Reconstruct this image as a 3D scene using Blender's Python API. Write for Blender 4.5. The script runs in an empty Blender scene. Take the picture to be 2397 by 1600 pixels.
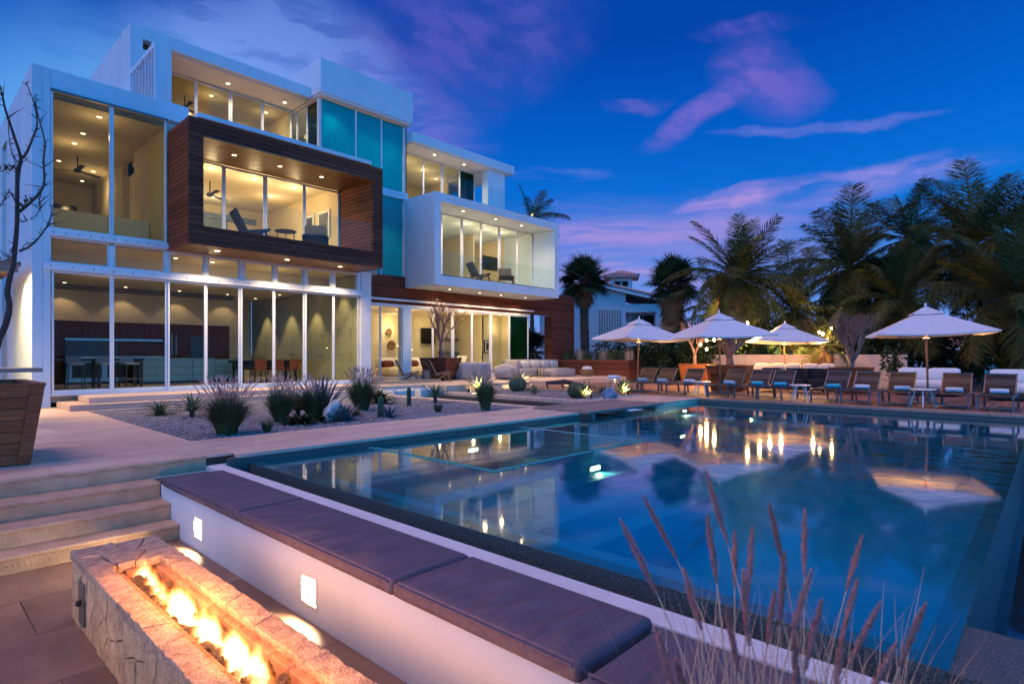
import bpy, bmesh, math, random
from mathutils import Vector, Matrix, Euler, noise as mnoise
S = bpy.context.scene
C = S.collection
R = math.radians
rng = random.Random(7)

# ------------------------------------------------------------------ camera
cam = bpy.data.objects.new('camera', bpy.data.cameras.new('camera'))
C.objects.link(cam)
cam.location = (0, 0, 1.25)
cam.rotation_euler = (R(90), 0, R(43.0 - 90))
cam.data.sensor_width = 36
cam.data.lens = 36 * 1360 / 2397
cam.data.shift_y = 30 / 2397
cam.data.clip_start = 0.05
cam.data.clip_end = 3000
cam.data.dof.use_dof = True
cam.data.dof.focus_distance = 13
cam.data.dof.aperture_fstop = 2.8
S.camera = cam

# ------------------------------------------------------------------ world: dusk sky with lit wisps of cloud
W = bpy.data.worlds.new('World')
S.world = W
W.use_nodes = True
nt = W.node_tree
for n in list(nt.nodes):
    nt.nodes.remove(n)
def wn(t, **k):
    n = nt.nodes.new(t)
    for a, b in k.items():
        setattr(n, a, b)
    return n
def wl(a, b):
    nt.links.new(a, b)
def wmath(op, a, b=None, c=None, clamp=False):
    n = wn('ShaderNodeMath', operation=op, use_clamp=clamp)
    for i, v in enumerate((a, b, c)):
        if v is None:
            continue
        if isinstance(v, (int, float)):
            n.inputs[i].default_value = v
        else:
            wl(v, n.inputs[i])
    return n.outputs[0]
def wmix(f, a, b, blend='MIX'):
    n = wn('ShaderNodeMix', data_type='RGBA', blend_type=blend)
    for s, v in ((n.inputs[0], f), (n.inputs[6], a), (n.inputs[7], b)):
        if isinstance(v, (int, float)):
            s.default_value = v
        elif isinstance(v, tuple):
            s.default_value = (*v, 1)
        else:
            wl(v, s)
    return n.outputs[2]
tc = wn('ShaderNodeTexCoord')
sep = wn('ShaderNodeSeparateXYZ')
wl(tc.outputs['Generated'], sep.inputs[0])
dx, dy, dz = sep.outputs
hor = wmath('SQRT', wmath('ADD', wmath('MULTIPLY', dx, dx), wmath('MULTIPLY', dy, dy)))
AZ = wmath('MULTIPLY', wmath('ARCTAN2', dy, dx), 57.2958)
EL = wmath('MULTIPLY', wmath('ARCTAN2', dz, hor), 57.2958)
ramp = wn('ShaderNodeValToRGB')
wl(wmath('DIVIDE', wmath('ADD', EL, 10), 100, clamp=True), ramp.inputs[0])
cr = ramp.color_ramp
stops = [(-10, (.10, .16, .36)), (0, (.22, .37, .86)), (6, (.085, .29, .82)), (13, (.004, .170, .70)), (20, (.001, .112, .58)),
         (28, (.001, .060, .41)), (55, (.001, .055, .38)), (90, (.001, .05, .35))]
while len(cr.elements) < len(stops):
    cr.elements.new(.5)
for e, (d, c) in zip(cr.elements, stops):
    e.position = (d + 10) / 100
    e.color = (*c, 1)
sky = ramp.outputs[0]
# afterglow: the sun has set to the left (-X)
dotw = wmath('ADD', wmath('MULTIPLY', dx, -.66), wmath('MULTIPLY', dy, -.75))
g = wmath('MULTIPLY', wmath('ADD', dotw, .85), 1 / 1.85, clamp=True)
g = wmath('POWER', g, 1.7)
fall = wmath('POWER', 2.718, wmath('MULTIPLY', wmath('ABSOLUTE', EL), -1 / 48))
sky = wmix(wmath('MULTIPLY', g, fall), sky, (.0, .80, 2.0), 'ADD')
# cloud texture space (degrees), warped
warp = wn('ShaderNodeTexNoise')
warp.inputs['Scale'].default_value = 5.5
warp.inputs['Detail'].default_value = 5
wl(tc.outputs['Generated'], warp.inputs['Vector'])
ws = wn('ShaderNodeSeparateColor')
wl(warp.outputs['Color'], ws.inputs[0])
AZw = wmath('ADD', AZ, wmath('MULTIPLY', wmath('SUBTRACT', ws.outputs[0], .5), 9))
ELw = wmath('ADD', EL, wmath('MULTIPLY', wmath('SUBTRACT', ws.outputs[1], .5), 4.2))
def streak(sx, sy, rot, seed, lo, hi):
    a = R(rot)
    u = wmath('ADD', wmath('MULTIPLY', AZw, math.cos(a) * sx), wmath('MULTIPLY', ELw, math.sin(a) * sx))
    v = wmath('ADD', wmath('MULTIPLY', AZw, -math.sin(a) * sy), wmath('MULTIPLY', ELw, math.cos(a) * sy))
    cb = wn('ShaderNodeCombineXYZ')
    wl(u, cb.inputs[0]); wl(v, cb.inputs[1]); cb.inputs[2].default_value = seed
    t = wn('ShaderNodeTexNoise')
    t.inputs['Scale'].default_value = 1
    t.inputs['Detail'].default_value = 7
    t.inputs['Roughness'].default_value = .58
    wl(cb.outputs[0], t.inputs['Vector'])
    m = wn('ShaderNodeMapRange', interpolation_type='SMOOTHSTEP')
    m.inputs[1].default_value = lo; m.inputs[2].default_value = hi
    wl(t.outputs[0], m.inputs[0])
    return m.outputs[0]
def blob(az, el, ra, re, rot=0, soft=1.0):
    a = R(rot)
    da = wmath('SUBTRACT', AZw, az); de = wmath('SUBTRACT', ELw, el)
    u = wmath('DIVIDE', wmath('ADD', wmath('MULTIPLY', da, math.cos(a)), wmath('MULTIPLY', de, math.sin(a))), ra)
    v = wmath('DIVIDE', wmath('ADD', wmath('MULTIPLY', da, -math.sin(a)), wmath('MULTIPLY', de, math.cos(a))), re)
    r2 = wmath('ADD', wmath('MULTIPLY', u, u), wmath('MULTIPLY', v, v))
    m = wn('ShaderNodeMapRange', interpolation_type='SMOOTHSTEP')
    m.inputs[1].default_value = 1.0; m.inputs[2].default_value = 1.0 - soft
    m.inputs[3].default_value = 0; m.inputs[4].default_value = 1
    wl(r2, m.inputs[0])
    return m.outputs[0]
fine = streak(.13, .62, 0, 3.1, .36, .68)
diag = streak(.20, .42, 22, 8.4, .36, .70)
lowb = streak(.05, .75, 2, 1.7, .36, .62)
def cloud(mask, tex, col, op):
    global sky
    f = wmath('MULTIPLY', wmath('MULTIPLY', mask, tex), op, clamp=True)
    sky = wmix(f, sky, col)
cloud(blob(31, 8.5, 26, 7.5), wmath('ADD', lowb, .40, clamp=True), (.30, .27, .72), .58)
cloud(blob(31, 11.6, 19, 1.6), wmath('ADD', lowb, .15, clamp=True), (.42, .29, .72), .68)
cloud(blob(32, 7.6, 15, 1.5), lowb, (.50, .33, .72), .65)
cloud(blob(15.5, 13.9, 15.5, 1.5, -3), wmath('ADD', fine, .05, clamp=True), (.36, .29, .76), .72)
cloud(blob(22.0, 14.3, 7.0, 1.0, -4), wmath('ADD', fine, .25, clamp=True), (.50, .31, .74), .75)
cloud(blob(15.5, 18.8, 9.5, .55, 5), wmath('ADD', fine, .15, clamp=True), (.16, .20, .70), .65)
cloud(blob(18.8, 23.4, 5.6, 3.9, 25), wmath('ADD', diag, .32, clamp=True), (.22, .145, .62), .62)
cloud(blob(24.6, 21.6, 7.4, 1.5, -20), wmath('ADD', diag, .35, clamp=True), (.25, .16, .64), .62)
cloud(blob(30.5, 23.0, 4.2, .85, 2), wmath('ADD', diag, .15, clamp=True), (.14, .13, .60), .7)
cloud(blob(20, 27.4, 6.5, .9, 4), wmath('ADD', diag, .1, clamp=True), (.12, .11, .56), .75)
cloud(blob(48, 27.5, 15, 7, -8), wmath('ADD', diag, .25, clamp=True), (.17, .14, .58), .40)
cloud(blob(54, 21.5, 10, 5, 20), wmath('ADD', fine, .1, clamp=True), (.18, .18, .64), .62)
cloud(blob(74, 15, 22, 14, 0), wmath('ADD', fine, .85, clamp=True), (.14, .42, .90), .85)
cloud(blob(65, 24, 15, 8, 0), wmath('ADD', fine, .6, clamp=True), (.22, .36, .90), .7)
cloud(blob(39, 17.2, 8, .8, 0), fine, (.14, .23, .74), .5)
bg = wn('ShaderNodeBackground')
bg.inputs['Strength'].default_value = 1.0
out = wn('ShaderNodeOutputWorld')
wl(sky, bg.inputs[0]); wl(bg.outputs[0], out.inputs[0])
W.cycles.sampling_method = 'MANUAL'
W.cycles.sample_map_resolution = 512

# ------------------------------------------------------------------ sun: the pink afterglow, very soft
sun = bpy.data.objects.new('sun', bpy.data.lights.new('sun', 'SUN'))
C.objects.link(sun)
sun.data.energy = 1.45
sun.data.angle = R(32)
sun.data.color = (1.0, .54, .44)
sdir = Vector((-.94, .34, 0)).normalized() * math.cos(R(66)) + Vector((0, 0, math.sin(R(66))))
sun.rotation_euler = sdir.to_track_quat('Z', 'Y').to_euler()

S.view_settings.view_transform = 'Standard'
S.view_settings.look = 'None'
S.view_settings.exposure = 0
S.view_settings.gamma = 1
cy = S.cycles
cy.use_denoising = True
cy.use_adaptive_sampling = True
cy.adaptive_threshold = .04
cy.max_bounces = 6
cy.diffuse_bounces = 2
cy.glossy_bounces = 4
cy.transmission_bounces = 4
cy.transparent_max_bounces = 16
cy.caustics_reflective = False
cy.caustics_refractive = False
cy.sample_clamp_indirect = 4
cy.sample_clamp_direct = 0

# ------------------------------------------------------------------ materials
def M(name, c1, c2=None, scale=5, rough=.6, bump=0., bscale=40, stretch=(1, 1, 1), metal=0, rnd=0., spec=.5, detail=6, bdist=.02, sheen=0, lo=.3, hi=.7, wave=None, coat=0):
    m = bpy.data.materials.new(name)
    m.use_nodes = True
    t = m.node_tree
    b = t.nodes['Principled BSDF']
    b.inputs['Roughness'].default_value = rough
    b.inputs['Metallic'].default_value = metal
    b.inputs['Specular IOR Level'].default_value = spec
    b.inputs['Coat Weight'].default_value = coat
    b.inputs['Base Color'].default_value = (*c1, 1)
    co = t.nodes.new('ShaderNodeTexCoord')
    mp = t.nodes.new('ShaderNodeMapping')
    mp.inputs['Scale'].default_value = stretch
    t.links.new(co.outputs['Object'], mp.inputs[0])
    if rnd:
        oi = t.nodes.new('ShaderNodeObjectInfo')
        va = t.nodes.new('ShaderNodeVectorMath'); va.operation = 'SCALE'
        cx = t.nodes.new('ShaderNodeCombineXYZ')
        for i in range(3):
            t.links.new(oi.outputs['Random'], cx.inputs[i])
        t.links.new(cx.outputs[0], va.inputs[0]); va.inputs['Scale'].default_value = 37
        t.links.new(va.outputs[0], mp.inputs['Location'])
    col = None
    if c2 is not None:
        n = t.nodes.new('ShaderNodeTexNoise')
        n.inputs['Scale'].default_value = scale
        n.inputs['Detail'].default_value = detail
        n.inputs['Roughness'].default_value = .6
        t.links.new(mp.outputs[0], n.inputs['Vector'])
        r = t.nodes.new('ShaderNodeMapRange')
        r.inputs[1].default_value = lo; r.inputs[2].default_value = hi
        t.links.new(n.outputs[0], r.inputs[0])
        mx = t.nodes.new('ShaderNodeMix'); mx.data_type = 'RGBA'
        t.links.new(r.outputs[0], mx.inputs[0])
        mx.inputs[6].default_value = (*c1, 1); mx.inputs[7].default_value = (*c2, 1)
        col = mx.outputs[2]
    if rnd:
        h = t.nodes.new('ShaderNodeHueSaturation')
        mr = t.nodes.new('ShaderNodeMapRange')
        mr.inputs[3].default_value = 1 - rnd; mr.inputs[4].default_value = 1 + rnd
        t.links.new(oi.outputs['Random'], mr.inputs[0])
        t.links.new(mr.outputs[0], h.inputs['Value'])
        if col is not None:
            t.links.new(col, h.inputs['Color'])
        else:
            h.inputs['Color'].default_value = (*c1, 1)
        col = h.outputs[0]
    if col is not None:
        t.links.new(col, b.inputs['Base Color'])
    if bump:
        n2 = t.nodes.new('ShaderNodeTexNoise')
        n2.inputs['Scale'].default_value = bscale
        n2.inputs['Detail'].default_value = 5
        t.links.new(mp.outputs[0], n2.inputs['Vector'])
        bp = t.nodes.new('ShaderNodeBump')
        bp.inputs['Strength'].default_value = bump
        bp.inputs['Distance'].default_value = bdist
        t.links.new(n2.outputs[0], bp.inputs['Height'])
        t.links.new(bp.outputs[0], b.inputs['Normal'])
    return m
def emis(name, col, strength):
    m = bpy.data.materials.new(name)
    m.use_nodes = True
    b = m.node_tree.nodes['Principled BSDF']
    b.inputs['Base Color'].default_value = (*[min(1, c) for c in col], 1)
    b.inputs['Emission Color'].default_value = (*col, 1)
    b.inputs['Emission Strength'].default_value = strength
    return m
def glass(name, tint=(.93, .97, .95), ior=1.5, refl=1.0, rough=0.0, diffuse=None, dmix=0.0):
    """thin architectural glazing: tinted see-through plus fresnel reflection"""
    m = bpy.data.materials.new(name)
    m.use_nodes = True
    t = m.node_tree
    t.nodes.remove(t.nodes['Principled BSDF'])
    o = t.nodes['Material Output']
    tr = t.nodes.new('ShaderNodeBsdfTransparent'); tr.inputs[0].default_value = (*tint, 1)
    gl = t.nodes.new('ShaderNodeBsdfGlossy'); gl.inputs['Roughness'].default_value = rough
    fr = t.nodes.new('ShaderNodeFresnel'); fr.inputs[0].default_value = ior
    ge = t.nodes.new('ShaderNodeNewGeometry')
    # keep the fresnel curve the same when a ray leaves the pane through its back
    mx = t.nodes.new('ShaderNodeMixShader')
    fm = t.nodes.new('ShaderNodeMath'); fm.operation = 'MULTIPLY'; fm.inputs[1].default_value = refl
    inv = t.nodes.new('ShaderNodeMath'); inv.operation = 'SUBTRACT'; inv.inputs[0].default_value = 1
    t.links.new(ge.outputs['Backfacing'], inv.inputs[1])
    f2 = t.nodes.new('ShaderNodeMath'); f2.operation = 'MULTIPLY'
    t.links.new(fr.outputs[0], fm.inputs[0]); t.links.new(fm.outputs[0], f2.inputs[0]); t.links.new(inv.outputs[0], f2.inputs[1])
    t.links.new(f2.outputs[0], mx.inputs[0])
    base = tr.outputs[0]
    if diffuse:
        d = t.nodes.new('ShaderNodeBsdfDiffuse'); d.inputs[0].default_value = (*diffuse, 1)
        tl = t.nodes.new('ShaderNodeBsdfTranslucent'); tl.inputs[0].default_value = (*diffuse, 1)
        ad = t.nodes.new('ShaderNodeMixShader'); ad.inputs[0].default_value = .45
        t.links.new(d.outputs[0], ad.inputs[1]); t.links.new(tl.outputs[0], ad.inputs[2])
        mm = t.nodes.new('ShaderNodeMixShader'); mm.inputs[0].default_value = dmix
        t.links.new(base, mm.inputs[1]); t.links.new(ad.outputs[0], mm.inputs[2])
        base = mm.outputs[0]
    t.links.new(base, mx.inputs[1]); t.links.new(gl.outputs[0], mx.inputs[2])
    t.links.new(mx.outputs[0], o.inputs[0])
    return m
def water(name, tint, rip=.35, scale=(2.2, 2.2, 1), dist=.02, rough=.02, body=None, bmix=0, farrough=0):
    m = glass(name, tint, 1.40, 1.45, rough, body, bmix)
    t = m.node_tree
    co = t.nodes.new('ShaderNodeTexCoord')
    mp = t.nodes.new('ShaderNodeMapping'); mp.inputs['Scale'].default_value = scale
    n1 = t.nodes.new('ShaderNodeTexNoise'); n1.inputs['Scale'].default_value = 1; n1.inputs['Detail'].default_value = 2
    n2 = t.nodes.new('ShaderNodeTexNoise'); n2.inputs['Scale'].default_value = 6.5; n2.inputs['Detail'].default_value = 2
    ad = t.nodes.new('ShaderNodeMath'); ad.operation = 'MULTIPLY_ADD'; ad.inputs[1].default_value = .16
    bp = t.nodes.new('ShaderNodeBump'); bp.inputs['Strength'].default_value = rip; bp.inputs['Distance'].default_value = dist
    t.links.new(co.outputs['Object'], mp.inputs[0])
    t.links.new(mp.outputs[0], n1.inputs['Vector']); t.links.new(mp.outputs[0], n2.inputs['Vector'])
    t.links.new(n2.outputs[0], ad.inputs[0]); t.links.new(n1.outputs[0], ad.inputs[2])
    t.links.new(ad.outputs[0], bp.inputs['Height'])
    sx = t.nodes.new('ShaderNodeSeparateXYZ'); t.links.new(co.outputs['Object'], sx.inputs[0])
    wr = t.nodes.new('ShaderNodeMapRange'); wr.inputs[1].default_value = 5.5; wr.inputs[2].default_value = 12.5; wr.inputs[3].default_value = dist * .6; wr.inputs[4].default_value = dist * 3.2
    t.links.new(sx.outputs[0], wr.inputs[0]); t.links.new(wr.outputs[0], bp.inputs['Distance'])
    rw = t.nodes.new('ShaderNodeMapRange'); rw.inputs[1].default_value = 5.5; rw.inputs[2].default_value = 9.0; rw.inputs[3].default_value = rough; rw.inputs[4].default_value = rough + farrough
    t.links.new(sx.outputs[0], rw.inputs[0])
    for n in list(t.nodes):
        if n.bl_idname == 'ShaderNodeBsdfGlossy': t.links.new(rw.outputs[0], n.inputs['Roughness'])
        if n.bl_idname in ('ShaderNodeBsdfGlossy', 'ShaderNodeFresnel'):
            t.links.new(bp.outputs[0], n.inputs['Normal'])
    return m

MAT = dict(
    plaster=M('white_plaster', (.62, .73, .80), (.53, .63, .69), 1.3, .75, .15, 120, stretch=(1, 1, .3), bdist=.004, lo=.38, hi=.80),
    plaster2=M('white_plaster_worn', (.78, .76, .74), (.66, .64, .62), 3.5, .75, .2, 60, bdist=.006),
    soffit=M('soffit_plaster', (.78, .74, .68), (.74, .70, .64), 3, .8),
    frame=M('white_aluminium', (.78, .78, .80), (.70, .70, .72), 9, .35, spec=.5),
    room=M('cream_wall', (.78, .66, .45), (.74, .62, .42), 1.5, .8),
    room2=M('beige_wall', (.55, .47, .34), (.50, .43, .31), 1.5, .8),
    room3=M('yellow_cream_wall', (.76, .69, .46), (.72, .65, .42), 1.5, .8),
    ceil=M('ceiling_white', (.76, .68, .52), None, 1, .85),
    bluewall=M('slate_blue_wall', (.20, .25, .30), (.17, .21, .26), 2, .7),
    floor_in=M('honed_cream_floor', (.46, .36, .25), (.38, .29, .20), 2, .35),
    cabinet=M('reddish_brown_cabinet', (.150, .046, .028), (.10, .03, .019), 3, .65, stretch=(6, 6, .6), spec=.12),
    dark=M('dark_lacquer', (.018, .018, .020), (.03, .03, .03), 5, .4),
    steel=M('brushed_steel', (.38, .40, .42), (.28, .30, .32), 30, .28, metal=1, stretch=(1, 1, 12)),
    teal_front=M('pale_teal_lacquer', (.26, .42, .42), (.20, .34, .35), 2, .25),
    green_panel=M('olive_concrete_panel', (.40, .39, .22), (.33, .33, .19), 2.5, .55, rnd=.06),
    clad=M('dark_stained_cladding', (.205, .064, .036), (.100, .032, .019), 7, .6, .35, 30, stretch=(.5, 6, 6), rnd=.28, bdist=.004, spec=.12),
    cladlite=M('oiled_soffit_boards', (.22, .105, .040), (.13, .055, .020), 7, .45, .25, 30, stretch=(.4, 6, 6), rnd=.18, bdist=.004),
    cladv=M('stained_planter_boards', (.300, .105, .038), (.130, .042, .018), 5, .55, .4, 24, stretch=(.6, .6, 7), rnd=.22, bdist=.004, spec=.25),
    deckw=M('weathered_deck_board', (.300, .150, .095), (.165, .080, .055), 6, .6, .4, 30, stretch=(.35, 7, 7), rnd=.20, bdist=.004),
    bridgew=M('grey_brown_bridge_plank', (.34, .25, .21), (.18, .12, .095), 6, .65, .5, 30, stretch=(.35, 8, 8), rnd=.16, bdist=.004),
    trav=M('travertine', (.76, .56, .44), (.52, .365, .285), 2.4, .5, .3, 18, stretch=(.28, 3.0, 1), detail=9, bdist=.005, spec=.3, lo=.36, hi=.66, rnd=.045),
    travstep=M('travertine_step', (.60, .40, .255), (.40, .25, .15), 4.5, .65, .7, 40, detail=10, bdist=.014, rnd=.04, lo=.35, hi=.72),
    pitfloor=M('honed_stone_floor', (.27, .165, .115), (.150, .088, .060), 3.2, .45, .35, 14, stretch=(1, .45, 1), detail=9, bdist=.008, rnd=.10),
    mosaic=M('dark_green_mosaic', (.035, .055, .055), (.14, .15, .13), 90, .35, .9, 110, bdist=.012, lo=.42, hi=.62, spec=.6),
    basin=M('pool_basin_tile', (.003, .30, .42), (.006, .36, .48), 40, .5),
    ledge=M('pool_ledge_mosaic', (.040, .36, .48), (.025, .28, .40), 60, .6, lo=.4, hi=.6),
    spatile=M('spa_tile', (.16, .38, .36), (.11, .30, .32), 50, .5),
    channel=M('dark_channel_stone', (.085, .080, .085), (.05, .05, .055), 8, .35, .3, 30),
    cushion=M('charcoal_canvas', (.150, .118, .148), (.115, .090, .115), 5, .85, .6, 6, stretch=(.35, 3.2, 1), bdist=.035, spec=.2),
    cushw=M('grey_lilac_upholstery', (.40, .355, .35), (.34, .30, .30), 20, .9, .15, 200, bdist=.002, spec=.2),
    pillow=M('pale_pillow', (.62, .56, .54), (.55, .49, .47), 14, .9, .2, 60, bdist=.004, spec=.2),
    white_fab=M('white_canvas', (.80, .78, .76), (.74, .72, .70), 8, .9, .1, 30, bdist=.006, spec=.2),
    umb=M('off_white_canopy', (.72, .69, .70), (.66, .63, .64), 6, .9, .12, 22, bdist=.01, spec=.2),
    sling=M('dark_sling_mesh', (.022, .018, .020), (.016, .013, .015), 60, .8, .3, 200, bdist=.002),
    alu=M('grey_aluminium', (.16, .155, .17), (.12, .115, .125), 10, .4, metal=.4),
    teak=M('teak', (.36, .17, .07), (.24, .10, .04), 9, .5, .2, 30, stretch=(5, 5, .5), bdist=.003),
    wicker=M('woven_rope', (.075, .062, .066), (.042, .035, .038), 60, .8, .6, 80, bdist=.006),
    white_paint=M('white_paint', (.80, .80, .82), None, 1, .4),
    towel_w=M('white_towel', (.72, .74, .80), (.62, .64, .70), 40, .95, .4, 90, bdist=.006),
    towel_b=M('turquoise_towel', (.05, .50, .62), (.04, .42, .54), 40, .95, .4, 90, bdist=.006),
    stone=M('cantera_stone', (.62, .45, .28), (.36, .25, .15), 9, .9, .9, 45, detail=10, rnd=.14, bdist=.018, lo=.34, hi=.66),
    rim=M('cantera_rim_stone', (.54, .41, .30), (.32, .23, .165), 16, .9, 1.0, 70, detail=10, rnd=.10, bdist=.022, lo=.36, hi=.62),
    mortar=M('mortar', (.16, .11, .08), (.10, .07, .05), 20, .9, .6, 50),
    brick=M('refractory_brick', (.34, .16, .10), (.22, .10, .06), 10, .85, .5, 40, rnd=.2),
    lava=M('lava_rock', (.035, .026, .021), (.075, .05, .036), 9, .9, 1.0, 20, rnd=.3, bdist=.03),
    gravel=M('garden_pebble', (.36, .34, .36), (.20, .18, .19), 9, .8, rnd=.0, detail=3, lo=.35, hi=.65),
    gravel_bed=M('gravel_bed', (.23, .21, .22), (.09, .08, .085), 32, .9, 1.0, 34, detail=4, bdist=.05, lo=.4, hi=.6),
    gravel_w=M('pale_pebble', (.60, .52, .44), (.40, .34, .29), 9, .8, detail=3, lo=.35, hi=.65),
    soil=M('ground', (.10, .075, .06), (.06, .05, .04), 1.3, .95, .5, 8),
    rock=M('garden_boulder', (.62, .58, .56), (.34, .31, .30), 5, .8, .8, 12, bdist=.03),
    rockb=M('blue_boulder', (.20, .27, .38), (.12, .17, .26), 5, .7, .8, 12, bdist=.03),
    bark=M('branch_bark', (.085, .055, .048), (.045, .030, .026), 14, .85, .8, 30),
    barkl=M('pale_twig_bark', (.30, .19, .15), (.18, .11, .085), 14, .85, .6, 30),
    ptrunk=M('palm_trunk_fibre', (.10, .075, .055), (.05, .036, .026), 12, .9, 1.0, 18, stretch=(1, 1, 2.5), bdist=.03),
    frond=M('coconut_frond', (.042, .064, .018), (.085, .082, .024), 1.6, .6, rnd=.35, spec=.10),
    fan=M('fan_palm_leaf', (.026, .058, .026), (.018, .040, .020), 2.5, .5, rnd=.25, spec=.25),
    thatch=M('dry_palm_skirt', (.20, .12, .055), (.11, .065, .03), 4, .85, rnd=.25),
    grass=M('fountain_grass', (.095, .115, .035), (.050, .070, .022), 5, .7, rnd=.12),
    grassdry=M('dry_grass', (.56, .40, .27), (.38, .26, .17), 6, .8, rnd=.15),
    seed=M('seed_head', (.78, .40, .36), (.56, .28, .24), 20, .9, 1.0, 90, bdist=.01, rnd=.15),
    yucca=M('yucca_leaf', (.155, .190, .095), (.080, .115, .060), 8, .55, rnd=.15, spec=.35),
    agave=M('blue_agave_leaf', (.055, .115, .135), (.040, .085, .105), 5, .5, rnd=.1, spec=.35),
    cactus=M('cactus_skin', (.055, .095, .050), (.040, .070, .036), 6, .6, .4, 60, bdist=.005),
    hedge=M('hedge_leaf', (.020, .042, .014), (.036, .060, .018), 3, .5, rnd=.2, spec=.2),
    orange=M('orange_succulent', (.30, .14, .04), (.12, .13, .04), 9, .6),
    screen=M('black_screen', (.006, .006, .008), None, 1, .12),
    picture=M('dark_blue_canvas', (.020, .050, .100), (.05, .03, .035), 3, .4),
    basket=M('rattan', (.26, .15, .07), (.15, .085, .04), 40, .8, .8, 60),
    tile_roof=M('clay_roof_tile', (.50, .34, .30), (.34, .21, .18), 5, .8, rnd=.2),
    stucco=M('neighbour_stucco', (.70, .70, .74), (.62, .62, .66), 2.5, .8, .2, 40),
    wallp=M('beige_block_wall', (.46, .37, .335), (.40, .32, .29), 3, .85, .3, 30, rnd=.04),
    bronze=M('bronze_fitting', (.05, .04, .035), None, 1, .5, metal=.8),
    grey_metal=M('grey_steel_plate', (.16, .155, .15), (.12, .115, .11), 10, .5, metal=.5),
    wire=M('black_cable', (.012, .012, .012), None, 1, .6),
    clear=glass('clear_glass', (.95, .96, .92), refl=.22),
    dimglass=glass('bronze_tinted_glass', (.82, .81, .70), refl=.3),
    rail=glass('railing_glass', (.93, .97, .96), refl=.8),
    tealg=glass('teal_glass', (.05, .60, .66), refl=1.2, diffuse=(.01, .50, .60), dmix=.75),
    darkteal=glass('dark_teal_glass', (.06, .22, .20), refl=1.0),
    spaglass=glass('spa_glass_edge', (.55, .92, .92), refl=.7),
    lamp=emis('warm_lamp', (1.0, .80, .48), 14),
    lampw=emis('warm_lamp_soft', (1.0, .78, .46), 6),
    wall_lamp=emis('recessed_wall_lamp', (1.0, .80, .48), 3.6),
    bulb=emis('string_bulb', (1.0, .58, .20), 60),
    ledstrip=emis('led_strip', (1.0, .74, .36), 8),
)
MAT['pool_water'] = water('pool_water', (.42, .84, .93), .9, (2.8, 2.8, 1), .03, .05, (.0, .40, .56), .30, .15)
MAT['rill_water'] = water('rill_water', (.55, .65, .70), .3, (3, 3, 1), .012, .02)

# ------------------------------------------------------------------ helpers
WM = {}
def link(o, parent=None, world=None):
    C.objects.link(o)
    w = world if world is not None else Matrix.Identity(4)
    if parent is not None:
        o.parent = parent
        o.matrix_parent_inverse = WM[parent.name].inverted()
    WM[o.name] = w
    return o
def tag(o, label=None, cat=None, group=None, kind=None):
    if label: o['label'] = label
    if cat: o['category'] = cat
    if group: o['group'] = group
    if kind: o['kind'] = kind
    return o
def thing(name, label, cat, loc=(0, 0, 0), rz=0, group=None):
    o = bpy.data.objects.new(name, None)
    o.location = loc; o.rotation_euler = (0, 0, rz)
    o.empty_display_size = .2
    link(o, None, Matrix.Translation(loc) @ Matrix.Rotation(rz, 4, 'Z'))
    return tag(o, label, cat, group)
def copy_tree(o, parent=None):
    c = o.copy()
    C.objects.link(c)
    if parent is not None:
        c.parent = parent
    for ch in list(o.children):
        copy_tree(ch, c)
    return c
def put(o, loc, rz=0, sc=1.0, label=None, group=None):
    o.location = loc
    o.rotation_euler = (0, 0, rz)
    o.scale = (sc, sc, sc)
    if label: o['label'] = label
    if group: o['group'] = group
    return o
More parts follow.
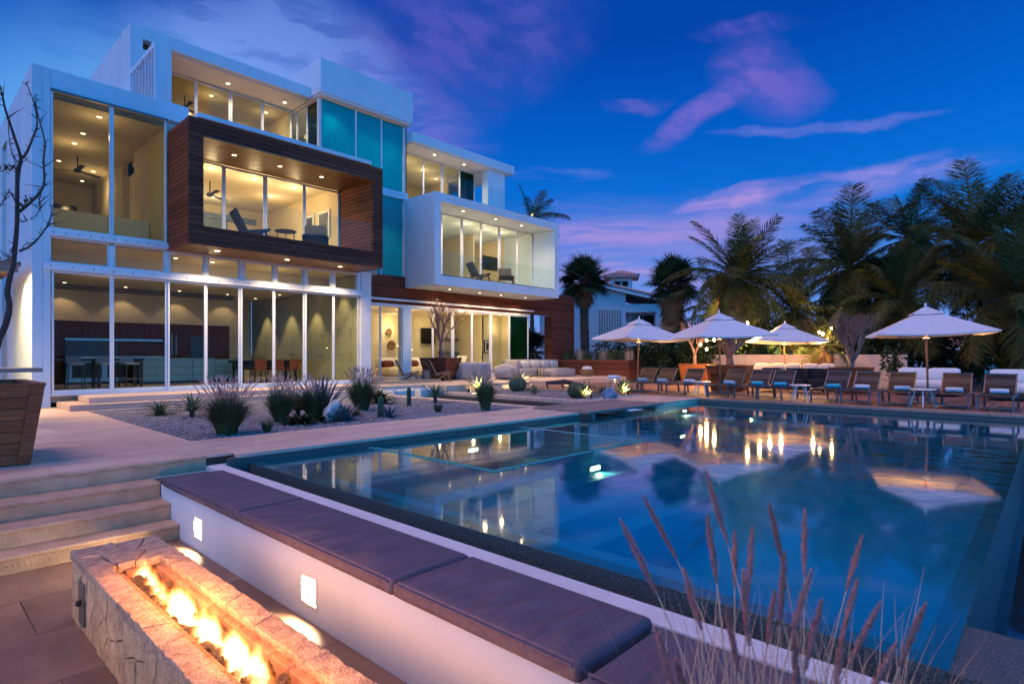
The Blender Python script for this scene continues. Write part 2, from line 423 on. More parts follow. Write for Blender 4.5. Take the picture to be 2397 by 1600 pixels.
class MB:
    def __init__(s):
        s.v = []; s.f = []; s.mi = []; s.cur = 0
    def add(s, vs, fs):
        k = len(s.v)
        s.v += [tuple(v) for v in vs]
        s.f += [tuple(i + k for i in f) for f in fs]
        s.mi += [s.cur] * len(fs)
        return s
    def box(s, x0, x1, y0, y1, z0, z1):
        s.add([(x0, y0, z0), (x1, y0, z0), (x1, y1, z0), (x0, y1, z0), (x0, y0, z1), (x1, y0, z1), (x1, y1, z1), (x0, y1, z1)],
              [(0, 3, 2, 1), (4, 5, 6, 7), (0, 1, 5, 4), (1, 2, 6, 5), (2, 3, 7, 6), (3, 0, 4, 7)])
        return s
    def hexa(s, b, t):
        """b, t: four bottom and four top corners, counter-clockwise"""
        s.add(list(b) + list(t), [(0, 3, 2, 1), (4, 5, 6, 7), (0, 1, 5, 4), (1, 2, 6, 5), (2, 3, 7, 6), (3, 0, 4, 7)])
        return s
    def bar(s, a, b, w, h=None, up=(0, 0, 1)):
        h = h or w
        a = Vector(a); b = Vector(b)
        d = (b - a).normalized()
        upv = Vector(up)
        if abs(d.dot(upv)) > .98:
            upv = Vector((1, 0, 0))
        r = d.cross(upv).normalized() * w / 2
        u = r.cross(d).normalized() * h / 2
        s.add([a - r - u, a + r - u, a + r + u, a - r + u, b - r - u, b + r - u, b + r + u, b - r + u],
              [(0, 1, 2, 3), (7, 6, 5, 4), (0, 4, 5, 1), (1, 5, 6, 2), (2, 6, 7, 3), (3, 7, 4, 0)])
        return s
    def tube(s, pts, rad, seg=6, cap=True):
        pts = [Vector(p) for p in pts]
        if isinstance(rad, (int, float)):
            rad = [rad] * len(pts)
        k = len(s.v)
        ref = None
        for i, p in enumerate(pts):
            d = (pts[min(i + 1, len(pts) - 1)] - pts[max(i - 1, 0)])
            if d.length < 1e-9: d = Vector((0, 0, 1))
            d.normalize()
            if ref is None:
                ref = d.orthogonal().normalized()
            r = (ref - d * ref.dot(d))
            if r.length < 1e-6: r = d.orthogonal()
            r.normalize(); ref = r
            u = d.cross(r)
            for j in range(seg):
                a = 2 * math.pi * j / seg
                q = p + (r * math.cos(a) + u * math.sin(a)) * rad[i]
                s.v.append((q.x, q.y, q.z))
        n0 = len(s.f)
        for i in range(len(pts) - 1):
            for j in range(seg):
                j2 = (j + 1) % seg
                s.f.append((k + i * seg + j, k + i * seg + j2, k + (i + 1) * seg + j2, k + (i + 1) * seg + j))
        if cap:
            s.f.append(tuple(k + j for j in reversed(range(seg))))
            s.f.append(tuple(k + (len(pts) - 1) * seg + j for j in range(seg)))
        s.mi += [s.cur] * (len(s.f) - n0)
        return s
    def lathe(s, prof, c=(0, 0, 0), seg=16):
        k = len(s.v)
        for r, z in prof:
            for j in range(seg):
                a = 2 * math.pi * j / seg
                s.v.append((c[0] + r * math.cos(a), c[1] + r * math.sin(a), c[2] + z))
        n0 = len(s.f)
        for i in range(len(prof) - 1):
            for j in range(seg):
                j2 = (j + 1) % seg
                s.f.append((k + i * seg + j, k + i * seg + j2, k + (i + 1) * seg + j2, k + (i + 1) * seg + j))
        s.f.append(tuple(k + j for j in reversed(range(seg))))
        s.f.append(tuple(k + (len(prof) - 1) * seg + j for j in range(seg)))
        s.mi += [s.cur] * (len(s.f) - n0)
        return s
    def prism(s, poly, z0, z1):
        n = len(poly)
        s.add([(x, y, z0) for x, y in poly] + [(x, y, z1) for x, y in poly],
              [tuple(reversed(range(n))), tuple(range(n, 2 * n))] + [(i, (i + 1) % n, (i + 1) % n + n, i + n) for i in range(n)])
        return s
    def mesh(s, name, mats, smooth=False):
        me = bpy.data.meshes.new(name)
        me.from_pydata(s.v, [], s.f)
        if not isinstance(mats, (list, tuple)):
            mats = [mats]
        for m in mats:
            me.materials.append(MAT[m] if isinstance(m, str) else m)
        if len(mats) > 1:
            me.polygons.foreach_set('material_index', s.mi)
        if smooth:
            me.polygons.foreach_set('use_smooth', [True] * len(me.polygons))
        me.update()
        return me
    def build(s, name, mat, parent=None, bevel=0, smooth=False, sub=0, seg=2):
        o = bpy.data.objects.new(name, s.mesh(name, mat, smooth))
        link(o, parent)
        if bevel:
            b = o.modifiers.new('bevel', 'BEVEL'); b.width = bevel; b.segments = seg; b.limit_method = 'ANGLE'; b.angle_limit = R(40)
        if sub:
            b = o.modifiers.new('sub', 'SUBSURF'); b.levels = sub; b.render_levels = sub
        return o
def box(name, mat, parent, *d, bevel=0):
    return MB().box(*d).build(name, mat, parent, bevel)
def struct(name, mb, mat, **k):
    return tag(mb.build(name, mat, None, **k), kind='structure')
_cache = {}
def piece(name, mat, parent, x0, x1, y0, y1, z0, z1, bevel=.006, rot=None):
    """one board / slab / tile: an object that shares its mesh with equal pieces"""
    key = (name, mat, round(x1 - x0, 3), round(y1 - y0, 3), round(z1 - z0, 3), bevel)
    me = _cache.get(key)
    if me is None:
        a, b, c = (x1 - x0) / 2, (y1 - y0) / 2, (z1 - z0) / 2
        bm = bmesh.new()
        bmesh.ops.create_cube(bm, size=2)
        for v in bm.verts:
            v.co = (v.co.x * a, v.co.y * b, v.co.z * c)
        if bevel:
            bmesh.ops.bevel(bm, geom=list(bm.edges), offset=min(bevel, a * .4, b * .4, c * .4), segments=1, affect='EDGES')
        me = bpy.data.meshes.new(name)
        bm.to_mesh(me); bm.free()
        me.materials.append(MAT[mat])
        _cache[key] = me
    o = bpy.data.objects.new(name, me)
    o.location = ((x0 + x1) / 2, (y0 + y1) / 2, (z0 + z1) / 2)
    if rot: o.rotation_euler = rot
    C.objects.link(o)
    if parent is not None:
        o.parent = parent
        o.matrix_parent_inverse = WM[parent.name].inverted()
    return o
def lamp(kind, loc, power, col=(1, .72, .40), size=.05, target=None, angle=100, blend=.6, parent=None, name='lamp_light'):
    l = bpy.data.lights.new(name, kind)
    l.energy = power; l.color = col
    if kind == 'SPOT':
        l.spot_size = R(angle); l.spot_blend = blend; l.shadow_soft_size = size
    elif kind == 'AREA':
        if isinstance(size, tuple):
            l.shape = 'RECTANGLE'; l.size, l.size_y = size
        else:
            l.size = size
        l.spread = R(angle)
    else:
        l.shadow_soft_size = size
    o = bpy.data.objects.new(name, l)
    o.location = loc
    if target is not None:
        o.rotation_euler = (Vector(target) - Vector(loc)).to_track_quat('-Z', 'Y').to_euler()
    C.objects.link(o)
    if parent is not None:
        o.parent = parent
        o.matrix_parent_inverse = WM[parent.name].inverted()
    return o
_dl = {}
LK = 2.1   # overall level of the recessed downlights
def downlight(parent, x, y, z, power=0, r=.055, angle=110, blend=.8, col=(1, .72, .40), mat='lamp', off=.03, inside=False):
    """recessed downlight: white trim ring, lit lens, its lamp, and indoors an added fill light"""
    key = (round(r, 3), mat)
    if key not in _dl:
        mb = MB(); mb.lathe([(r * .98, -.004), (r * 1.35, -.004), (r * 1.35, .006), (r * .98, .006)], seg=16)
        mb.f = mb.f[:-2]; mb.mi = mb.mi[:-2]
        mb.cur = 1; mb.lathe([(r, -.001), (r, .006)], seg=16)
        _dl[key] = mb.mesh('downlight', ['frame', mat])
    o = bpy.data.objects.new('downlight', _dl[key])
    o.location = (x, y, z - .005)
    C.objects.link(o)
    o.parent = parent
    o.matrix_parent_inverse = WM[parent.name].inverted()
    if power and inside:
        lamp('POINT', (x, y, z - .5), power * LK * .11, col, .08, parent=parent)  # added fill light below the ceiling, without a fixture; brightens ceiling and walls
        lamp('SPOT', (x, y, z - off), power * LK * .42, col, .05, (x, y, z - 2), 105, .7, parent)
    elif power:
        lamp('SPOT', (x, y, z - off), power * LK, col, .05, (x, y, z - 2), angle, blend, parent)
    return o
def window(parent, name, x0, x1, y, z0, z1, fw=.05, ft=.07, glassmat='clear', bottom=None, axis='x', gt=.012):
    """one framed pane: frame is the part, its pane a sub-part. axis x: lies in plane Y=y; axis y: plane X=y"""
    b = bottom if bottom is not None else fw
    mb = MB()
    def bb(m, a0, a1, c0, c1, t):
        if axis == 'x': m.box(a0, a1, y - t / 2, y + t / 2, c0, c1)
        else: m.box(y - t / 2, y + t / 2, a0, a1, c0, c1)
    bb(mb, x0, x0 + fw, z0, z1, ft); bb(mb, x1 - fw, x1, z0, z1, ft)
    bb(mb, x0 + fw, x1 - fw, z1 - fw, z1, ft - .004); bb(mb, x0 + fw, x1 - fw, z0, z0 + b, ft - .004)
    o = mb.build(name, 'frame', parent, bevel=.006)
    g = MB()
    bb(g, x0 + fw - .01, x1 - fw + .01, z0 + b - .01, z1 - fw + .01, gt)
    g.build('pane', glassmat, o)
    return o
def cushion_mesh(mb, x0, x1, y0, y1, z0, z1, r=.03, n=6, puff=.012, seed=0, wrinkle=.0):
    """soft slab: rounded rim, slightly domed and creased top"""
    rr = random.Random(seed)
    nx, ny = n, max(n, int(n * (y1 - y0) / max(.05, (x1 - x0))))
    ny = min(ny, 60)
    k = len(mb.v)
    rows = []
    def ring(inset, z):
        pts = []
        xa, xb, ya, yb = x0 + inset, x1 - inset, y0 + inset, y1 - inset
        for i in range(nx): pts.append((xa + (xb - xa) * i / nx, ya, z))
        for j in range(ny): pts.append((xb, ya + (yb - ya) * j / ny, z))
        for i in range(nx): pts.append((xb - (xb - xa) * i / nx, yb, z))
        for j in range(ny): pts.append((xa, yb - (yb - ya) * j / ny, z))
        return pts
    L = 2 * (nx + ny)
    rings = [ring(r * .7, z0), ring(0, z0 + r * .6), ring(-puff * .5, (z0 + z1) / 2), ring(0, z1 - r * .5), ring(r * .6, z1)]
    for rg in rings: mb.v += rg
    n0 = len(mb.f)
    for i in range(len(rings) - 1):
        for j in range(L):
            j2 = (j + 1) % L
            mb.f.append((k + i * L + j, k + i * L + j2, k + (i + 1) * L + j2, k + (i + 1) * L + j))
    mb.f.append(tuple(k + j for j in reversed(range(L))))
    # top grid
    kt = len(mb.v)
    a = r * .6
    for j in range(ny + 1):
        for i in range(nx + 1):
            u, v = i / nx, j / ny
            e = min(1, 4 * min(u, 1 - u)) * min(1, 8 * min(v, 1 - v))
            x = x0 + a + (x1 - x0 - 2 * a) * u; y = y0 + a + (y1 - y0 - 2 * a) * v
            w = wrinkle * mnoise.noise(Vector((x * 3 + seed, (y + .35 * x) * 11, seed))) if wrinkle else 0
            mb.v.append((x, y, z1 + puff * e ** .5 + w * e))
    for j in range(ny):
        for i in range(nx):
            q = kt + j * (nx + 1) + i
            mb.f.append((q, q + 1, q + nx + 2, q + nx + 1))
    mb.mi += [mb.cur] * (len(mb.f) - n0)
    return mb
def blob_mesh(name, mat, seed, sx, sy, sz, sub=2, amp=.25, freq=1.6):
    bm = bmesh.new()
    bmesh.ops.create_icosphere(bm, subdivisions=sub, radius=1)
    for v in bm.verts:
        d = v.co.normalized()
        k = 1 + amp * mnoise.noise(d * freq + Vector((seed * 3.7, seed, 0))) + amp * .5 * mnoise.noise(d * freq * 2.7 + Vector((0, seed * 2.1, 5)))
        v.co = Vector((d.x * sx, d.y * sy, d.z * sz)) * k
    me = bpy.data.meshes.new(name)
    bm.to_mesh(me); bm.free()
    me.materials.append(MAT[mat])
    return me
def obj(name, me, parent=None, loc=(0, 0, 0), rot=(0, 0, 0), sc=(1, 1, 1)):
    o = bpy.data.objects.new(name, me)
    o.location = loc; o.rotation_euler = rot; o.scale = sc
    link(o, parent, Matrix.LocRotScale(Vector(loc), Euler(rot), Vector(sc)))
    return o

# ------------------------------------------------------------------ the setting: ground, paving, pit, pool
g_ = MB()
for x0, x1, y0, y1 in ((-600, 900, 18, 900), (-600, -6, -600, 18), (24.4, 900, -600, 18), (-6, 24.4, -600, -6)):
    g_.add([(x0, y0, -.06), (x1, y0, -.06), (x1, y1, -.06), (x0, y1, -.06)], [(0, 1, 2, 3)])
struct('ground', g_, 'soil')
pv = MB()
pv.box(-6, 3.0, 7.66, 18, -.14, 0)
pv.box(3.0, 10.2, 7.5, 9.15, -.14, 0)
pv.box(10.2, 10.8, 8.85, 9.15, -.14, 0)
pv.box(3.0, 10.55, 15.70, 18, -.14, -.004)
pv.box(10.55, 10.80, 9.15, 18, -.14, -.002)
pv.box(12.92, 13.15, 8.85, 15.05, -.14, 0)
pv.box(13.5, 16.02, 7.5, 9.15, -.14, 0)
pv.box(13.15, 13.5, 8.85, 9.15, -.14, -.002)
pav = struct('paving', MB().box(-6, 3.0, 7.78, 18, -.14, -.012).box(3.0, 10.2, 7.64, 9.14, -.14, -.012), 'mortar')
r9 = random.Random(9)
k = 0
y = 7.69
while y < 17.35:
    y2 = min(y + .61, 18)
    x = .0 - (.6 if k % 2 else 0)
    piece('paver', 'trav', pav, -6, x - .0015, y, y2 - .003, -.03, 0, .002)
    while x < 2.98:
        x2 = min(3.0, x + 1.22)
        if 3.0 - x2 < .25: x2 = 3.0
        piece('paver', 'trav', pav, x + .0015, x2 - .0015, y, y2 - .003, -.03, r9.uniform(-.0006, .0006), .002)
        x = x2
    y = y2; k += 1
for k, (y, y2) in enumerate(((7.5, 8.05), (8.05, 8.60), (8.60, 9.15))):
    x = 3.0
    while x < 10.19:
        x2 = min(10.2, x + (1.22 if x > 3.01 or k % 2 == 0 else .6))
        if 10.2 - x2 < .25: x2 = 10.2
        piece('paver', 'trav', pav, x + .0015, x2 - .0015, y + .0015, y2 - .0015, -.05 if k == 0 else -.03, r9.uniform(-.0006, .0006), .006 if k == 0 else .002)
        x = x2
pv.v = pv.v[16:]; pv.f = [tuple(i_ - 16 for i_ in f_) for f_ in pv.f[12:]]; pv.mi = pv.mi[12:]
struct('path', pv, 'trav', bevel=.008)
tr = MB()
tr.box(12.92, 24.3, 15.1, 19.5, -.1, .2)
tr.box(10.8, 12.92, 16.25, 19.5, -.1, .2)
struct('terrace', tr, 'trav', bevel=.01)
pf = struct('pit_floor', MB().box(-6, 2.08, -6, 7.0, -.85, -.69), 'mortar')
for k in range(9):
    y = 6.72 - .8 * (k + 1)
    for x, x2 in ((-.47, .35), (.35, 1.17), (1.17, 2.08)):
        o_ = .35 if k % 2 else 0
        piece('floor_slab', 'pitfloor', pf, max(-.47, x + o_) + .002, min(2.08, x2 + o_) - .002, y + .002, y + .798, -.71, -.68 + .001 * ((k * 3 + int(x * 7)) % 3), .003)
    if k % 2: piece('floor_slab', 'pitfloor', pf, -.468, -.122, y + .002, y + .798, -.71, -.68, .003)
gb = MB(); gb.box(3.0, 10.55, 9.15, 15.7, -.2, -.05)
struct('gravel_bed', gb, 'gravel_bed')
gb = MB(); gb.box(13.15, 19.4, 9.15, 15.1, -.2, -.06)
struct('planting_bed', gb, 'gravel_bed')

# steps down to the fire pit: slabs with a proud nosing, each slab a piece
steps = MB().box(-6, 2.08, 6.76, 7.62, -.85, -.58).build('steps', 'mortar'); tag(steps, kind='structure')
edges = [(7.66, 0.0), (7.33, -.175), (6.99, -.35), (6.71, -.52), (None, -.68)]
r5 = random.Random(5)
for i in range(4):
    y, z = edges[i]
    zb = edges[i + 1][1]
    yb = edges[i - 1][0] if i else None
    xe = 2.08 if i else 2.68
    for x, x2 in ((-6, -3.1), (-3.1, -.3), (-.3, xe)):
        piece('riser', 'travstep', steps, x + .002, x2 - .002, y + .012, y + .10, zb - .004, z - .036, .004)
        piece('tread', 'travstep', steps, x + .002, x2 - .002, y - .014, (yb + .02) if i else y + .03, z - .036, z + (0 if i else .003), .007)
struct('step_core', MB().box(-6, 2.08, 7.1, 7.66, -.85, -.36).box(-6, 2.68, 7.42, 7.66, -.36, -.19), 'mortar')

# pool
PX0, PX1, PY0, PY1, WZ = 3.13, 15.9, .45, 7.5, -.12
pb = MB()
pb.box(PX0, PX1 + .1, PY0 - .1, PY1 + .1, -1.75, -1.6)
pb.box(PX1, PX1 + .12, PY0, PY1, -1.6, -.30)
struct('pool_basin', pb, 'basin')
pl = MB()
pl.box(PX0 + .12, 4.35, PY0, PY1, -1.6, -.50)          # bench ledge by the near wall
pl.box(4.35, PX1, PY0, 1.25, -1.6, -.50)               # ledge under the vanishing edge
for k in range(3):
    pl.box(4.35, 8.4, 4.79 - .34 * (k + 1), 4.79 - .34 * k, -1.6, -.42 - .24 * k)
pl.box(9.6, PX1, 6.2, PY1, -1.6, -.40)
struct('pool_ledge', pl, 'ledge')
wl_ = MB()
wl_.box(PX0, PX0 + .14, -4, PY1 + .02, -1.7, WZ - .004)
wl_.box(PX0 + .14, 16.2, PY0 - .12, PY0, -1.7, WZ - .004)
wl_.box(PX0 + .14, 3.75, -4, PY0 - .12, -1.7, WZ - .012)
wl_.box(PX1 - .004, PX1 + .12, PY0, PY1, -.30, -.065)
wl_.box(2.9, 10.2, PY1 + .012, PY1 + .12, -1.7, -.052)
wl_.box(10.2, PX1 + .1, PY1, PY1 + .12, -1.7, -.145)     # house side, below the coping
struct('pool_wall', wl_, 'mosaic')
struct('water', MB().add([(PX0 + .004, PY0 - .118, WZ), (PX1, PY0 - .118, WZ), (PX1, PY1, WZ), (PX0 + .004, PY1, WZ)], [(0, 1, 2, 3)]), 'pool_water')
struct('overflow_water', MB().add([(3.75, -6, -.78), (17, -6, -.78), (17, PY0 - .12, -.78), (3.75, PY0 - .12, -.78)], [(0, 1, 2, 3)]), 'rill_water')
struct('overflow_trough', MB().box(3.75, 24.4, -6, PY0 - .12, -1.3, -1.1).box(2.86, PX0, -4, PY1, -.75, -.55), 'channel')
spa = thing('pool_spa', 'square glass-edged spa set into the corner of the pool by the house', 'spa', (6.5, 6.0, -1.6))
sw = MB()
sw.box(4.83, 8.23, 4.79, 4.87, -1.6, WZ + .003); sw.box(4.83, 4.91, 4.87, 7.42, -1.6, WZ + .003)
sw.box(8.15, 8.23, 4.87, 7.42, -1.6, WZ + .003)
sw.build('spa_wall', 'spatile', spa)
sb = MB(); sb.box(4.91, 8.15, 4.87, 5.35, -1.6, -.55); sb.box(4.91, 5.4, 5.35, 7.48, -1.6, -.552); sb.box(7.66, 8.15, 5.35, 7.48, -1.6, -.552); sb.box(5.4, 7.66, 5.35, 7.48, -1.6, -1.05)
sb.box(4.6, 4.83, 4.79, 7.48, -1.6, -.40)
sb.build('spa_seat', 'spatile', spa)
rimg = MB(); rimg.box(4.832, 8.228, 4.80, 4.83, WZ, WZ + .022); rimg.box(4.845, 4.875, 4.83, 7.42, WZ, WZ + .022)
rimg.build('glass_rim', 'spaglass', spa)
# underwater lamps
for i, (x, y, z, p, lab, tgt) in enumerate((
        (7.0, 7.46, -.42, 26, 'warm underwater lamp in the spa wall', (6.4, 5, -1.0)),
        (9.05, 7.46, -.30, 22, 'warm underwater lamp below the coping left of the plank bridge', (9.2, 4, -.9)),
        (15.0, 7.46, -.30, 22, 'warm underwater lamp below the coping in the far pool corner', (13, 5.5, -.7)),
        (6.85, 4.77, -.36, 14, 'warm underwater lamp on the outer wall of the spa', (6.9, 2.5, -1.2)),
        (15.86, 5.95, -.50, 9, 'small underwater lamp in the far pool wall', (13, 5.6, -1.2)),
        (12.3, 6.17, -.60, 9, 'small underwater lamp in the side of the far ledge', (12.2, 4, -1.2)))):
    t = thing('pool_lamp', lab, 'lamp', (x, y, z), group='underwater pool lamps')
    mb = MB()
    if z < -1.2:
        mb.lathe([(.0, .0), (.11, .0), (.11, .02), (.09, .03)], (x, y, z)); mb.build('rim', 'steel', t)
        MB().lathe([(.085, .03), (.07, .036), (.0, .038)], (x, y, z)).build('lens', 'lamp', t)
        lamp('POINT', (x, y, z + .12), p, (1, .8, .5), .05, parent=t)
    else:
        mb.box(x - .14, x + .14, y, y + .03, z - .05, z + .05); mb.build('rim', 'steel', t)
        MB().box(x - .11, x + .11, y - .012, y - .002, z - .03, z + .03).build('lens', 'lamp', t)
        lamp('SPOT', (x, y - .04, z), p * 3, (1, .78, .46), .05, tgt, 140, .8, t)

# rill between the two beds, with a low stone basin at its head
ch = MB()
ch.box(10.8, 12.92, 7.5, 16.25, -.5, -.30)
ch.box(10.8, 11.05, 8.9, 15.2, -.30, -.10); ch.box(12.67, 12.92, 8.9, 15.2, -.30, -.10)
ch.box(11.05, 11.3, 8.9, 15.2, -.30, -.2); ch.box(12.42, 12.67, 8.9, 15.2, -.30, -.2)
struct('rill', ch, 'channel')
struct('rill_water', MB().add([(11.05, 7.6, -.16), (12.67, 7.6, -.16), (12.67, 15.2, -.16), (11.05, 15.2, -.16)], [(0, 1, 2, 3)]), 'rill_water')
hb = thing('stone_basin', 'low white stone basin in two halves at the head of the rill', 'basin', (11.85, 15.7, -.1))
for x0, x1 in ((10.86, 11.70), (11.95, 12.86)):
    m = MB(); m.box(x0, x1, 15.25, 15.33, -.3, .10); m.box(x0, x1, 16.1, 16.2, -.3, .10); m.box(x0, x0 + .08, 15.33, 16.1, -.3, .10); m.box(x1 - .08, x1, 15.33, 16.1, -.3, .10); m.box(x0 + .08, x1 - .08, 15.33, 16.1, -.3, -.02)
    m.build('basin_half', 'plaster2', hb, bevel=.008)

# deck of boards beyond the pool, and its edge boards
dk = MB().box(16.06, 24.4, -6, 15.1, -.3, -.05).build('deck', 'mortar'); tag(dk, kind='structure')
y = -1.2
rb = random.Random(11)
while y < 15.0:
    cut = rb.uniform(19.0, 22.0)
    piece('deck_board', 'deckw', dk, 16.40, cut - .003, y, min(y + .138, 15.09), -.05, rb.uniform(-.002, .001), .006)
    piece('deck_board', 'deckw', dk, cut + .003, 24.38, y, min(y + .138, 15.09), -.05, rb.uniform(-.002, .001), .006)
    y += .145
y = -1.2
while y < 7.45:
    y2 = min(7.48, y + 2.2)
    piece('edge_board', 'bridgew', dk, 15.88, 16.13, y, y2 - .006, -.06, .004, .008)
    piece('edge_board', 'bridgew', dk, 16.14, 16.39, y, y2 - .006, -.06, .002, .008)
    y = y2
while y < 15.0:
    y2 = min(15.05, y + 2.2)
    piece('edge_board', 'bridgew', dk, 16.14, 16.39, y, y2 - .006, -.06, .002, .008)
    y = y2
# plank bridge at the pool edge
br = thing('plank_bridge', 'low bridge of weathered planks over the rill at the pool edge', 'footbridge', (11.8, 8.1, -.05))
y = 7.28
for k in range(6):
    piece('plank', 'bridgew', br, 10.2 - .02 * (k % 2), 13.5, y, y + .245, -.03, .035 + .003 * (k % 3), .010)
    y += .262
for x in (10.5, 11.85, 13.2):
    MB().box(x - .05, x + .05, 7.35, 8.8, -.14, -.032).build('joist', 'bridgew', br)

# ------------------------------------------------------------------ bench by the pool wall
bench = thing('built_in_bench', 'long white plastered bench with recessed lamps beside the fire pit', 'bench', (2.3, 3.5, -.68))
bw = MB()
LY = (6.16, 3.95, 1.74)
ys = [7.32]
for y in LY: ys += [y + .105, y - .105]
ys.append(-3.0)
for a, b in zip(ys[0::2], ys[1::2]):
    bw.box(2.08, 2.20, b, a, -.70, -.2)
for y in LY:
    bw.box(2.08, 2.20, y - .105, y + .105, -.70, -.555); bw.box(2.08, 2.20, y - .105, y + .105, -.355, -.2)
bw.box(2.20, 2.70, -3.0, 7.32, -.70, -.201)
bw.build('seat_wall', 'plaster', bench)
MB().box(2.685, 2.86, -3.0, 7.655, -.70, -.12).build('back_coping', 'plaster2', bench, bevel=.012)
for y in LY:
    l = MB(); l.box(2.135, 2.145, y - .103, y + .103, -.553, -.357)
    l = l.build('recessed_lamp', 'wall_lamp', bench)
    for q in ((y - .118, y - .1, -.57, -.34), (y + .1, y + .118, -.57, -.34), (y - .1, y + .1, -.57, -.552), (y - .1, y + .1, -.358, -.34)):
        MB().box(2.074, 2.082, *q).build('lamp_trim', 'plaster2', bench)
    lamp('AREA', (2.128, y, -.42), 42, (1, .74, .42), (.2, .1), (1.75, y, -.72), 120, parent=bench)
for i, (y0, y1, lab) in enumerate(((5.17, 7.13, 'charcoal bench cushion nearest the steps'), (2.90, 5.13, 'creased charcoal bench cushion in the middle of the row'),
                                   (1.52, 2.86, 'short charcoal bench cushion nearer the fountain grass'), (-.9, 1.47, 'charcoal bench cushion at the bottom edge behind the fountain grass'))):
    mb = MB()
    cushion_mesh(mb, 2.045 - (.06 if i == 3 else 0), 2.675, y0, y1, -.197, -.095 - (.03 if i == 3 else 0), .03, 18, .014, i + 2, .034)
    c = mb.build('bench_cushion', 'cushion', None, smooth=True)
    tag(c, lab, 'cushion', 'cushions along the pool bench')
    pts = [(2.035, y1 - .02, -.108), (2.035, y0 + .02, -.108)]
    MB().tube(pts, .006, 5).build('piping', 'cushion', c)

b2_ = thing('built_in_bench', 'white plastered bench across the fire pit, at the foot of the steps on the left', 'bench', (-.75, 3.5, -.68))
MB().box(-1.05, -.47, -3, 6.70, -.70, -.2).build('seat_wall', 'plaster', b2_, bevel=.01)
MB().box(-1.25, -1.05, -3, 6.70, -.70, -.12).build('back_coping', 'plaster2', b2_, bevel=.012)
for y in (5.9, 4.3, 2.7, 1.1):
    MB().box(-.472, -.462, y - .1, y + .1, -.553, -.357).build('recessed_lamp', 'wall_lamp', b2_)
    lamp('SPOT', (-.43, y, -.44), 26, (1, .58, .23), .35, (.6, y, -.66), 160, 1.0, b2_)

# ------------------------------------------------------------------ fire pit
def clip(poly, n, d):
    out = []
    for i in range(len(poly)):
        a, b = poly[i], poly[(i + 1) % len(poly)]
        da = a[0] * n[0] + a[1] * n[1] - d; db = b[0] * n[0] + b[1] * n[1] - d
        if da <= 0: out.append(a)
        if da * db < 0:
            t = da / (da - db); out.append((a[0] + (b[0] - a[0]) * t, a[1] + (b[1] - a[1]) * t))
    return out
def voronoi(pts, rect):
    cells = []
    for i, p in enumerate(pts):
        poly = [(rect[0], rect[2]), (rect[1], rect[2]), (rect[1], rect[3]), (rect[0], rect[3])]
        for j, q in enumerate(pts):
            if i == j or not poly: continue
            n = (q[0] - p[0], q[1] - p[1])
            m = ((p[0] + q[0]) / 2, (p[1] + q[1]) / 2)
            poly = clip(poly, n, n[0] * m[0] + n[1] * m[1])
        if len(poly) >= 3: cells.append(poly)
    return cells
def jit_grid(rect, nx, ny, seed, j=.38):
    r = random.Random(seed)
    dx, dy = (rect[1] - rect[0]) / nx, (rect[3] - rect[2]) / ny
    return [(rect[0] + (i + .5 + (.5 if k % 2 else 0) * .6 + r.uniform(-j, j)) * dx, rect[2] + (k + .5 + r.uniform(-j, j)) * dy) for i in range(nx) for k in range(ny)]
def stones(parent, name, mat, rect, nx, ny, seed, to3, depth, gap=.004, proud=.006):
    """cracked stone facing: each stone a bevelled piece standing a little proud of the mortar. to3(u,v,h) -> world"""
    r = random.Random(seed)
    for poly in voronoi(jit_grid(rect, nx, ny, seed), rect):
        cx = sum(p[0] for p in poly) / len(poly); cy_ = sum(p[1] for p in poly) / len(poly)
        # roughen the outline
        ol = []
        for a, b in zip(poly, poly[1:] + poly[:1]):
            L = math.hypot(b[0] - a[0], b[1] - a[1]); k = max(1, int(L / .05))
            for t in range(k):
                f = t / k
                q = [a[0] + (b[0] - a[0]) * f, a[1] + (b[1] - a[1]) * f]
                if t:
                    nv = mnoise.noise_vector(Vector((q[0] * 23, q[1] * 23, seed))); q[0] += nv.x * .010; q[1] += nv.y * .010
                ol.append(q)
        def ins(d):
            o2 = []
            for q in ol:
                L = math.hypot(q[0] - cx, q[1] - cy_) or 1
                f = max(.1, (L - d) / L)
                o2.append((cx + (q[0] - cx) * f, cy_ + (q[1] - cy_) * f))
            return o2
        h = depth + r.uniform(-proud * .6, proud)
        r0, r1, r2 = ins(gap), ins(gap * 1.1), ins(gap * 2.2)
        n = len(ol)
        vs = [to3(u, v, 0) for u, v in r0] + [to3(u, v, h * .86) for u, v in r1] + [to3(u, v, h + r.uniform(-.003, .003)) for u, v in r2] + [to3(cx, cy_, h + r.uniform(-.002, .005))]
        fs = [(i, (i + 1) % n, (i + 1) % n + n, i + n) for i in range(n)] + [(i + n, (i + 1) % n + n, (i + 1) % n + 2 * n, i + 2 * n) for i in range(n)] + [(i + 2 * n, (i + 1) % n + 2 * n, 3 * n) for i in range(n)]
        mb = MB(); mb.add(vs, fs)
        o = mb.build(name, mat, parent)
        bm = bmesh.new(); bm.from_mesh(o.data); bmesh.ops.recalc_face_normals(bm, faces=bm.faces); bm.to_mesh(o.data); bm.free()
FX0, FX1, FY0, FY1, FZ = .92, 1.46, 1.25, 5.30, -.20
fp = thing('fire_pit', 'long fire pit of cracked stone blocks with lava rock down its middle', 'fire pit', ((FX0 + FX1) / 2, 3.3, -.68))
core = MB()
core.box(FX0 + .035, FX0 + .11, FY0, FY1 - .035, -.70, FZ - .045)
core.box(FX1 - .11, FX1 - .035, FY0, FY1 - .035, -.70, FZ - .045)
core.box(FX0 + .11, FX1 - .11, 4.74, FY1 - .035, -.70, FZ - .045)
core.box(FX0 + .11, FX1 - .11, FY0, 4.74, -.70, FZ - .16)
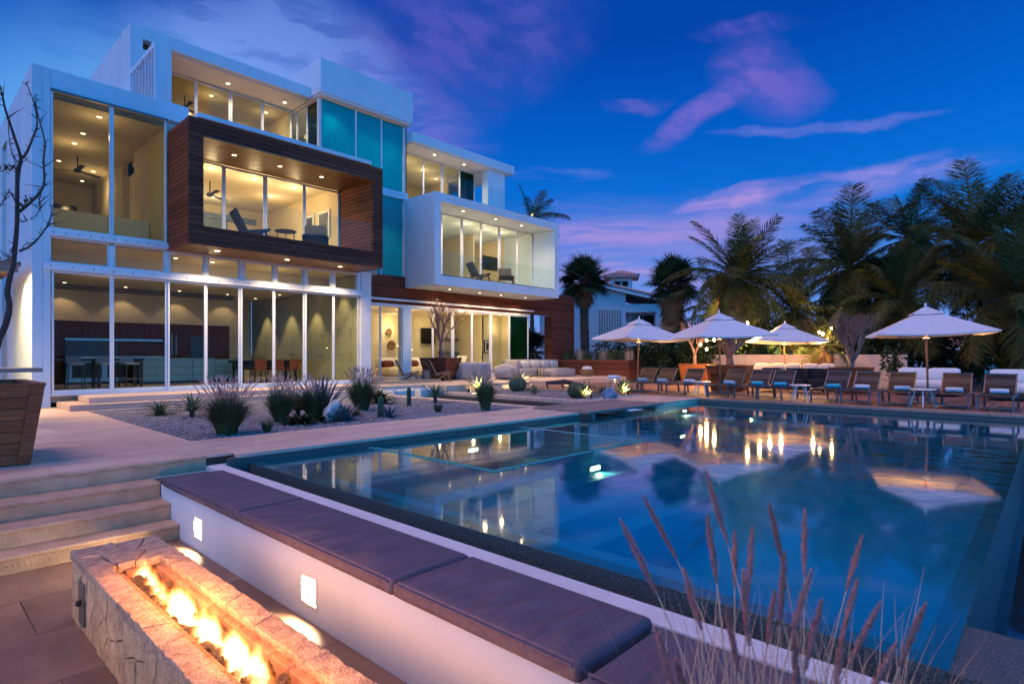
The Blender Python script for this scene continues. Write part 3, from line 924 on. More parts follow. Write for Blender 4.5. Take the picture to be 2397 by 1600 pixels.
core.build('core', 'mortar', fp)
stones(fp, 'stone', 'stone', (FY0, FY1, -.68, FZ - .055), 22, 2, 3, lambda u, v, h: (FX0 + .036 - h, u, v), .036)
stones(fp, 'stone', 'stone', (FX0, FX1, -.68, FZ - .055), 3, 2, 4, lambda u, v, h: (u, FY1 - .036 + h, v), .036)
stones(fp, 'stone', 'stone', (FY0, FY1, -.68, FZ - .055), 20, 3, 9, lambda u, v, h: (FX1 - .036 + h, u, v), .036)
stones(fp, 'rim_stone', 'rim', (FX0 - .012, FX0 + .125, FY0, 4.72), 1, 17, 6, lambda u, v, h: (u, v, FZ - .055 + h), .055, .003, .005)
stones(fp, 'rim_stone', 'rim', (FX1 - .125, FX1 + .012, FY0, 4.72), 1, 15, 16, lambda u, v, h: (u, v, FZ - .055 + h), .055, .003, .005)
stones(fp, 'rim_stone', 'rim', (FX0 - .012, FX1 + .012, 4.72, FY1 + .012), 3, 2, 21, lambda u, v, h: (u, v, FZ - .055 + h), .055, .005, .008)
for k in range(17):
    y = FY0 + .2 * k
    for x in (FX0 + .127, FX1 - .172):
        piece('lining_brick', 'brick', fp, x, x + .045, y + .004, y + .196, FZ - .15, FZ - .035, .006)
for x in (FX0 + .19, FX0 + .27):
    piece('lining_brick', 'brick', fp, x, x + .076, 4.66, 4.715, FZ - .15, FZ - .035, .006)
pm = MB().box(FX0 - .012, FX0 + .03, 4.86, 5.02, -.62, -.33).build('gas_valve_plate', 'grey_metal', fp, bevel=.004)
MB().lathe([(.0, 0), (.022, 0), (.022, .02), (.014, .03), (0, .03)], (0, 0, 0), 10).build('knob', 'bronze', pm)
kn = pm.children[0]; kn.location = (FX0 - .012, 4.94, -.47); kn.rotation_euler = (0, R(-90), 0)
rocks = [blob_mesh('lava_rock', 'lava', s, .055, .045, .036, 2, .55, 1.9) for s in range(6)]
rl = random.Random(21)
for k in range(230):
    y = rl.uniform(FY0 + .05, 4.64)
    x = rl.uniform(FX0 + .185, FX1 - .185)
    edge = abs(x - (FX0 + FX1) / 2) / .10
    s = rl.uniform(.6, 1.15)
    obj('lava_rock', rl.choice(rocks), fp, (x, y, FZ - .145 + rl.uniform(0, .03) + .035 * min(1.2, edge)), (rl.uniform(0, 6), rl.uniform(0, 6), rl.uniform(0, 6)), (s, s, s))

# flames: one glowing, feathered body of fire along the burner, with bare rock between its tongues
fm = bpy.data.materials.new('flame'); fm.use_nodes = True
ft = fm.node_tree; ft.nodes.remove(ft.nodes['Principled BSDF'])
def fn(op, a_, b_=None, c_=None, clamp=False):
    n = ft.nodes.new('ShaderNodeMath'); n.operation = op; n.use_clamp = clamp
    for i_, v in enumerate((a_, b_, c_)):
        if v is None: continue
        if isinstance(v, (int, float)): n.inputs[i_].default_value = v
        else: ft.links.new(v, n.inputs[i_])
    return n.outputs[0]
def fnoise(scale, vec, det=3, seed=0):
    mp = ft.nodes.new('ShaderNodeMapping'); mp.inputs['Scale'].default_value = scale; mp.inputs['Location'].default_value = (seed, seed * .7, seed * 1.3)
    ft.links.new(vec, mp.inputs[0])
    n = ft.nodes.new('ShaderNodeTexNoise'); n.inputs['Scale'].default_value = 1; n.inputs['Detail'].default_value = det; n.inputs['Distortion'].default_value = .4
    ft.links.new(mp.outputs[0], n.inputs['Vector'])
    return n.outputs[0]
gco = ft.nodes.new('ShaderNodeTexCoord'); V_ = gco.outputs['Object']
sp = ft.nodes.new('ShaderNodeSeparateXYZ'); ft.links.new(V_, sp.inputs[0])
FXC, FB, FH = (FX0 + FX1) / 2, FZ - .135, .27
u_ = fn('DIVIDE', fn('ABSOLUTE', fn('SUBTRACT', fn('ADD', sp.outputs[0], fn('MULTIPLY', fn('SUBTRACT', fnoise((0, 5, 0), V_, 2, 3), .5), .10)), FXC)), .088)
h_ = fn('DIVIDE', fn('SUBTRACT', sp.outputs[2], FB), FH)
amp = fn('MULTIPLY', fn('SUBTRACT', fnoise((0.01, 4.2, 0.01), V_, 3, 1), .31), 3.3, clamp=True)
rag = fn('SUBTRACT', fnoise((26, 26, 9), V_, 4, 5), .5)
big = fn('SUBTRACT', fnoise((9, 9, 4), V_, 2, 7), .5)
prof = fn('SUBTRACT', fn('MULTIPLY', amp, fn('SUBTRACT', 1.0, fn('POWER', u_, 1.7))), h_)
fld = fn('ADD', fn('ADD', prof, fn('MULTIPLY', rag, .75)), fn('MULTIPLY', big, .55))
mr = ft.nodes.new('ShaderNodeMapRange'); mr.interpolation_type = 'SMOOTHSTEP'; mr.inputs[1].default_value = .04; mr.inputs[2].default_value = .62
ft.links.new(fld, mr.inputs[0])
side = fn('SUBTRACT', 1.0, fn('POWER', u_, 4), clamp=True)
den = fn('MULTIPLY', fn('MULTIPLY', mr.outputs[0], side), fn('SUBTRACT', 1.0, fn('POWER', h_, 3), clamp=True))
rp = ft.nodes.new('ShaderNodeValToRGB')
fst = [(0, (1, .12, .008, 1)), (.25, (1, .26, .035, 1)), (.6, (1, .46, .14, 1)), (1, (1, .64, .30, 1))]
while len(rp.color_ramp.elements) < 4: rp.color_ramp.elements.new(.5)
for e, (p, c_) in zip(rp.color_ramp.elements, fst):
    e.position = p; e.color = c_
em = ft.nodes.new('ShaderNodeEmission')
ft.links.new(den, rp.inputs[0]); ft.links.new(rp.outputs[0], em.inputs[0])
ft.links.new(fn('MULTIPLY', fn('POWER', den, 1.3), 72), em.inputs[1])
ft.links.new(em.outputs[0], ft.nodes['Material Output'].inputs['Volume'])
MAT['flame'] = fm
fire = thing('fire', 'bright yellow flames burning along the lava rocks of the fire pit', 'fire', (1.2, 3.3, FZ - .12))
MB().box(FXC - .105, FXC + .105, 1.35, 4.62, FB, FB + FH).build('flame', 'flame', fire)
for cy0, s in ((4.47, .75), (4.20, .85), (3.92, 1.15), (3.70, 1.3), (3.50, 1.05), (3.22, .8), (2.84, 1.2), (2.40, 1.2), (1.95, 1.2)):
    lamp('POINT', (FXC, cy0, FZ + .14), 8.5 * s, (1, .36, .085), .07, parent=fire)

# ------------------------------------------------------------------ the house
H = thing('modern_house', 'white modern three-storey house with lit glass walls and a dark wood-clad balcony box', 'house', (7, 17.4, 0))
F0 = 17.4
FL = .30
# --- left volume
lw_ = MB()
lw_.box(2.26, 2.46, 17.36, 21.55, 0, 8.03); lw_.box(2.26, 2.46, 22.65, 32, 0, 8.03)
lw_.box(2.26, 2.46, 21.55, 22.65, 0, .4); lw_.box(2.26, 2.46, 21.55, 22.65, 7.3, 8.03)
lw_.box(2.46, 2.61, 17.362, 17.62, 0, 8.028)
lw_.box(2.61, 5.62, 17.364, 17.62, 7.56, 8.026)
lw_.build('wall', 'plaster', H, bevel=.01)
window(H, 'side_window', 21.55, 22.65, 2.38, .4, 7.3, .06, .08, 'dimglass', axis='y')
MB().box(2.46, 12.0, 17.62, 31.9, 7.46, 7.62).build('roof', 'plaster', H)
b1 = MB().box(2.55, 5.10, 17.30, 17.46, 4.07, 4.235).build('steel_beam', 'frame', H, bevel=.008)
b2 = MB().box(2.46, 11.03, 17.30, 17.46, 3.26, 3.435).build('steel_beam', 'frame', H, bevel=.008)
b3 = MB().box(5.10, 11.03, 17.34, 17.46, 4.005, 4.075).build('steel_beam', 'frame', H, bevel=.006)
bolt = MB().lathe([(0, 0), (.016, 0), (.016, .012), (.009, .018), (0, .018)], seg=8).mesh('bolt', 'grey_metal')
for bo, xs, z in ((b1, [2.65 + .245 * k for k in range(10)], 4.15), (b2, [2.6 + .42 * k for k in range(20)], 3.35)):
    for x in xs:
        obj('bolt', bolt, bo, (x, 17.30, z), (R(90), 0, 0))
window(H, 'fixed_window', 2.615, 3.83, 17.42, 4.24, 7.555, .045, .09, 'dimglass')
window(H, 'fixed_window', 3.835, 5.075, 17.42, 4.24, 7.555, .045, .09, 'dimglass')
MB().box(2.61, 5.09, 17.33, 17.37, 7.50, 7.555).build('window_head', 'alu', H)
cl = [2.62, 3.75, 3.91, 5.01, 5.17, 5.99, 6.14, 6.95, 7.14, 7.95, 8.13, 8.92, 9.12, 9.88, 10.09, 10.87]
for i in range(0, 16, 2):
    window(H, 'clerestory_window', cl[i] - .03, cl[i + 1] + .03, 17.42, 3.44, 4.0 if i > 2 else 4.065, .035, .06, 'clear')
    if i < 14:
        box('clerestory_post', 'frame', H, cl[i + 1] + .032, cl[i + 2] - .032, 17.37, 17.47, 3.437, 4.003)
box('clerestory_post', 'frame', H, 10.905, 11.02, 17.37, 17.47, 3.437, 4.003)
dr = [2.63, 3.845, 5.105, 6.07, 7.02, 8.02, 9.02, 10.03, 10.99]
for i in range(8):
    window(H, 'sliding_door', dr[i] + .002, dr[i + 1] - .002, 17.42 + (.035 if i % 2 else 0), FL + .012, 3.255, .048, .05, 'clear', bottom=.09)
MB().box(2.61, 11.02, 17.34, 17.50, FL - .03, FL + .01).build('door_track', 'frame', H)
MB().box(11.02, 11.43, 17.34, 17.75, 0, 4.10).build('column', 'plaster2', H, bevel=.01)
# --- kitchen shell
box('floor', 'floor_in', H, 2.46, 14.7, 17.5, 26.2, .1, FL)
box('ceiling', 'ceil', H, 2.46, 10.95, 17.62, 26.2, 4.02, 4.07)
kc = box('dropped_ceiling', 'ceil', H, 2.46, 10.95, 19.3, 26.2, 3.6, 4.018)
box('back_wall', 'room2', H, 2.46, 9.6, 24.0, 24.2, FL, 3.6)
box('back_wall', 'room3', H, 9.6, 10.95, 26.0, 26.2, FL, 3.6)
box('inner_wall', 'room2', H, 2.462, 2.50, 17.62, 24.0, FL, 4.0)
for k in range(4):
    box('air_slot', 'dark', H, 2.6, 9.4, 23.97, 23.995, 3.42 + .045 * k, 3.44 + .045 * k)
pwall = box('partition_wall', 'green_panel', H, 10.97, 11.25, 17.52, 26.0, FL, 4.0)
zs = [FL, 1.16, 2.05, 2.90, 3.6]
yy = [17.75, 18.55, 19.75, 20.95, 22.15, 23.35, 24.55, 25.9]
bdot = MB().lathe([(0, 0), (.02, 0), (.02, .012), (0, .014)], seg=8).mesh('panel_bolt', 'dark')
for i in range(7):
    for j in range(4):
        pp = piece('panel', 'green_panel', pwall, 10.945, 10.968, yy[i] + .006, yy[i + 1] - .006, zs[j] + .006, zs[j + 1] - .006, .003)
        for a in (yy[i] + .12, yy[i + 1] - .12):
            for c in (zs[j] + .11, zs[j + 1] - .11):
                obj('panel_bolt', bdot, pwall, (10.946, a, c), (0, R(-90), 0))
# kitchen fittings
cab = thing('kitchen_cabinets', 'tall reddish-brown kitchen cabinets along the back wall', 'cabinet', (6, 23.7, FL))
xs = [2.55, 3.45, 4.35, 5.25, 6.15, 7.05, 7.95, 9.0]
for a, b in zip(xs, xs[1:]):
    piece('door', 'cabinet', cab, a + .004, b - .004, 23.36, 23.40, FL + .1, 2.36, .003)
MB().box(2.55, 9.0, 23.41, 23.99, FL, 2.355).build('carcass', 'cabinet', cab)
for x in (6.98, 7.12):
    MB().tube([(x, 23.33, 1.25), (x, 23.33, 2.0)], .012, 6).build('handle', 'steel', cab)
MB().box(7.6, 8.25, 23.345, 23.36, 1.1, 1.95).build('glass_front', 'picture', cab)
ov = thing('range_oven', 'wide stainless steel range with a hood panel in the kitchen', 'oven', (5.2, 23.2, FL))
MB().box(3.85, 6.65, 23.0, 23.35, FL + .05, 1.20).build('body', 'steel', ov, bevel=.01)
MB().box(3.87, 5.3, 23.22, 23.34, 1.2, 1.78).build('splash_panel', 'picture', ov)
MB().box(3.85, 6.65, 23.2, 23.26, 1.72, 1.79).build('hood_rail', 'steel', ov)
for a, b in ((4.0, 4.8), (4.95, 5.75), (5.9, 6.55)):
    d = MB().box(a, b, 22.985, 23.0, .5, 1.0).build('oven_door', 'dark', ov)
    MB().tube([(a + .05, 22.95, 1.05), (b - .05, 22.95, 1.05)], .012, 6).build('handle', 'steel', d)
isl = thing('kitchen_island', 'long pale teal kitchen island with drawer fronts', 'kitchen island', (6.9, 21.8, FL))
MB().box(5.55, 8.6, 21.52, 22.5, FL, 1.10).build('body', 'dark', isl)
for k in range(4):
    for j, (a, b) in enumerate(((FL + .08, .56), (.57, .83), (.84, 1.09))):
        piece('drawer_front', 'teal_front', isl, 5.58 + .745 * k, 5.58 + .745 * k + .735, 21.49, 21.518, a, b, .003)
MB().box(5.5, 7.75, 21.44, 22.55, 1.10, 1.14).build('worktop', 'teal_front', isl, bevel=.005)
bw_ = MB().lathe([(.0, 0), (.09, 0), (.10, .02), (.06, .03), (.15, .09), (.20, .17), (.19, .172), (.14, .10), (.0, .04)], (6.75, 21.9, 1.14), 18)
tag(bw_.build('glass_bowl', 'clear', None, smooth=True), 'footed glass bowl on the kitchen island', 'bowl')
ht = thing('high_table', 'dark high kitchen table on square legs behind the first glass doors', 'table', (4.2, 20.3, FL))
MB().box(3.0, 5.25, 20.0, 20.75, 1.08, 1.14).build('top', 'dark', ht)
for x in (3.04, 4.1, 5.17):
    for y in (20.03, 20.68): MB().box(x - .035, x + .035, y - .035, y + .035, FL, 1.08).build('leg', 'dark', ht)
def bar_stool():
    t = thing('bar_stool', '', 'stool', group='stools at the high kitchen table')
    m = MB(); cushion_mesh(m, -.19, .19, -.18, .18, .66, .72, .02, 4, .01); m.build('seat', 'bluewall', t, smooth=True)
    MB().box(-.19, .19, .16, .18, .72, .92).build('backrest', 'bluewall', t, bevel=.01)
    for sx in (-1, 1):
        for sy in (-1, 1): MB().bar((sx * .16, sy * .15, .66), (sx * .2, sy * .2, 0), .025).build('leg', 'dark', t)
    MB().bar((-.18, -.175, .25), (.18, -.175, .25), .02).build('footrest', 'steel', t)
    return t
st0 = bar_stool()
for i, (x, lab) in enumerate(((3.5, 'blue-grey bar stool at the left end of the high kitchen table'), (4.2, 'blue-grey bar stool at the middle of the high kitchen table'), (4.8, 'blue-grey bar stool at the right end of the high kitchen table'))):
    s = st0 if i == 0 else copy_tree(st0)
    put(s, (x, 19.75, FL), .1 * i, 1, lab)
dt = thing('dining_table', 'dark dining table with a thick apron inside the kitchen glass', 'table', (9.2, 20.4, FL))
MB().box(8.0, 10.2, 19.9, 20.9, .98, 1.06).build('top', 'dark', dt, bevel=.005)
MB().box(8.1, 10.1, 20.0, 20.8, .74, .98).build('apron', 'dark', dt)
for x in (8.14, 10.02):
    for y in (20.0, 20.76): MB().box(x - .03, x + .03, y - .03, y + .03, FL, .98).build('leg', 'dark', dt)
def dchair():
    t = thing('dining_chair', '', 'chair', group='chairs at the dining table')
    MB().box(-.2, .2, -.2, .2, .42, .46).build('seat', 'cabinet', t, bevel=.01)
    MB().box(-.2, .2, -.215, -.195, .46, .80).build('backrest', 'cabinet', t, bevel=.008)
    for sx in (-1, 1):
        for sy in (-1, 1): MB().bar((sx * .18, sy * .18, .42), (sx * .19, sy * .2, 0), .03).build('leg', 'dark', t)
    return t
dc0 = dchair()
for i, (x, lab) in enumerate(((8.5, 'brown dining chair nearest the kitchen island'), (9.1, 'brown dining chair at the middle of the dining table'), (9.7, 'brown dining chair nearest the panelled wall'))):
    s = dc0 if i == 0 else copy_tree(dc0)
    put(s, (x, 19.65, FL), 0, 1, lab)
for x in (3.9, 5.6, 7.3, 9.0):
    downlight(kc, x, 23.55, 3.6, 13, angle=95, blend=.25)
for x, y in ((4.5, 20.8), (7.2, 20.8)):
    downlight(kc, x, y, 3.6, 18, inside=True)
for y in (18.3, 20.2, 22.2, 24.4):
    downlight(kc if y > 19.3 else H, 10.45, y, 3.6 if y > 19.3 else 4.02, 75, angle=70, blend=.5)
for x in (5.6, 6.6, 7.5, 8.5, 9.5):
    downlight(H, x, 18.4, 4.02, 22 if x in (6.6, 8.5) else 0, inside=True)
# --- second floor, left room behind the big panes
box('floor_slab', 'ceil', H, 2.46, 5.3, 17.5, 25, 4.075, 4.235)
box('ceiling', 'room2', H, 2.46, 5.3, 17.63, 26.3, 7.41, 7.455)
box('back_wall', 'room2', H, 2.46, 5.3, 26.0, 26.2, 4.24, 7.41)
box('inner_wall', 'room2', H, 2.462, 2.50, 17.63, 21.5, 4.24, 7.41)
box('inner_wall', 'room2', H, 2.462, 2.50, 22.7, 26.0, 4.24, 7.41)
box('partition_wall', 'room2', H, 5.12, 5.28, 17.52, 20.6, 4.24, 7.41)
box('partition_wall', 'room2', H, 5.12, 5.28, 21.9, 26.0, 4.24, 7.41)
box('half_wall', 'room', H, 2.52, 5.1, 19.0, 19.12, 4.24, 5.06)
tv = thing('wall_screen', 'black screen on the back wall of the upper left room', 'television', (4.1, 25.9, 6))
MB().box(3.72, 4.65, 25.9, 25.98, 6.0, 6.62).build('panel', 'screen', tv, bevel=.01)
for x, y, p in ((3.72, 18.1, 55), (3.69, 19.78, 0), (3.69, 20.89, 70), (3.68, 23.12, 0), (4.69, 23.62, 70), (4.67, 25.2, 0)):
    downlight(H, x, y, 7.41, p, inside=True)
# --- wood-clad balcony box
WY = 15.78
wb = MB()
wb.box(5.13, 5.42, WY + .03, 17.4, 4.08, 7.20); wb.box(10.51, 10.80, WY + .03, 17.8, 4.08, 7.20)
wb.box(5.42, 10.51, WY + .03, 17.8, 4.08, 4.40); wb.box(5.42, 10.51, WY + .03, 17.8, 6.84, 7.20)
wbox = wb.build('balcony_box', 'dark', H)
def rows(z0, z1, n):
    h = (z1 - z0) / n
    return [(z0 + h * k + .004, z0 + h * (k + 1) - .004) for k in range(n)]
rj = random.Random(2)
RH = .1235
nrow = 26
zz = rows(4.03, 7.225, nrow)
for k, (a, b) in enumerate(zz):
    j = rj.uniform(0, .006)
    if b < 4.56 or a > 6.77:
        c = rj.uniform(7, 9)
        piece('cladding_board', 'clad', wbox, 5.10, c - .003, WY - j, WY + .03, a, b, .005)
        piece('cladding_board', 'clad', wbox, c + .003, 10.83, WY - j, WY + .03, a, b, .005)
    else:
        piece('cladding_board', 'clad', wbox, 5.10, 5.445, WY - j, WY + .03, a, b, .005)
        piece('cladding_board', 'clad', wbox, 10.48, 10.83, WY - j, WY + .03, a, b, .005)
    piece('cladding_board', 'clad', wbox, 5.10 - j, 5.13, WY + .035, 17.38, a, b, .005)
    piece('cladding_board', 'clad', wbox, 10.80, 10.83 + j, WY + .035, 19.5, a, b, .005)
    if 4.42 < a < 6.80:
        piece('cladding_board', 'clad', wbox, 10.48 - j, 10.51, WY + .035, 17.74, a, b, .005)
        piece('cladding_board', 'clad', wbox, 5.42, 5.445 + j, WY + .035, 17.74, a, b, .005)
for k in range(14):
    y = WY + .035 + k * .1385
    piece('soffit_board', 'cladlite', wbox, 5.45, 10.475, y, y + .132, 6.795, 6.84, .004)
    if y < 17.3:
        piece('soffit_board', 'cladlite', wbox, 5.14, 10.795, y, y + .132, 4.045 + rj.uniform(0, .003), 4.08, .004)
for x, y in ((6.54, 16.65), (7.85, 16.66), (9.2, 16.7)):
    downlight(wbox, x, y, 6.795, 55, angle=120)
for x, y in ((6.02, 16.45), (7.98, 16.47), (9.76, 16.55)):
    downlight(wbox, x, y, 4.045, 190, r=.07, angle=135, off=.04)
MB().box(5.46, 10.46, WY + .06, WY + .072, 4.42, 5.42).build('railing_glass', 'rail', H)
MB().box(5.46, 10.46, WY + .05, WY + .085, 4.40, 4.44).build('railing_channel', 'dark', H)
box('balcony_floor', 'floor_in', H, 5.42, 10.48, WY + .1, 17.78, 4.40, 4.415)
mm = [5.46, 6.70, 7.92, 9.20, 10.47]
for i in range(4):
    window(H, 'sliding_door', mm[i] + .002, mm[i + 1] - .002, 17.80 + (.03 if i % 2 else 0), 4.42, 6.79, .055, .05, 'clear')
# room behind it
box('floor_slab', 'floor_in', H, 5.3, 12.0, 17.84, 23.6, 4.12, 4.40)
box('ceiling', 'ceil', H, 5.3, 10.62, 17.86, 23.6, 6.95, 7.0)
box('back_wall', 'room', H, 5.3, 10.62, 23.4, 23.6, 4.4, 6.95)
MB().box(5.32, 8.9, 23.30, 23.40, 4.4, 6.40).build('accent_wall', 'bluewall', H)
MB().box(5.32, 10.0, 23.28, 23.40, 6.41, 6.62).build('slate_band', 'bluewall', H)  # slate-blue strip on the back wall, above the accent wall
box('partition_wall', 'room', H, 10.45, 10.62, 17.88, 23.4, 4.4, 6.95)
box('partition_wall', 'room', H, 5.29, 5.40, 17.88, 23.4, 4.4, 6.95)
gr = thing('air_grille', 'slatted air grille on the upper balcony room back wall', 'grille', (7, 23.2, 6.4))
for k in range(6):
    MB().box(5.8, 7.9, 23.22, 23.27, 6.44 + .07 * k, 6.48 + .07 * k).build('slat', 'white_paint', gr)
for i, (ya, yb, za, zb, lab) in enumerate(((18.35, 19.15, 5.3, 6.3, 'dark framed picture hanging nearest the glass in the balcony room'), (19.45, 20.05, 5.4, 6.3, 'dark framed picture hanging further back in the balcony room'))):
    p = thing('framed_picture', lab, 'picture', (10.44, ya, za))
    MB().box(10.40, 10.448, ya, yb, za, zb).build('frame', 'white_paint', p, bevel=.006)
    MB().box(10.392, 10.399, ya + .1, yb - .1, za + .1, zb - .1).build('canvas', 'picture', p)
for x, y, p in ((6.72, 18.81, 85), (8.07, 18.93, 85), (9.43, 18.95, 85), (9.38, 20.6, 60), (6.6, 21.2, 60), (8.0, 22.2, 60)):
    downlight(H, x, y, 6.95, p * 1.5, inside=True)
def fan(loc, label):
    t = thing('ceiling_fan', label, 'ceiling fan', loc, group='ceiling fans')
    MB().tube([(loc[0], loc[1], loc[2] - .38), (loc[0], loc[1], loc[2])], .018, 8).build('rod', 'dark', t)
    MB().lathe([(0, 0), (.09, .01), (.11, .06), (.09, .11), (.03, .13)], (loc[0], loc[1], loc[2] - .50)).build('motor', 'dark', t, smooth=True)
    for k in range(3):
        a = .5 + k * 2.094
        c, s = math.cos(a), math.sin(a)
        m = MB(); m.hexa([(loc[0] + c * .1 - s * .04, loc[1] + s * .1 + c * .04, loc[2] - .46), (loc[0] + c * .1 + s * .04, loc[1] + s * .1 - c * .04, loc[2] - .44), (loc[0] + c * .75 + s * .07, loc[1] + s * .75 - c * .07, loc[2] - .44), (loc[0] + c * .75 - s * .07, loc[1] + s * .75 + c * .07, loc[2] - .46)],
                         [(loc[0] + c * .1 - s * .04, loc[1] + s * .1 + c * .04, loc[2] - .45), (loc[0] + c * .1 + s * .04, loc[1] + s * .1 - c * .04, loc[2] - .43), (loc[0] + c * .75 + s * .07, loc[1] + s * .75 - c * .07, loc[2] - .43), (loc[0] + c * .75 - s * .07, loc[1] + s * .75 + c * .07, loc[2] - .45)])
        m.build('blade', 'dark', t)
fan((7.2, 20.3, 6.95), 'dark ceiling fan in the wood-framed balcony room')
fan((7.3, 23.0, 10.62), 'dark ceiling fan in the top floor room')
fan((4.0, 22.2, 7.41), 'dark ceiling fan in the upper left room')
# slab over the balcony box and its glass rail
MB().box(5.30, 10.38, 15.72, 21.5, 7.228, 7.345).build('floor_slab', 'plaster', H, bevel=.008)
MB().box(5.62, 10.36, 15.86, 15.872, 7.30, 8.22).build('railing_glass', 'rail', H)
# --- third floor
T1 = 20.0
t3 = MB()
t3.box(4.87, 5.07, T1 + .22, 29, 7.62, 11.10)
t3.box(4.87, 5.20, T1, T1 + .22, 7.62, 11.10); t3.box(5.20, 5.42, T1, T1 + .22, 7.62, 10.42); t3.box(5.20, 5.42, T1, T1 + .22, 10.73, 11.10)
t3.box(5.42, 5.98, T1, T1 + .22, 7.62, 11.10)
t3.box(5.98, 10.60, T1, T1 + .22, 10.69, 11.08)
t3.build('wall', 'plaster', H, bevel=.008)
MB().box(5.07, 14.6, T1 + .22, 29, 10.72, 10.95).build('roof', 'plaster', H)
sof3 = MB().box(5.98, 10.60, T1 + .22, 21.52, 10.66, 10.70).build('soffit', 'soffit', H)
MB().box(5.20, 5.42, T1 + .30, T1 + .34, 10.42, 10.73).build('niche', 'cladlite', H)
box('terrace_floor', 'trav', H, 5.07, 10.6, 17.65, 21.5, 7.62, 7.64)
w3 = [6.0, 7.17, 8.32, 9.46, 10.6]
for i in range(4):
    window(H, 'sliding_door', w3[i] + .002, w3[i + 1] - .002, 21.5 + (.03 if i % 2 else 0), 7.66, 10.64, .055, .05, 'dimglass')
box('ceiling', 'room2', H, 5.1, 10.65, 21.56, 27.0, 10.62, 10.66)
box('back_wall', 'room', H, 5.1, 10.65, 26.8, 27.0, 7.6, 10.62)
box('partition_wall', 'room', H, 10.62, 10.75, 21.7, 26.8, 7.64, 10.62)
box('partition_wall', 'room', H, 5.08, 5.98, 21.45, 21.6, 7.64, 10.66)
box('floor_slab', 'floor_in', H, 5.1, 14.6, 21.56, 27, 7.63, 7.66)
p3 = thing('wall_screen', 'dark blue screen on the side wall of the top floor room', 'television', (10.55, 23, 9))
MB().box(10.55, 10.615, 22.4, 24.2, 8.7, 9.75).build('panel', 'picture', p3, bevel=.01)
for x, y in ((8.03, 20.97), (10.07, 20.99)):
    downlight(sof3, x, y, 10.66, 75, r=.06, angle=140)
for x, y, p in ((7.96, 22.3, 60), (9.96, 22.3, 60), (7.96, 24.6, 60), (9.94, 24.6, 60)):
    downlight(H, x, y, 10.62, p, inside=True)
# louvred screen at the terrace side
lv = thing('louvre_screen', 'white louvred side screen with a raking top on the roof terrace', 'screen', (4.9, 18.7, 8.03))
MB().box(4.87, 4.97, 17.66, 17.76, 8.0, 9.68).build('post', 'plaster', lv, bevel=.005)
MB().box(4.87, 4.97, 17.76, 19.99, 9.54, 9.68).build('rail', 'plaster', lv, bevel=.005)
for k in range(7):
    y = 17.95 + k * .29
    m = MB(); m.hexa([(4.86, y, 8.0), (4.875, y - .01, 8.0), (4.985, y + .17, 8.0), (4.97, y + .18, 8.0)], [(4.86, y, 9.54), (4.875, y - .01, 9.54), (4.985, y + .17, 9.54), (4.97, y + .18, 9.54)])
    m.build('louvre_blade', 'plaster', lv)
# --- stair tower of teal glass
tw = MB()
tw.box(10.60, 14.72, 19.30, 24.5, 10.745, 11.96)
tw.build('tower_parapet', 'plaster', H, bevel=.01)
MB().box(10.66, 14.66, 19.36, 24.4, 10.66, 10.745).build('soffit', 'soffit', H)
gx = [10.79, 12.21, 13.37, 14.45]
for i in range(3):
    a, b = gx[i], gx[i + 1]
    g = MB().box(a + .03, b - .03, 19.60, 19.612, 7.92 if i < 3 else 7.4, 10.62).build('teal_pane', 'tealg', H)
    MB().box(a + .03, b - .03, 19.60, 19.612, 4.45, 7.60).build('teal_pane', 'tealg', H)
for x in gx[1:3]:
    box('tower_mullion', 'frame', H, x - .03, x + .03, 19.565, 19.64, 4.45, 10.62)
box('tower_mullion', 'soffit', H, 10.70, 10.86, 19.63, 19.75, 7.35, 10.66)
box('tower_mullion', 'frame', H, 14.44, 14.50, 19.56, 19.65, 4.40, 10.62)
MB().box(10.6, 14.62, 19.50, 19.66, 7.60, 7.90).build('transom_beam', 'plaster', H, bevel=.01)
MB().box(10.79, 10.80, 19.66, 20.6, 7.4, 10.62).build('teal_pane', 'darkteal', H)
window(H, 'tower_side_window', 20.62, 21.46, 10.79, 7.66, 10.62, .05, .06, 'clear', axis='y')
MB().box(14.62, 14.632, 19.62, 20.3, 7.65, 10.62).build('teal_pane', 'darkteal', H)
box('tower_mullion', 'soffit', H, 14.52, 14.60, 19.64, 19.9, 7.65, 10.62)
box('back_wall', 'room2', H, 10.75, 14.5, 23.8, 24, 4.4, 10.65)
box('floor_slab', 'ceil', H, 10.85, 14.5, 19.75, 24, 7.3, 7.5)
box('partition_wall', 'room2', H, 14.5, 14.62, 20.4, 24, 4.2, 10.65)
box('ceiling', 'ceil', H, 10.8, 14.6, 19.7, 24, 10.60, 10.655)
for x, y, p in ((11.2, 20.1, 90), (12.7, 20.4, 90), (13.8, 20.4, 90), (13.9, 22.0, 0), (11.9, 22.0, 60)):
    downlight(H, x, y, 10.60, p, col=(1, .85, .6))
for x in (11.9, 13.5):
    downlight(H, x, 20.6, 7.3, 90, col=(1, .85, .6))
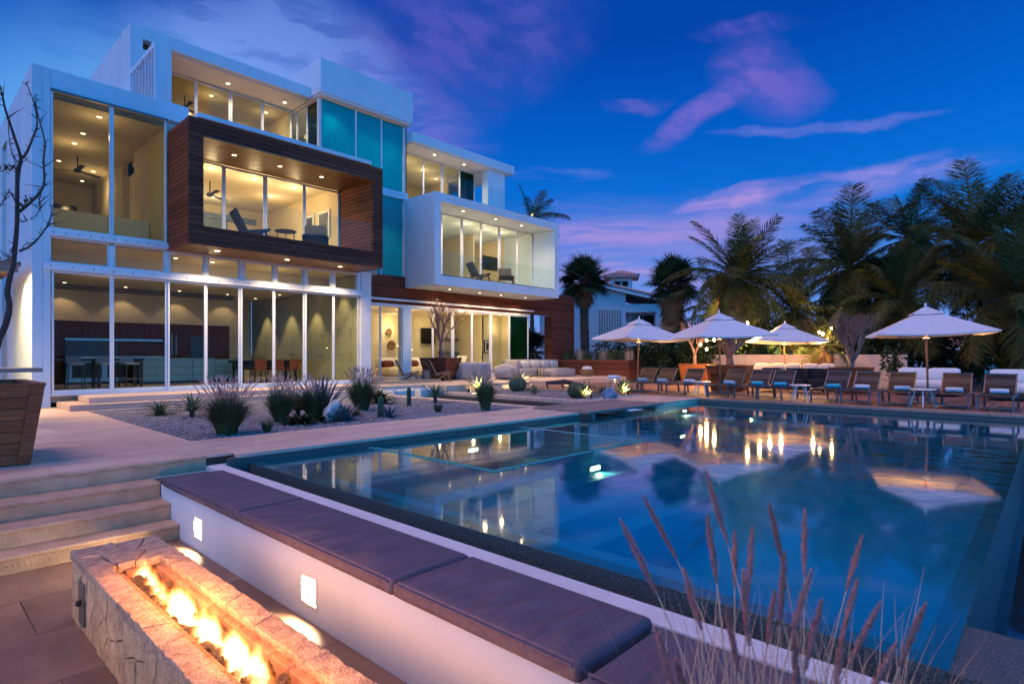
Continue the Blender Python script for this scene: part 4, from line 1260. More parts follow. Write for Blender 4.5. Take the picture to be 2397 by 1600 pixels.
# --- right wing: white balcony box
bx = MB()
bx.box(14.47, 14.78, 17.6, 21, 3.99, 7.62); bx.box(21.90, 22.21, 17.6, 21, 3.99, 7.62)
bx.box(14.78, 21.90, 17.6, 24.5, 7.275, 7.618); bx.box(14.78, 21.90, 17.6, 24.5, 3.992, 4.38)
wbx = bx.build('white_balcony_box', 'plaster', H, bevel=.01)
for x, y in ((16.42, 18.12), (18.41, 18.16), (20.13, 18.16)):
    downlight(wbx, x, y, 7.275, 110, angle=150)
for x, y in ((16.01, 18.5), (17.8, 18.55), (19.2, 18.6), (20.9, 18.6)):
    downlight(wbx, x, y, 3.992, 130, angle=150)
ww = [14.80, 16.0, 17.15, 18.3, 19.5, 20.75, 21.88]
for i in range(6):
    window(H, 'sliding_door', ww[i] + .002, ww[i + 1] - .002, 19.0 + (.03 if i % 2 else 0), 4.39, 7.26, .055, .05, 'clear')
MB().box(14.80, 21.88, 17.68, 17.692, 4.40, 5.35).build('railing_glass', 'rail', H)
MB().box(14.80, 21.88, 17.66, 17.71, 4.38, 4.42).build('railing_channel', 'dark', H)
box('back_wall', 'room', H, 14.6, 22.2, 24.0, 24.2, 4.38, 7.27)
box('partition_wall', 'room', H, 14.63, 14.77, 19.1, 24, 4.38, 7.27)
box('partition_wall', 'room', H, 21.89, 22.20, 21.0, 24, 4.38, 7.27)
box('partition_wall', 'room', H, 19.9, 20.0, 21.2, 24, 4.385, 7.27)
for x, y, p in ((18.09, 19.8, 80), (19.5, 19.95, 80), (20.63, 19.95, 80), (16.2, 19.9, 80), (17, 22.1, 70), (20.6, 22.1, 60)):
    downlight(wbx, x, y, 7.275, p, inside=True)
t = thing('wall_screen', 'tilted black television in the white balcony box', 'television', (20.5, 20.6, 5.5))
m = MB().hexa([(20.05, 20.75, 5.35), (20.12, 20.72, 5.33), (20.12, 22.0, 5.33), (20.05, 22.03, 5.35)], [(20.05, 20.75, 6.15), (20.12, 20.72, 6.17), (20.12, 22.0, 6.17), (20.05, 22.03, 6.15)])
m = MB().box(19.95, 21.05, 20.55, 20.62, 5.45, 6.15); m.build('panel', 'screen', t, bevel=.01)
MB().box(20.45, 20.55, 20.62, 21.2, 5.75, 5.85).build('bracket', 'dark', t)
t = thing('interior_door', 'dark doorway panel at the left of the white balcony box room', 'door', (15.9, 23.9, 4.4))
MB().box(15.6, 16.4, 23.93, 23.99, 4.4, 6.5).build('leaf', 'picture', t)
MB().box(15.5, 15.6, 23.92, 23.995, 4.4, 6.6).box(16.4, 16.5, 23.92, 23.995, 4.4, 6.6).box(15.6, 16.4, 23.92, 23.995, 6.5, 6.6).build('frame', 'white_paint', t)
t = thing('glass_partition', 'green glass partition in the white balcony box room', 'partition', (18.6, 23.5, 4.4))
MB().box(17.7, 19.5, 23.6, 23.62, 4.4, 6.7).build('pane', 'darkteal', t)
MB().box(17.6, 19.6, 23.58, 23.64, 6.7, 6.78).build('frame', 'steel', t)
# right wing third floor
MB().box(14.62, 20.75, 19.2, 25, 10.0, 10.40).build('roof', 'plaster', H, bevel=.01)
s4 = MB().box(14.7, 19.2, 19.35, 25, 9.965, 9.998).build('soffit', 'soffit', H)
MB().box(19.2, 20.35, 19.45, 19.85, 7.62, 9.999).build('pillar', 'plaster', H, bevel=.01)
MB().box(19.2, 20.7, 19.9, 25, 9.90, 9.96).build('soffit', 'soffit', H)
for x, y in ((16.22, 19.75), (17.98, 19.77)):
    downlight(s4, x, y, 9.965, 70, angle=140)
w4 = [15.1, 16.13, 17.2, 18.27, 19.25]
for i in range(4):
    window(H, 'sliding_door', w4[i] + .002, w4[i + 1] - .002, 20.4 + (.03 if i % 2 else 0), 7.64, 9.96, .05, .05, 'dimglass' if i < 3 else 'darkteal')
box('back_wall', 'room', H, 14.65, 19.3, 24.4, 24.6, 7.62, 9.96)
box('partition_wall', 'room', H, 19.25, 19.35, 22.4, 24.4, 7.62, 9.96)
for x, y, p in ((15.8, 21.4, 60), (17.2, 21.8, 60), (18.5, 22.4, 50)):
    downlight(s4, x, y, 9.965, p, inside=True)
MB().box(15.2, 22.15, 17.75, 17.762, 7.63, 8.48).build('railing_glass', 'rail', H)
MB().box(22.13, 22.142, 17.77, 22.0, 7.63, 8.48).build('railing_glass', 'rail', H)
# right wing ground floor: wood band, doors, portal
RY = 19.5
band = MB().box(11.43, 26.0, RY + .02, RY + .12, 3.30, 4.44).build('wood_band', 'dark', H)
for k, (a, b) in enumerate(rows(3.30, 4.44, 9)):
    x = 11.43
    while x < 25.98:
        x2 = min(25.98, x + rj.uniform(2.4, 4.2))
        if 25.98 - x2 < .8: x2 = 25.98
        piece('cladding_board', 'clad', band, x + .003, x2 - .003, RY - .012 - rj.uniform(0, .006), RY + .018, a, b, .005)
        x = x2
port = MB().box(24.02, 25.95, RY + .02, RY + .5, .1, 3.30).build('wood_pillar', 'dark', H)
for a, b in rows(.1, 3.30, 25):
    piece('cladding_board', 'clad', port, 24.0, 25.98, RY - .012 - rj.uniform(0, .006), RY + .018, a, b, .005)
    piece('cladding_board', 'clad', port, 23.99, 24.018, RY + .02, RY + .5, a, b, .005)
MB().box(12.2, 22.4, RY - .16, RY - .02, 3.42, 3.50).build('awning_track', 'frame', H, bevel=.01)
MB().box(11.43, 22.2, RY - .02, RY + .1, 3.22, 3.298).build('door_head', 'frame', H)
MB().box(14.33, 14.74, RY - .04, RY + .3, .2, 3.22).build('column', 'plaster', H, bevel=.008)
MB().box(11.43, 22.25, RY - .06, RY + .12, .2, .30).build('door_track', 'frame', H)
rd = [11.6, 12.45, 13.27, 14.33]
for i in range(3):
    window(H, 'fixed_window', rd[i] + .002, rd[i + 1] - .002, RY + .02, .30, 3.22, .04, .05, 'clear')
rd = [14.74, 15.95, 17.08, 18.25, 19.47, 20.75, 22.17]
for i in range(6):
    window(H, 'sliding_door', rd[i] + .002, rd[i + 1] - .002, RY + .03 + (.03 if i % 2 else 0), .30, 3.22, .065, .05, 'clear' if i < 5 else 'darkteal')
MB().box(22.2, 23.4, 20.6, 20.615, .3, 3.25).build('teal_pane', 'darkteal', H)
box('tower_mullion', 'frame', H, 22.2, 22.26, 20.55, 20.65, .3, 3.25)
# living room
box('floor', 'floor_in', H, 14.7, 22.2, RY + .1, 25, .1, .298)
lc = box('ceiling', 'ceil', H, 11.3, 22.25, RY + .12, 25, 3.3, 3.36)
box('back_wall', 'room3', H, 11.3, 22.25, 24.6, 24.8, .3, 3.3)
box('partition_wall', 'room2', H, 11.27, 11.45, 19.55, 24.6, .3, 3.3)
box('partition_wall', 'room3', H, 22.2, 22.3, RY + .13, 24.6, .3, 3.3)
box('partition_wall', 'room3', H, 20.9, 21.0, 21.5, 24.6, .3, 3.3)
for x, y, p in ((12.3, 21.2, 40), (13.9, 21.6, 60), (16.0, 21.6, 95), (18.0, 21.6, 95), (19.9, 21.2, 85), (17.2, 24.1, 95), (19.5, 23.8, 60), (21.6, 21.0, 45), (14.5, 24.1, 70)):
    downlight(lc, x, y, 3.3, p, inside=True)
t = thing('wall_screen', 'black television on the living room back wall behind the bare tree', 'television', (20, 24.5, 2.2))
MB().box(19.25, 20.75, 24.48, 24.56, 1.85, 2.68).build('panel', 'screen', t, bevel=.01)
for i, (x, z, r, lab) in enumerate(((17.2, 2.43, .16, 'small round wall basket above the larger one in the living room'), (17.34, 1.74, .24, 'large round woven wall basket in the living room'))):
    o = MB().lathe([(0, .02), (r * .5, .03), (r, .09), (r * 1.02, .08), (r * .6, .0), (0, 0)], seg=20).build('wall_basket', 'basket', None, smooth=True)
    tag(o, lab, 'basket', 'wall baskets in the living room')
    o.location = (x, 24.59, z); o.rotation_euler = (R(90), 0, 0)
t = thing('framed_picture', 'black framed picture on the right living room wall', 'picture', (21, 21.45, 1.7))
MB().box(20.92, 21.32, 21.44, 21.49, 1.35, 2.0).build('frame', 'dark', t)
MB().box(20.96, 21.28, 21.432, 21.439, 1.40, 1.95).build('mount', 'white_paint', t)
MB().box(21.03, 21.21, 21.425, 21.431, 1.48, 1.87).build('canvas', 'dark', t)
box('partition_wall', 'room3', H, 20.9, 22.2, 21.495, 21.6, .3, 3.29)
t = thing('wall_shelves', 'dark shelves with bottles at the back of the living room', 'shelf', (20.2, 23, 1.5))
for z in (1.35, 2.05):
    MB().box(19.55, 20.85, 23.3, 23.6, z, z + .035).build('shelf_board', 'dark', t)
MB().box(19.5, 20.88, 23.6, 23.64, .3, 3.29).build('back_panel', 'room2', t)
MB().box(19.55, 20.85, 23.2, 23.6, .3, 1.05).build('sideboard', 'cabinet', t)
rbt = random.Random(8)
for i, (x, lab) in enumerate(((19.75, 'pale vase at the left end of the upper living room shelf'), (20.25, 'pale vase at the middle of the upper living room shelf'), (20.6, 'pale vase at the right end of the upper living room shelf'))):
    h = .2 + .07 * i
    tag(MB().lathe([(0, 0), (.06, 0), (.07, h * .5), (.03, h * .8), (.035, h)], (x, 23.45, 2.086), 12).build('vase', 'white_paint', None, smooth=True), lab, 'vase', 'vases on the living room shelf')
sf = thing('indoor_sofa', 'cream sofa inside the living room glass', 'sofa', (16.3, 21.8, .3))
m = MB(); cushion_mesh(m, 14.9, 18.3, 21.3, 22.2, .33, .68, .05, 8, .02); m.build('base', 'room', sf, smooth=True)
for k in range(4):
    m = MB(); cushion_mesh(m, 14.9 + .85 * k, 15.73 + .85 * k, 22.0, 22.3, .68, 1.1, .06, 5, .02, k); m.build('back_cushion', 'white_fab', sf, smooth=True)
for k, x in enumerate((15.0, 16.4)):
    m = MB(); cushion_mesh(m, x, x + .5, 21.75, 22.0, .69, .98, .07, 5, .02, k); m.build('throw_pillow', 'cabinet', sf, smooth=True)
m = MB(); cushion_mesh(m, 17.6, 18.2, 21.25, 21.5, .69, 1.05, .07, 5, .02, 4); m.build('throw_pillow', 'white_fab', sf, smooth=True)
at = thing('lounge_chair', 'white lounge chair by the sideboard in the living room', 'chair', (18.9, 21.4, .3))
MB().hexa([(18.6, 21.2, .62), (19.3, 21.2, .62), (19.3, 21.9, .62), (18.6, 21.9, .62)], [(18.6, 21.2, .75), (19.3, 21.2, .75), (19.3, 21.9, .75), (18.6, 21.9, .75)]).build('seat', 'white_fab', at, bevel=.04)
MB().hexa([(19.2, 21.2, .75), (19.3, 21.2, .75), (19.3, 21.9, .75), (19.2, 21.9, .75)], [(19.45, 21.2, 1.2), (19.55, 21.2, 1.2), (19.55, 21.9, 1.2), (19.45, 21.9, 1.2)]).build('backrest', 'white_fab', at, bevel=.03)
for x in (18.65, 19.25):
    for y in (21.25, 21.85): MB().bar((x, y, .63), (x, y, .3), .04).build('leg', 'teak', at)

# ------------------------------------------------------------------ steps before the kitchen glass
hs = tag(MB().box(2.75, 11.0, 15.9, 17.33, -.05, .09).build('house_steps', 'mortar'), kind='structure')
x = 2.71
for x2 in (4.9, 7.0, 9.1, 11.0):
    piece('step_slab', 'trav', hs, x + .002, x2 - .002, 15.85, 17.335, .0, .135, .008)
    x = x2
x = 3.12
for x2 in (5.3, 7.4, 9.4, 11.0):
    piece('step_slab', 'trav', hs, x + .002, x2 - .002, 16.15, 17.338, .136, .27, .008)
    x = x2

# ------------------------------------------------------------------ sun loungers, towels, side tables
def make_lounger():
    t = thing('sun_lounger', '', 'sun lounger', group='sun loungers along the far pool edge')
    W2 = .31
    for s in (-1, 1):
        MB().bar((0, s * W2, .33), (1.60, s * W2, .33), .035, .055).build('side_rail', 'alu', t, bevel=.006)
        MB().bar((.05, s * W2, .31), (.05, s * W2, 0), .04, .045, (1, 0, 0)).build('leg', 'alu', t)
        MB().bar((1.45, s * W2, .31), (1.52, s * W2, 0), .04, .045, (1, 0, 0)).build('leg', 'alu', t)
        MB().bar((1.08, s * (W2 - .025), .35), (1.50, s * (W2 - .025), .80), .03, .035).build('back_rail', 'alu', t, bevel=.005)
    MB().bar((.05, -W2, .09), (.05, W2, .09), .025).build('stretcher', 'alu', t)
    MB().bar((1.49, -W2 + .02, .79), (1.49, W2 - .02, .79), .03).build('head_bar', 'alu', t)
    m = MB(); n = 10
    for i in range(n):
        x0, x1 = .02 + 1.06 * i / n, .02 + 1.06 * (i + 1) / n
        z0 = .345 - .02 * math.sin(math.pi * i / n); z1 = .345 - .02 * math.sin(math.pi * (i + 1) / n)
        m.hexa([(x0, -.30, z0 - .012), (x1, -.30, z1 - .012), (x1, .30, z1 - .012), (x0, .30, z0 - .012)], [(x0, -.30, z0), (x1, -.30, z1), (x1, .30, z1), (x0, .30, z0)])
    m.build('seat_sling', 'sling', t)
    def backpt(f): return (1.085 + .405 * f, .36 + .435 * f)
    for nm, a, b, mt in (('back_sling', 0, .42, 'sling'), ('back_sling', .425, .72, 'wicker'), ('head_sling', .725, 1.0, 'sling')):
        (xa, za), (xb, zb) = backpt(a), backpt(b)
        MB().hexa([(xa, -.275, za), (xa + .012, -.275, za - .011), (xa + .012, .275, za - .011), (xa, .275, za)], [(xb, -.275, zb), (xb + .012, -.275, zb - .011), (xb + .012, .275, zb - .011), (xb, .275, zb)]).build(nm, mt, t)
    MB().bar((1.30, .0, .33), (1.36, 0, .62), .02).build('back_prop', 'alu', t)
    return t
lo0 = make_lounger()
LOUNG = [(10.25, 'dark sling sun lounger at the left end of the row, under the first parasol'), (9.5, 'dark sling sun lounger, second from the left end of the row'), (8.55, 'dark sling sun lounger, third from the left, before the slim round table'),
         (7.25, 'dark sling sun lounger just right of the first gap in the row'), (6.43, 'dark sling sun lounger with a turquoise towel, middle of the three after the first gap'), (5.74, 'dark sling sun lounger left of the second round side table'),
         (4.40, 'dark sling sun lounger with a turquoise towel, right of the second round side table'), (3.67, 'dark sling sun lounger in front of the twiggy planter tree'), (2.84, 'dark sling sun lounger left of the big parasol pole and third round table'),
         (1.73, 'dark sling sun lounger just right of the big parasol pole'), (.95, 'dark sling sun lounger at the right end of the row')]
for i, (y, lab) in enumerate(LOUNG):
    o = lo0 if i == 0 else copy_tree(lo0)
    put(o, (16.58 + .05 * math.sin(i * 2.3), y, 0), R(1.5 * math.sin(i * 1.7)), 1, lab)
def towel(mat):
    m = MB()
    m.tube([(0, -.17, 0), (0, -.165, 0), (0, 0, .002), (0, .165, 0), (0, .17, 0)], [.035, .055, .058, .055, .035], 12)
    m.box(-.02, .10, -.165, .165, -.055, -.025)
    m.box(.03, .085, -.16, .16, -.028, .0)
    return m.mesh('rolled_towel', MAT[mat], False)
tws = {'w': towel('towel_w'), 'b': towel('towel_b')}
TW = ['w', 'w', 'w', 'w', 'b', 'b', 'b', 'w', 'w', 'w', 'w']
pos = ['first lounger from the left', 'second lounger from the left', 'third lounger from the left', 'lounger right of the first gap', 'fifth lounger from the left', 'sixth lounger from the left',
       'lounger right of the second table', 'lounger before the twiggy tree', 'lounger left of the big parasol pole', 'lounger right of the big parasol pole', 'rightmost lounger']
for i, (y, _) in enumerate(LOUNG):
    o = obj('rolled_towel', tws[TW[i]], None, (17.52 + .02 * math.sin(i * 5), y + .03 * math.sin(i * 3), .41), (0, 0, R(8 * math.sin(i * 4))))
    tag(o, ('white' if TW[i] == 'w' else 'turquoise') + ' rolled towel on the ' + pos[i], 'towel', 'towels on the loungers')
def side_table():
    t = thing('side_table', '', 'side table', group='round side tables between loungers')
    MB().lathe([(0, .40), (.25, .40), (.275, .415), (.27, .43), (0, .432)], seg=24).build('top', 'white_paint', t, smooth=False)
    for k in range(4):
        a = .5 + k * math.pi / 2
        MB().tube([(.15 * math.cos(a), .15 * math.sin(a), .40), (.26 * math.cos(a), .26 * math.sin(a), 0)], [.02, .014], 8).build('leg', 'white_paint', t)
    return t
tb0 = side_table()
for i, (x, y, lab) in enumerate(((17.1, 11.15, 'white round side table at the left end of the lounger row'), (17.05, 7.92, 'white round side table in the first gap between loungers'), (17.0, 5.08, 'white round side table in the second gap between loungers'), (16.95, 2.30, 'white round side table beside the big parasol pole'))):
    put(tb0 if i == 0 else copy_tree(tb0), (x, y, 0), .4 * i, 1, lab)
o = obj('folded_towel', tws['w'], None, (17.1, 11.12, .49), (0, 0, .7), (1.3, 1.2, 1)); tag(o, 'bunched towel on the side table at the left end of the row', 'towel')

# ------------------------------------------------------------------ parasols
def make_parasol(side, ze, za):
    t = thing('parasol', '', 'parasol', group='square off-white parasols on the deck')
    h = side / 2
    MB().tube([(0, 0, .05), (0, 0, za - .05)], [.027, .024], 10).build('pole', 'teak', t)
    MB().box(-.32, .32, -.32, .32, 0, .05).build('base_plate', 'alu', t, bevel=.01)
    MB().lathe([(.0, 0), (.06, 0), (.05, .12), (.032, .30), (.03, .32)], (0, 0, .05), 12).build('base_sleeve', 'alu', t)
    N = 8
    def prof(f):  # radius fraction 0..1 -> height, slightly concave
        return za + .0 - (za - ze) * (f ** .93)
    m = MB()
    f0 = .20
    def face(k, up):
        for i in range(N):
            fa, fb = f0 + (1 - f0) * i / N, f0 + (1 - f0) * (i + 1) / N
            for j in range(N):
                ua, ub = -1 + 2 * j / N, -1 + 2 * (j + 1) / N
                q = []
                for f, u in ((fa, ua), (fb, ua), (fb, ub), (fa, ub)):
                    sag = .05 * (1 - u * u) * f * f
                    x, y = f * h * (1 - .02 * (1 - u * u) * f), f * h * u
                    z = prof(f) - sag - (0 if up else .012)
                    c, s = math.cos(k * math.pi / 2), math.sin(k * math.pi / 2)
                    q.append((x * c - y * s, x * s + y * c, z))
                m.add(q, [(0, 1, 2, 3) if up else (3, 2, 1, 0)])
    for k in range(4):
        face(k, True); face(k, False)
        c, s = math.cos(k * math.pi / 2), math.sin(k * math.pi / 2)
        for j in range(N):
            ua, ub = -1 + 2 * j / N, -1 + 2 * (j + 1) / N
            q = []
            for u, dz in ((ua, 0), (ua, -.035), (ub, -.035), (ub, 0)):
                x, y = h * (1 - .02 * (1 - u * u)), h * u
                q.append((x * c - y * s, x * s + y * c, prof(1) - .05 * (1 - u * u) + dz))
            m.add(q, [(0, 1, 2, 3)])
    can = m.build('canopy', 'umb', t)
    v = MB()
    hv = h * .27
    for k in range(4):
        c, s = math.cos(k * math.pi / 2), math.sin(k * math.pi / 2)
        a = [(hv, -hv), (hv, hv)]
        q = [(x * c - y * s, x * s + y * c, prof(.27) + .045) for x, y in a]
        mid = ((q[0][0] + q[1][0]) / 2, (q[0][1] + q[1][1]) / 2, prof(.27) + .015)
        v.add([q[0], mid, q[1], (0, 0, za + .06)], [(0, 1, 3), (1, 2, 3)])
        v.add([(p[0], p[1], p[2] - .01) for p in (q[0], mid, q[1], (0, 0, za + .06))], [(3, 1, 0), (3, 2, 1)])
    v.build('vent_cap', 'umb', can)
    MB().lathe([(0, 0), (.03, 0), (.018, .02), (.032, .05), (.03, .075), (.008, .10), (0, .105)], (0, 0, za + .04), 12).build('finial', 'white_paint', t, smooth=True)
    for k in range(4):
        a = math.pi / 4 + k * math.pi / 2
        c, s = math.cos(a) * h * 1.414, math.sin(a) * h * 1.414
        rb = MB().bar((0, 0, za - .05), (c * .985, s * .985, ze - .012), .02, .025).build('rib', 'teak', t)
        MB().bar((0, 0, ze + .08), (c * .5, s * .5, (za + ze) / 2 - .05), .016, .024).build('strut', 'teak', rb)
    MB().lathe([(.03, 0), (.06, .01), (.06, .06), (.03, .07)], (0, 0, ze + .05), 12).build('runner', 'teak', t)
    lp = MB().lathe([(.028, 0), (.075, 0), (.085, .03), (.028, .035)], (0, 0, ze - .16), 14).build('pole_lamp', 'bronze', t)
    MB().lathe([(.03, .0), (.078, .0), (.078, .006), (.03, .006)], (0, 0, ze - .124), 14).build('lens', 'lampw', lp)
    for k in range(2):
        lamp('SPOT', (.16 * (1 if k else -1), 0, ze - .10), 130, (1, .50, .15), .06, (.5 * (1 if k else -1), 0, za + 1), 172, .3, t)
    return t
um0 = make_parasol(2.42, 1.80, 2.44)
UM = [(17.6, 10.5, -27, 1.0, 'off-white square parasol over the left end of the lounger row'), (18.25, 7.85, -40, 1.04, 'off-white square parasol in front of the string lights'),
      (23.0, 7.45, -57, .98, 'off-white square parasol standing furthest back by the beige wall'), (18.2, 2.36, -72, 1.0, 'off-white square parasol on the right, with the largest canopy')]
for i, (x, y, a, s, lab) in enumerate(UM):
    o = put(um0 if i == 0 else copy_tree(um0), (x, y, 0), R(a), s, lab)
    o.rotation_euler = (R(1.2 * math.sin(i * 2.1)), R(1.5 * math.cos(i * 3.3)), R(a))

# ------------------------------------------------------------------ tapered planters
def tapered(name, label, cx, cy, z0, b, tp, h, rows_, rz=0, mat='cladv', by=None, ty=None):
    """planter of horizontal boards between corner battens, wider at the top"""
    t = thing(name, label, 'planter', (cx, cy, z0), rz)
    by = by or b; ty = ty or tp
    Mz = WM[t.name]
    def P(x, y, z): return tuple(Mz @ Vector((x, y, z)))
    def wx(f): return b + (tp - b) * f
    def wy(f): return by + (ty - by) * f
    for side in range(4):
        for k in range(rows_):
            fa, fb = k / rows_ + .004, (k + 1) / rows_ - .004
            vs = []
            for f, o in ((fa, 0), (fa, -.025), (fb, -.025), (fb, 0)):
                pass
            def ring(f, ins):
                x, y = wx(f) - ins, wy(f) - ins
                c = [(-x, -y), (x, -y), (x, y), (-x, y)]
                return c[side], c[(side + 1) % 4]
            a0, a1 = ring(fa, 0); b0, b1 = ring(fb, 0); c0, c1 = ring(fa, .03); d0, d1 = ring(fb, .03)
            m = MB()
            m.add([P(*a0, fa * h), P(*a1, fa * h), P(*b1, fb * h), P(*b0, fb * h), P(*c0, fa * h), P(*c1, fa * h), P(*d1, fb * h), P(*d0, fb * h)],
                  [(0, 1, 2, 3), (7, 6, 5, 4), (0, 4, 5, 1), (3, 2, 6, 7), (0, 3, 7, 4), (1, 5, 6, 2)])
            m.build('board', mat, t)
        # corner batten
        def cor(f, o):
            x, y = wx(f), wy(f)
            return [(-x, -y), (x, -y), (x, y), (-x, y)][side]
        sx, sy = ((-1, -1), (1, -1), (1, 1), (-1, 1))[side]
        m = MB()
        w = .11 * min(1, b * 1.6)
        for ax in (0, 1):
            q = []
            for f in (0, 1):
                x, y = wx(f) * sx, wy(f) * sy
                if ax == 0: q.append([(x + .022 * sx, y), (x + .022 * sx, y - w * sy), (x - .002 * sx, y - w * sy), (x - .002 * sx, y)])
                else: q.append([(x + .022 * sx, y + .022 * sy), (x - w * sx, y + .022 * sy), (x - w * sx, y - .002 * sy), (x + .022 * sx, y - .002 * sy)])
            m.hexa([P(x, y, 0) for x, y in q[0]], [P(x, y, h) for x, y in q[1]])
        bm_o = m.build('corner_batten', mat, t)
        bm = bmesh.new(); bm.from_mesh(bm_o.data); bmesh.ops.recalc_face_normals(bm, faces=bm.faces); bm.to_mesh(bm_o.data); bm.free()
    m = MB()
    X, Y = tp, ty
    for x0, x1, y0, y1 in ((-X - .03, X + .03, -Y - .03, -Y + .07), (-X - .03, X + .03, Y - .07, Y + .03), (-X - .03, -X + .07, -Y + .07, Y - .07), (X - .07, X + .03, -Y + .07, Y - .07)):
        m.hexa([P(x0, y0, h), P(x1, y0, h), P(x1, y1, h), P(x0, y1, h)], [P(x0, y0, h + .03), P(x1, y0, h + .03), P(x1, y1, h + .03), P(x0, y1, h + .03)])
    m.build('rim', mat, t)
    m = MB(); f = .88
    m.add([P(-wx(f), -wy(f), h * f), P(wx(f), -wy(f), h * f), P(wx(f), wy(f), h * f), P(-wx(f), wy(f), h * f)], [(0, 1, 2, 3)])
    m.build('soil', 'soil', t)
    return t
tapered('wood_planter', 'large tapered wooden planter at the left edge holding the bare tree', .50, 9.22, 0, .58, .70, .90, 7, 0, by=.66, ty=.74)
tapered('wood_planter', 'dark tapered planter with a bare tree on the terrace behind the rope chairs', 15.75, 18.75, .2, .45, .62, .90, 8, R(20), 'clad')
tapered('wood_planter', 'tapered wooden planter on the deck behind the fourth lounger', 20.2, 8.35, 0, .50, .66, .86, 7, R(12))
tapered('wood_planter', 'tapered wooden planter on the deck holding the twiggy tree', 21.2, 4.78, 0, .42, .58, .82, 7, R(8))
tapered('wood_planter', 'tapered wooden planter furthest back among the string lights', 23.0, 11.0, 0, .45, .60, .84, 7, R(25))

# ------------------------------------------------------------------ terrace furniture
def rope_chair(name, label, loc, rz, sc=1, group=None, low=True, mat='teak', rope='wicker'):
    t = thing(name, label, 'chair', (0, 0, 0), 0, group)
    for s in (-1, 1):
        y = s * .33
        MB().bar((.42, y, .36), (-.30, y, 0), .045, .06, (0, 1, 0)).build('leg', mat, t)
        MB().bar((.30, y * .98, .34), (.44, y * .98, 0), .045, .055, (0, 1, 0)).build('leg', mat, t)
        MB().bar((-.42, y * .9, .82), (-.10, y * .9, .22), .04, .05, (0, 1, 0)).build('back_post', mat, t)
        MB().bar((-.22, y, .26), (.45, y, .38), .04, .05, (0, 1, 0)).build('seat_rail', mat, t)
    m = MB(); n = 8
    for i in range(n):
        fa, fb = i / n, (i + 1) / n
        xa, za = -.20 + .64 * fa, .27 + .12 * fa - .04 * math.sin(math.pi * fa); xb, zb = -.20 + .64 * fb, .27 + .12 * fb - .04 * math.sin(math.pi * fb)
        m.hexa([(xa, -.31, za), (xb, -.31, zb), (xb, .31, zb), (xa, .31, za)], [(xa, -.31, za + .03), (xb, -.31, zb + .03), (xb, .31, zb + .03), (xa, .31, za + .03)])
    m.build('seat', rope, t)
    m = MB()
    for i in range(n):
        fa, fb = i / n, (i + 1) / n
        xa, za = -.14 - .29 * fa, .28 + .56 * fa; xb, zb = -.14 - .29 * fb, .28 + .56 * fb
        m.hexa([(xa, -.29, za), (xb, -.29, zb), (xb, .29, zb), (xa, .29, za)][::-1], [(xa + .03, -.29, za + .015), (xb + .03, -.29, zb + .015), (xb + .03, .29, zb + .015), (xa + .03, .29, za + .015)][::-1])
    m.build('backrest', rope, t)
    put(t, loc, rz, sc)
    return t
rope_chair('rope_chair', 'low teak chair with rope back, left of the terrace planter', (13.7, 18.35, .2), R(-32), 1.0, 'rope chairs on the terrace')
rope_chair('rope_chair', 'low teak chair with rope back, in front of the terrace planter', (14.9, 17.95, .2), R(-22), 1.0, 'rope chairs on the terrace')
st = thing('drum_stool', 'small timber drum stool between the rope chairs', 'stool', (14.35, 18.0, .2))
MB().lathe([(0, 0), (.17, 0), (.19, .1), (.18, .4), (.17, .44), (0, .44)], (14.45, 18.1, .2), 14).build('body', 'barkl', st, smooth=False)
def sofa(name, label, x0, x1, y0, y1, z, seats, back=None, hb=.42, group=None):
    """block sofa; back: list of sides with a backrest (x0,x1,y0,y1)"""
    t = thing(name, label, 'sofa', ((x0 + x1) / 2, (y0 + y1) / 2, z), group=group)
    m = MB(); cushion_mesh(m, x0, x1, y0, y1, z + .02, z + .38, .035, 8, .015); m.build('seat_block', 'cushw', t, smooth=True)
    d = .22
    for k, s in enumerate(back or []):
        q = dict(x0=(x0, x0 + d, y0, y1), x1=(x1 - d, x1, y0, y1), y0=(x0, x1, y0, y0 + d), y1=(x0, x1, y1 - d, y1))[s]
        m = MB(); cushion_mesh(m, *q, z + .385, z + .385 + hb - .04 * 0, .045, 6, .012, k); m.build('backrest', 'cushw', t, smooth=True)
    for k, (a, b) in enumerate(seats):
        m = MB(); cushion_mesh(m, a, b, y1 - d - .20, y1 - d - .01, z + .40, z + .74, .06, 5, .02, k + 3); m.build('pillow', 'pillow', t, smooth=True)
    return t
t = thing('outdoor_sofa', 'grey upholstered sofa with its back to the pool, right of the terrace planter', 'sofa', (17.1, 18.4, .2))
for k, (a, b) in enumerate(((16.30, 17.10), (17.12, 17.95))):
    m = MB(); cushion_mesh(m, a, b, 18.0, 18.22, .22, .93, .05, 6, .012, k); m.build('backrest', 'cushw', t, smooth=True)
m = MB(); cushion_mesh(m, 16.3, 17.95, 18.22, 19.0, .22, .58, .04, 8, .015); m.build('seat_block', 'cushw', t, smooth=True)
m = MB(); cushion_mesh(m, 17.73, 17.95, 18.22, 19.0, .585, .92, .05, 6, .01, 5); m.build('armrest', 'cushw', t, smooth=True)
me = blob_mesh('beanbag', 'cushw', 5, .62, .55, .34, 4, .16, 1.7)
tag(obj('beanbag', me, None, (18.1, 17.25, .50), (0, 0, .5)), 'slumped grey beanbag on the terrace edge in front of the sofa', 'beanbag')
for p in me.polygons: p.use_smooth = True
sofa('outdoor_sofa', 'long grey corner sofa with five pillows at the right of the terrace', 20.0, 24.0, 18.35, 19.3, .2, [(20.3, 20.9), (21.0, 21.55), (21.75, 22.35), (22.5, 23.1), (23.2, 23.75)], ['y1', 'x0'])
sofa('ottoman', 'grey block ottoman in front of the corner sofa', 21.45, 23.0, 17.2, 18.25, .2, [], [])
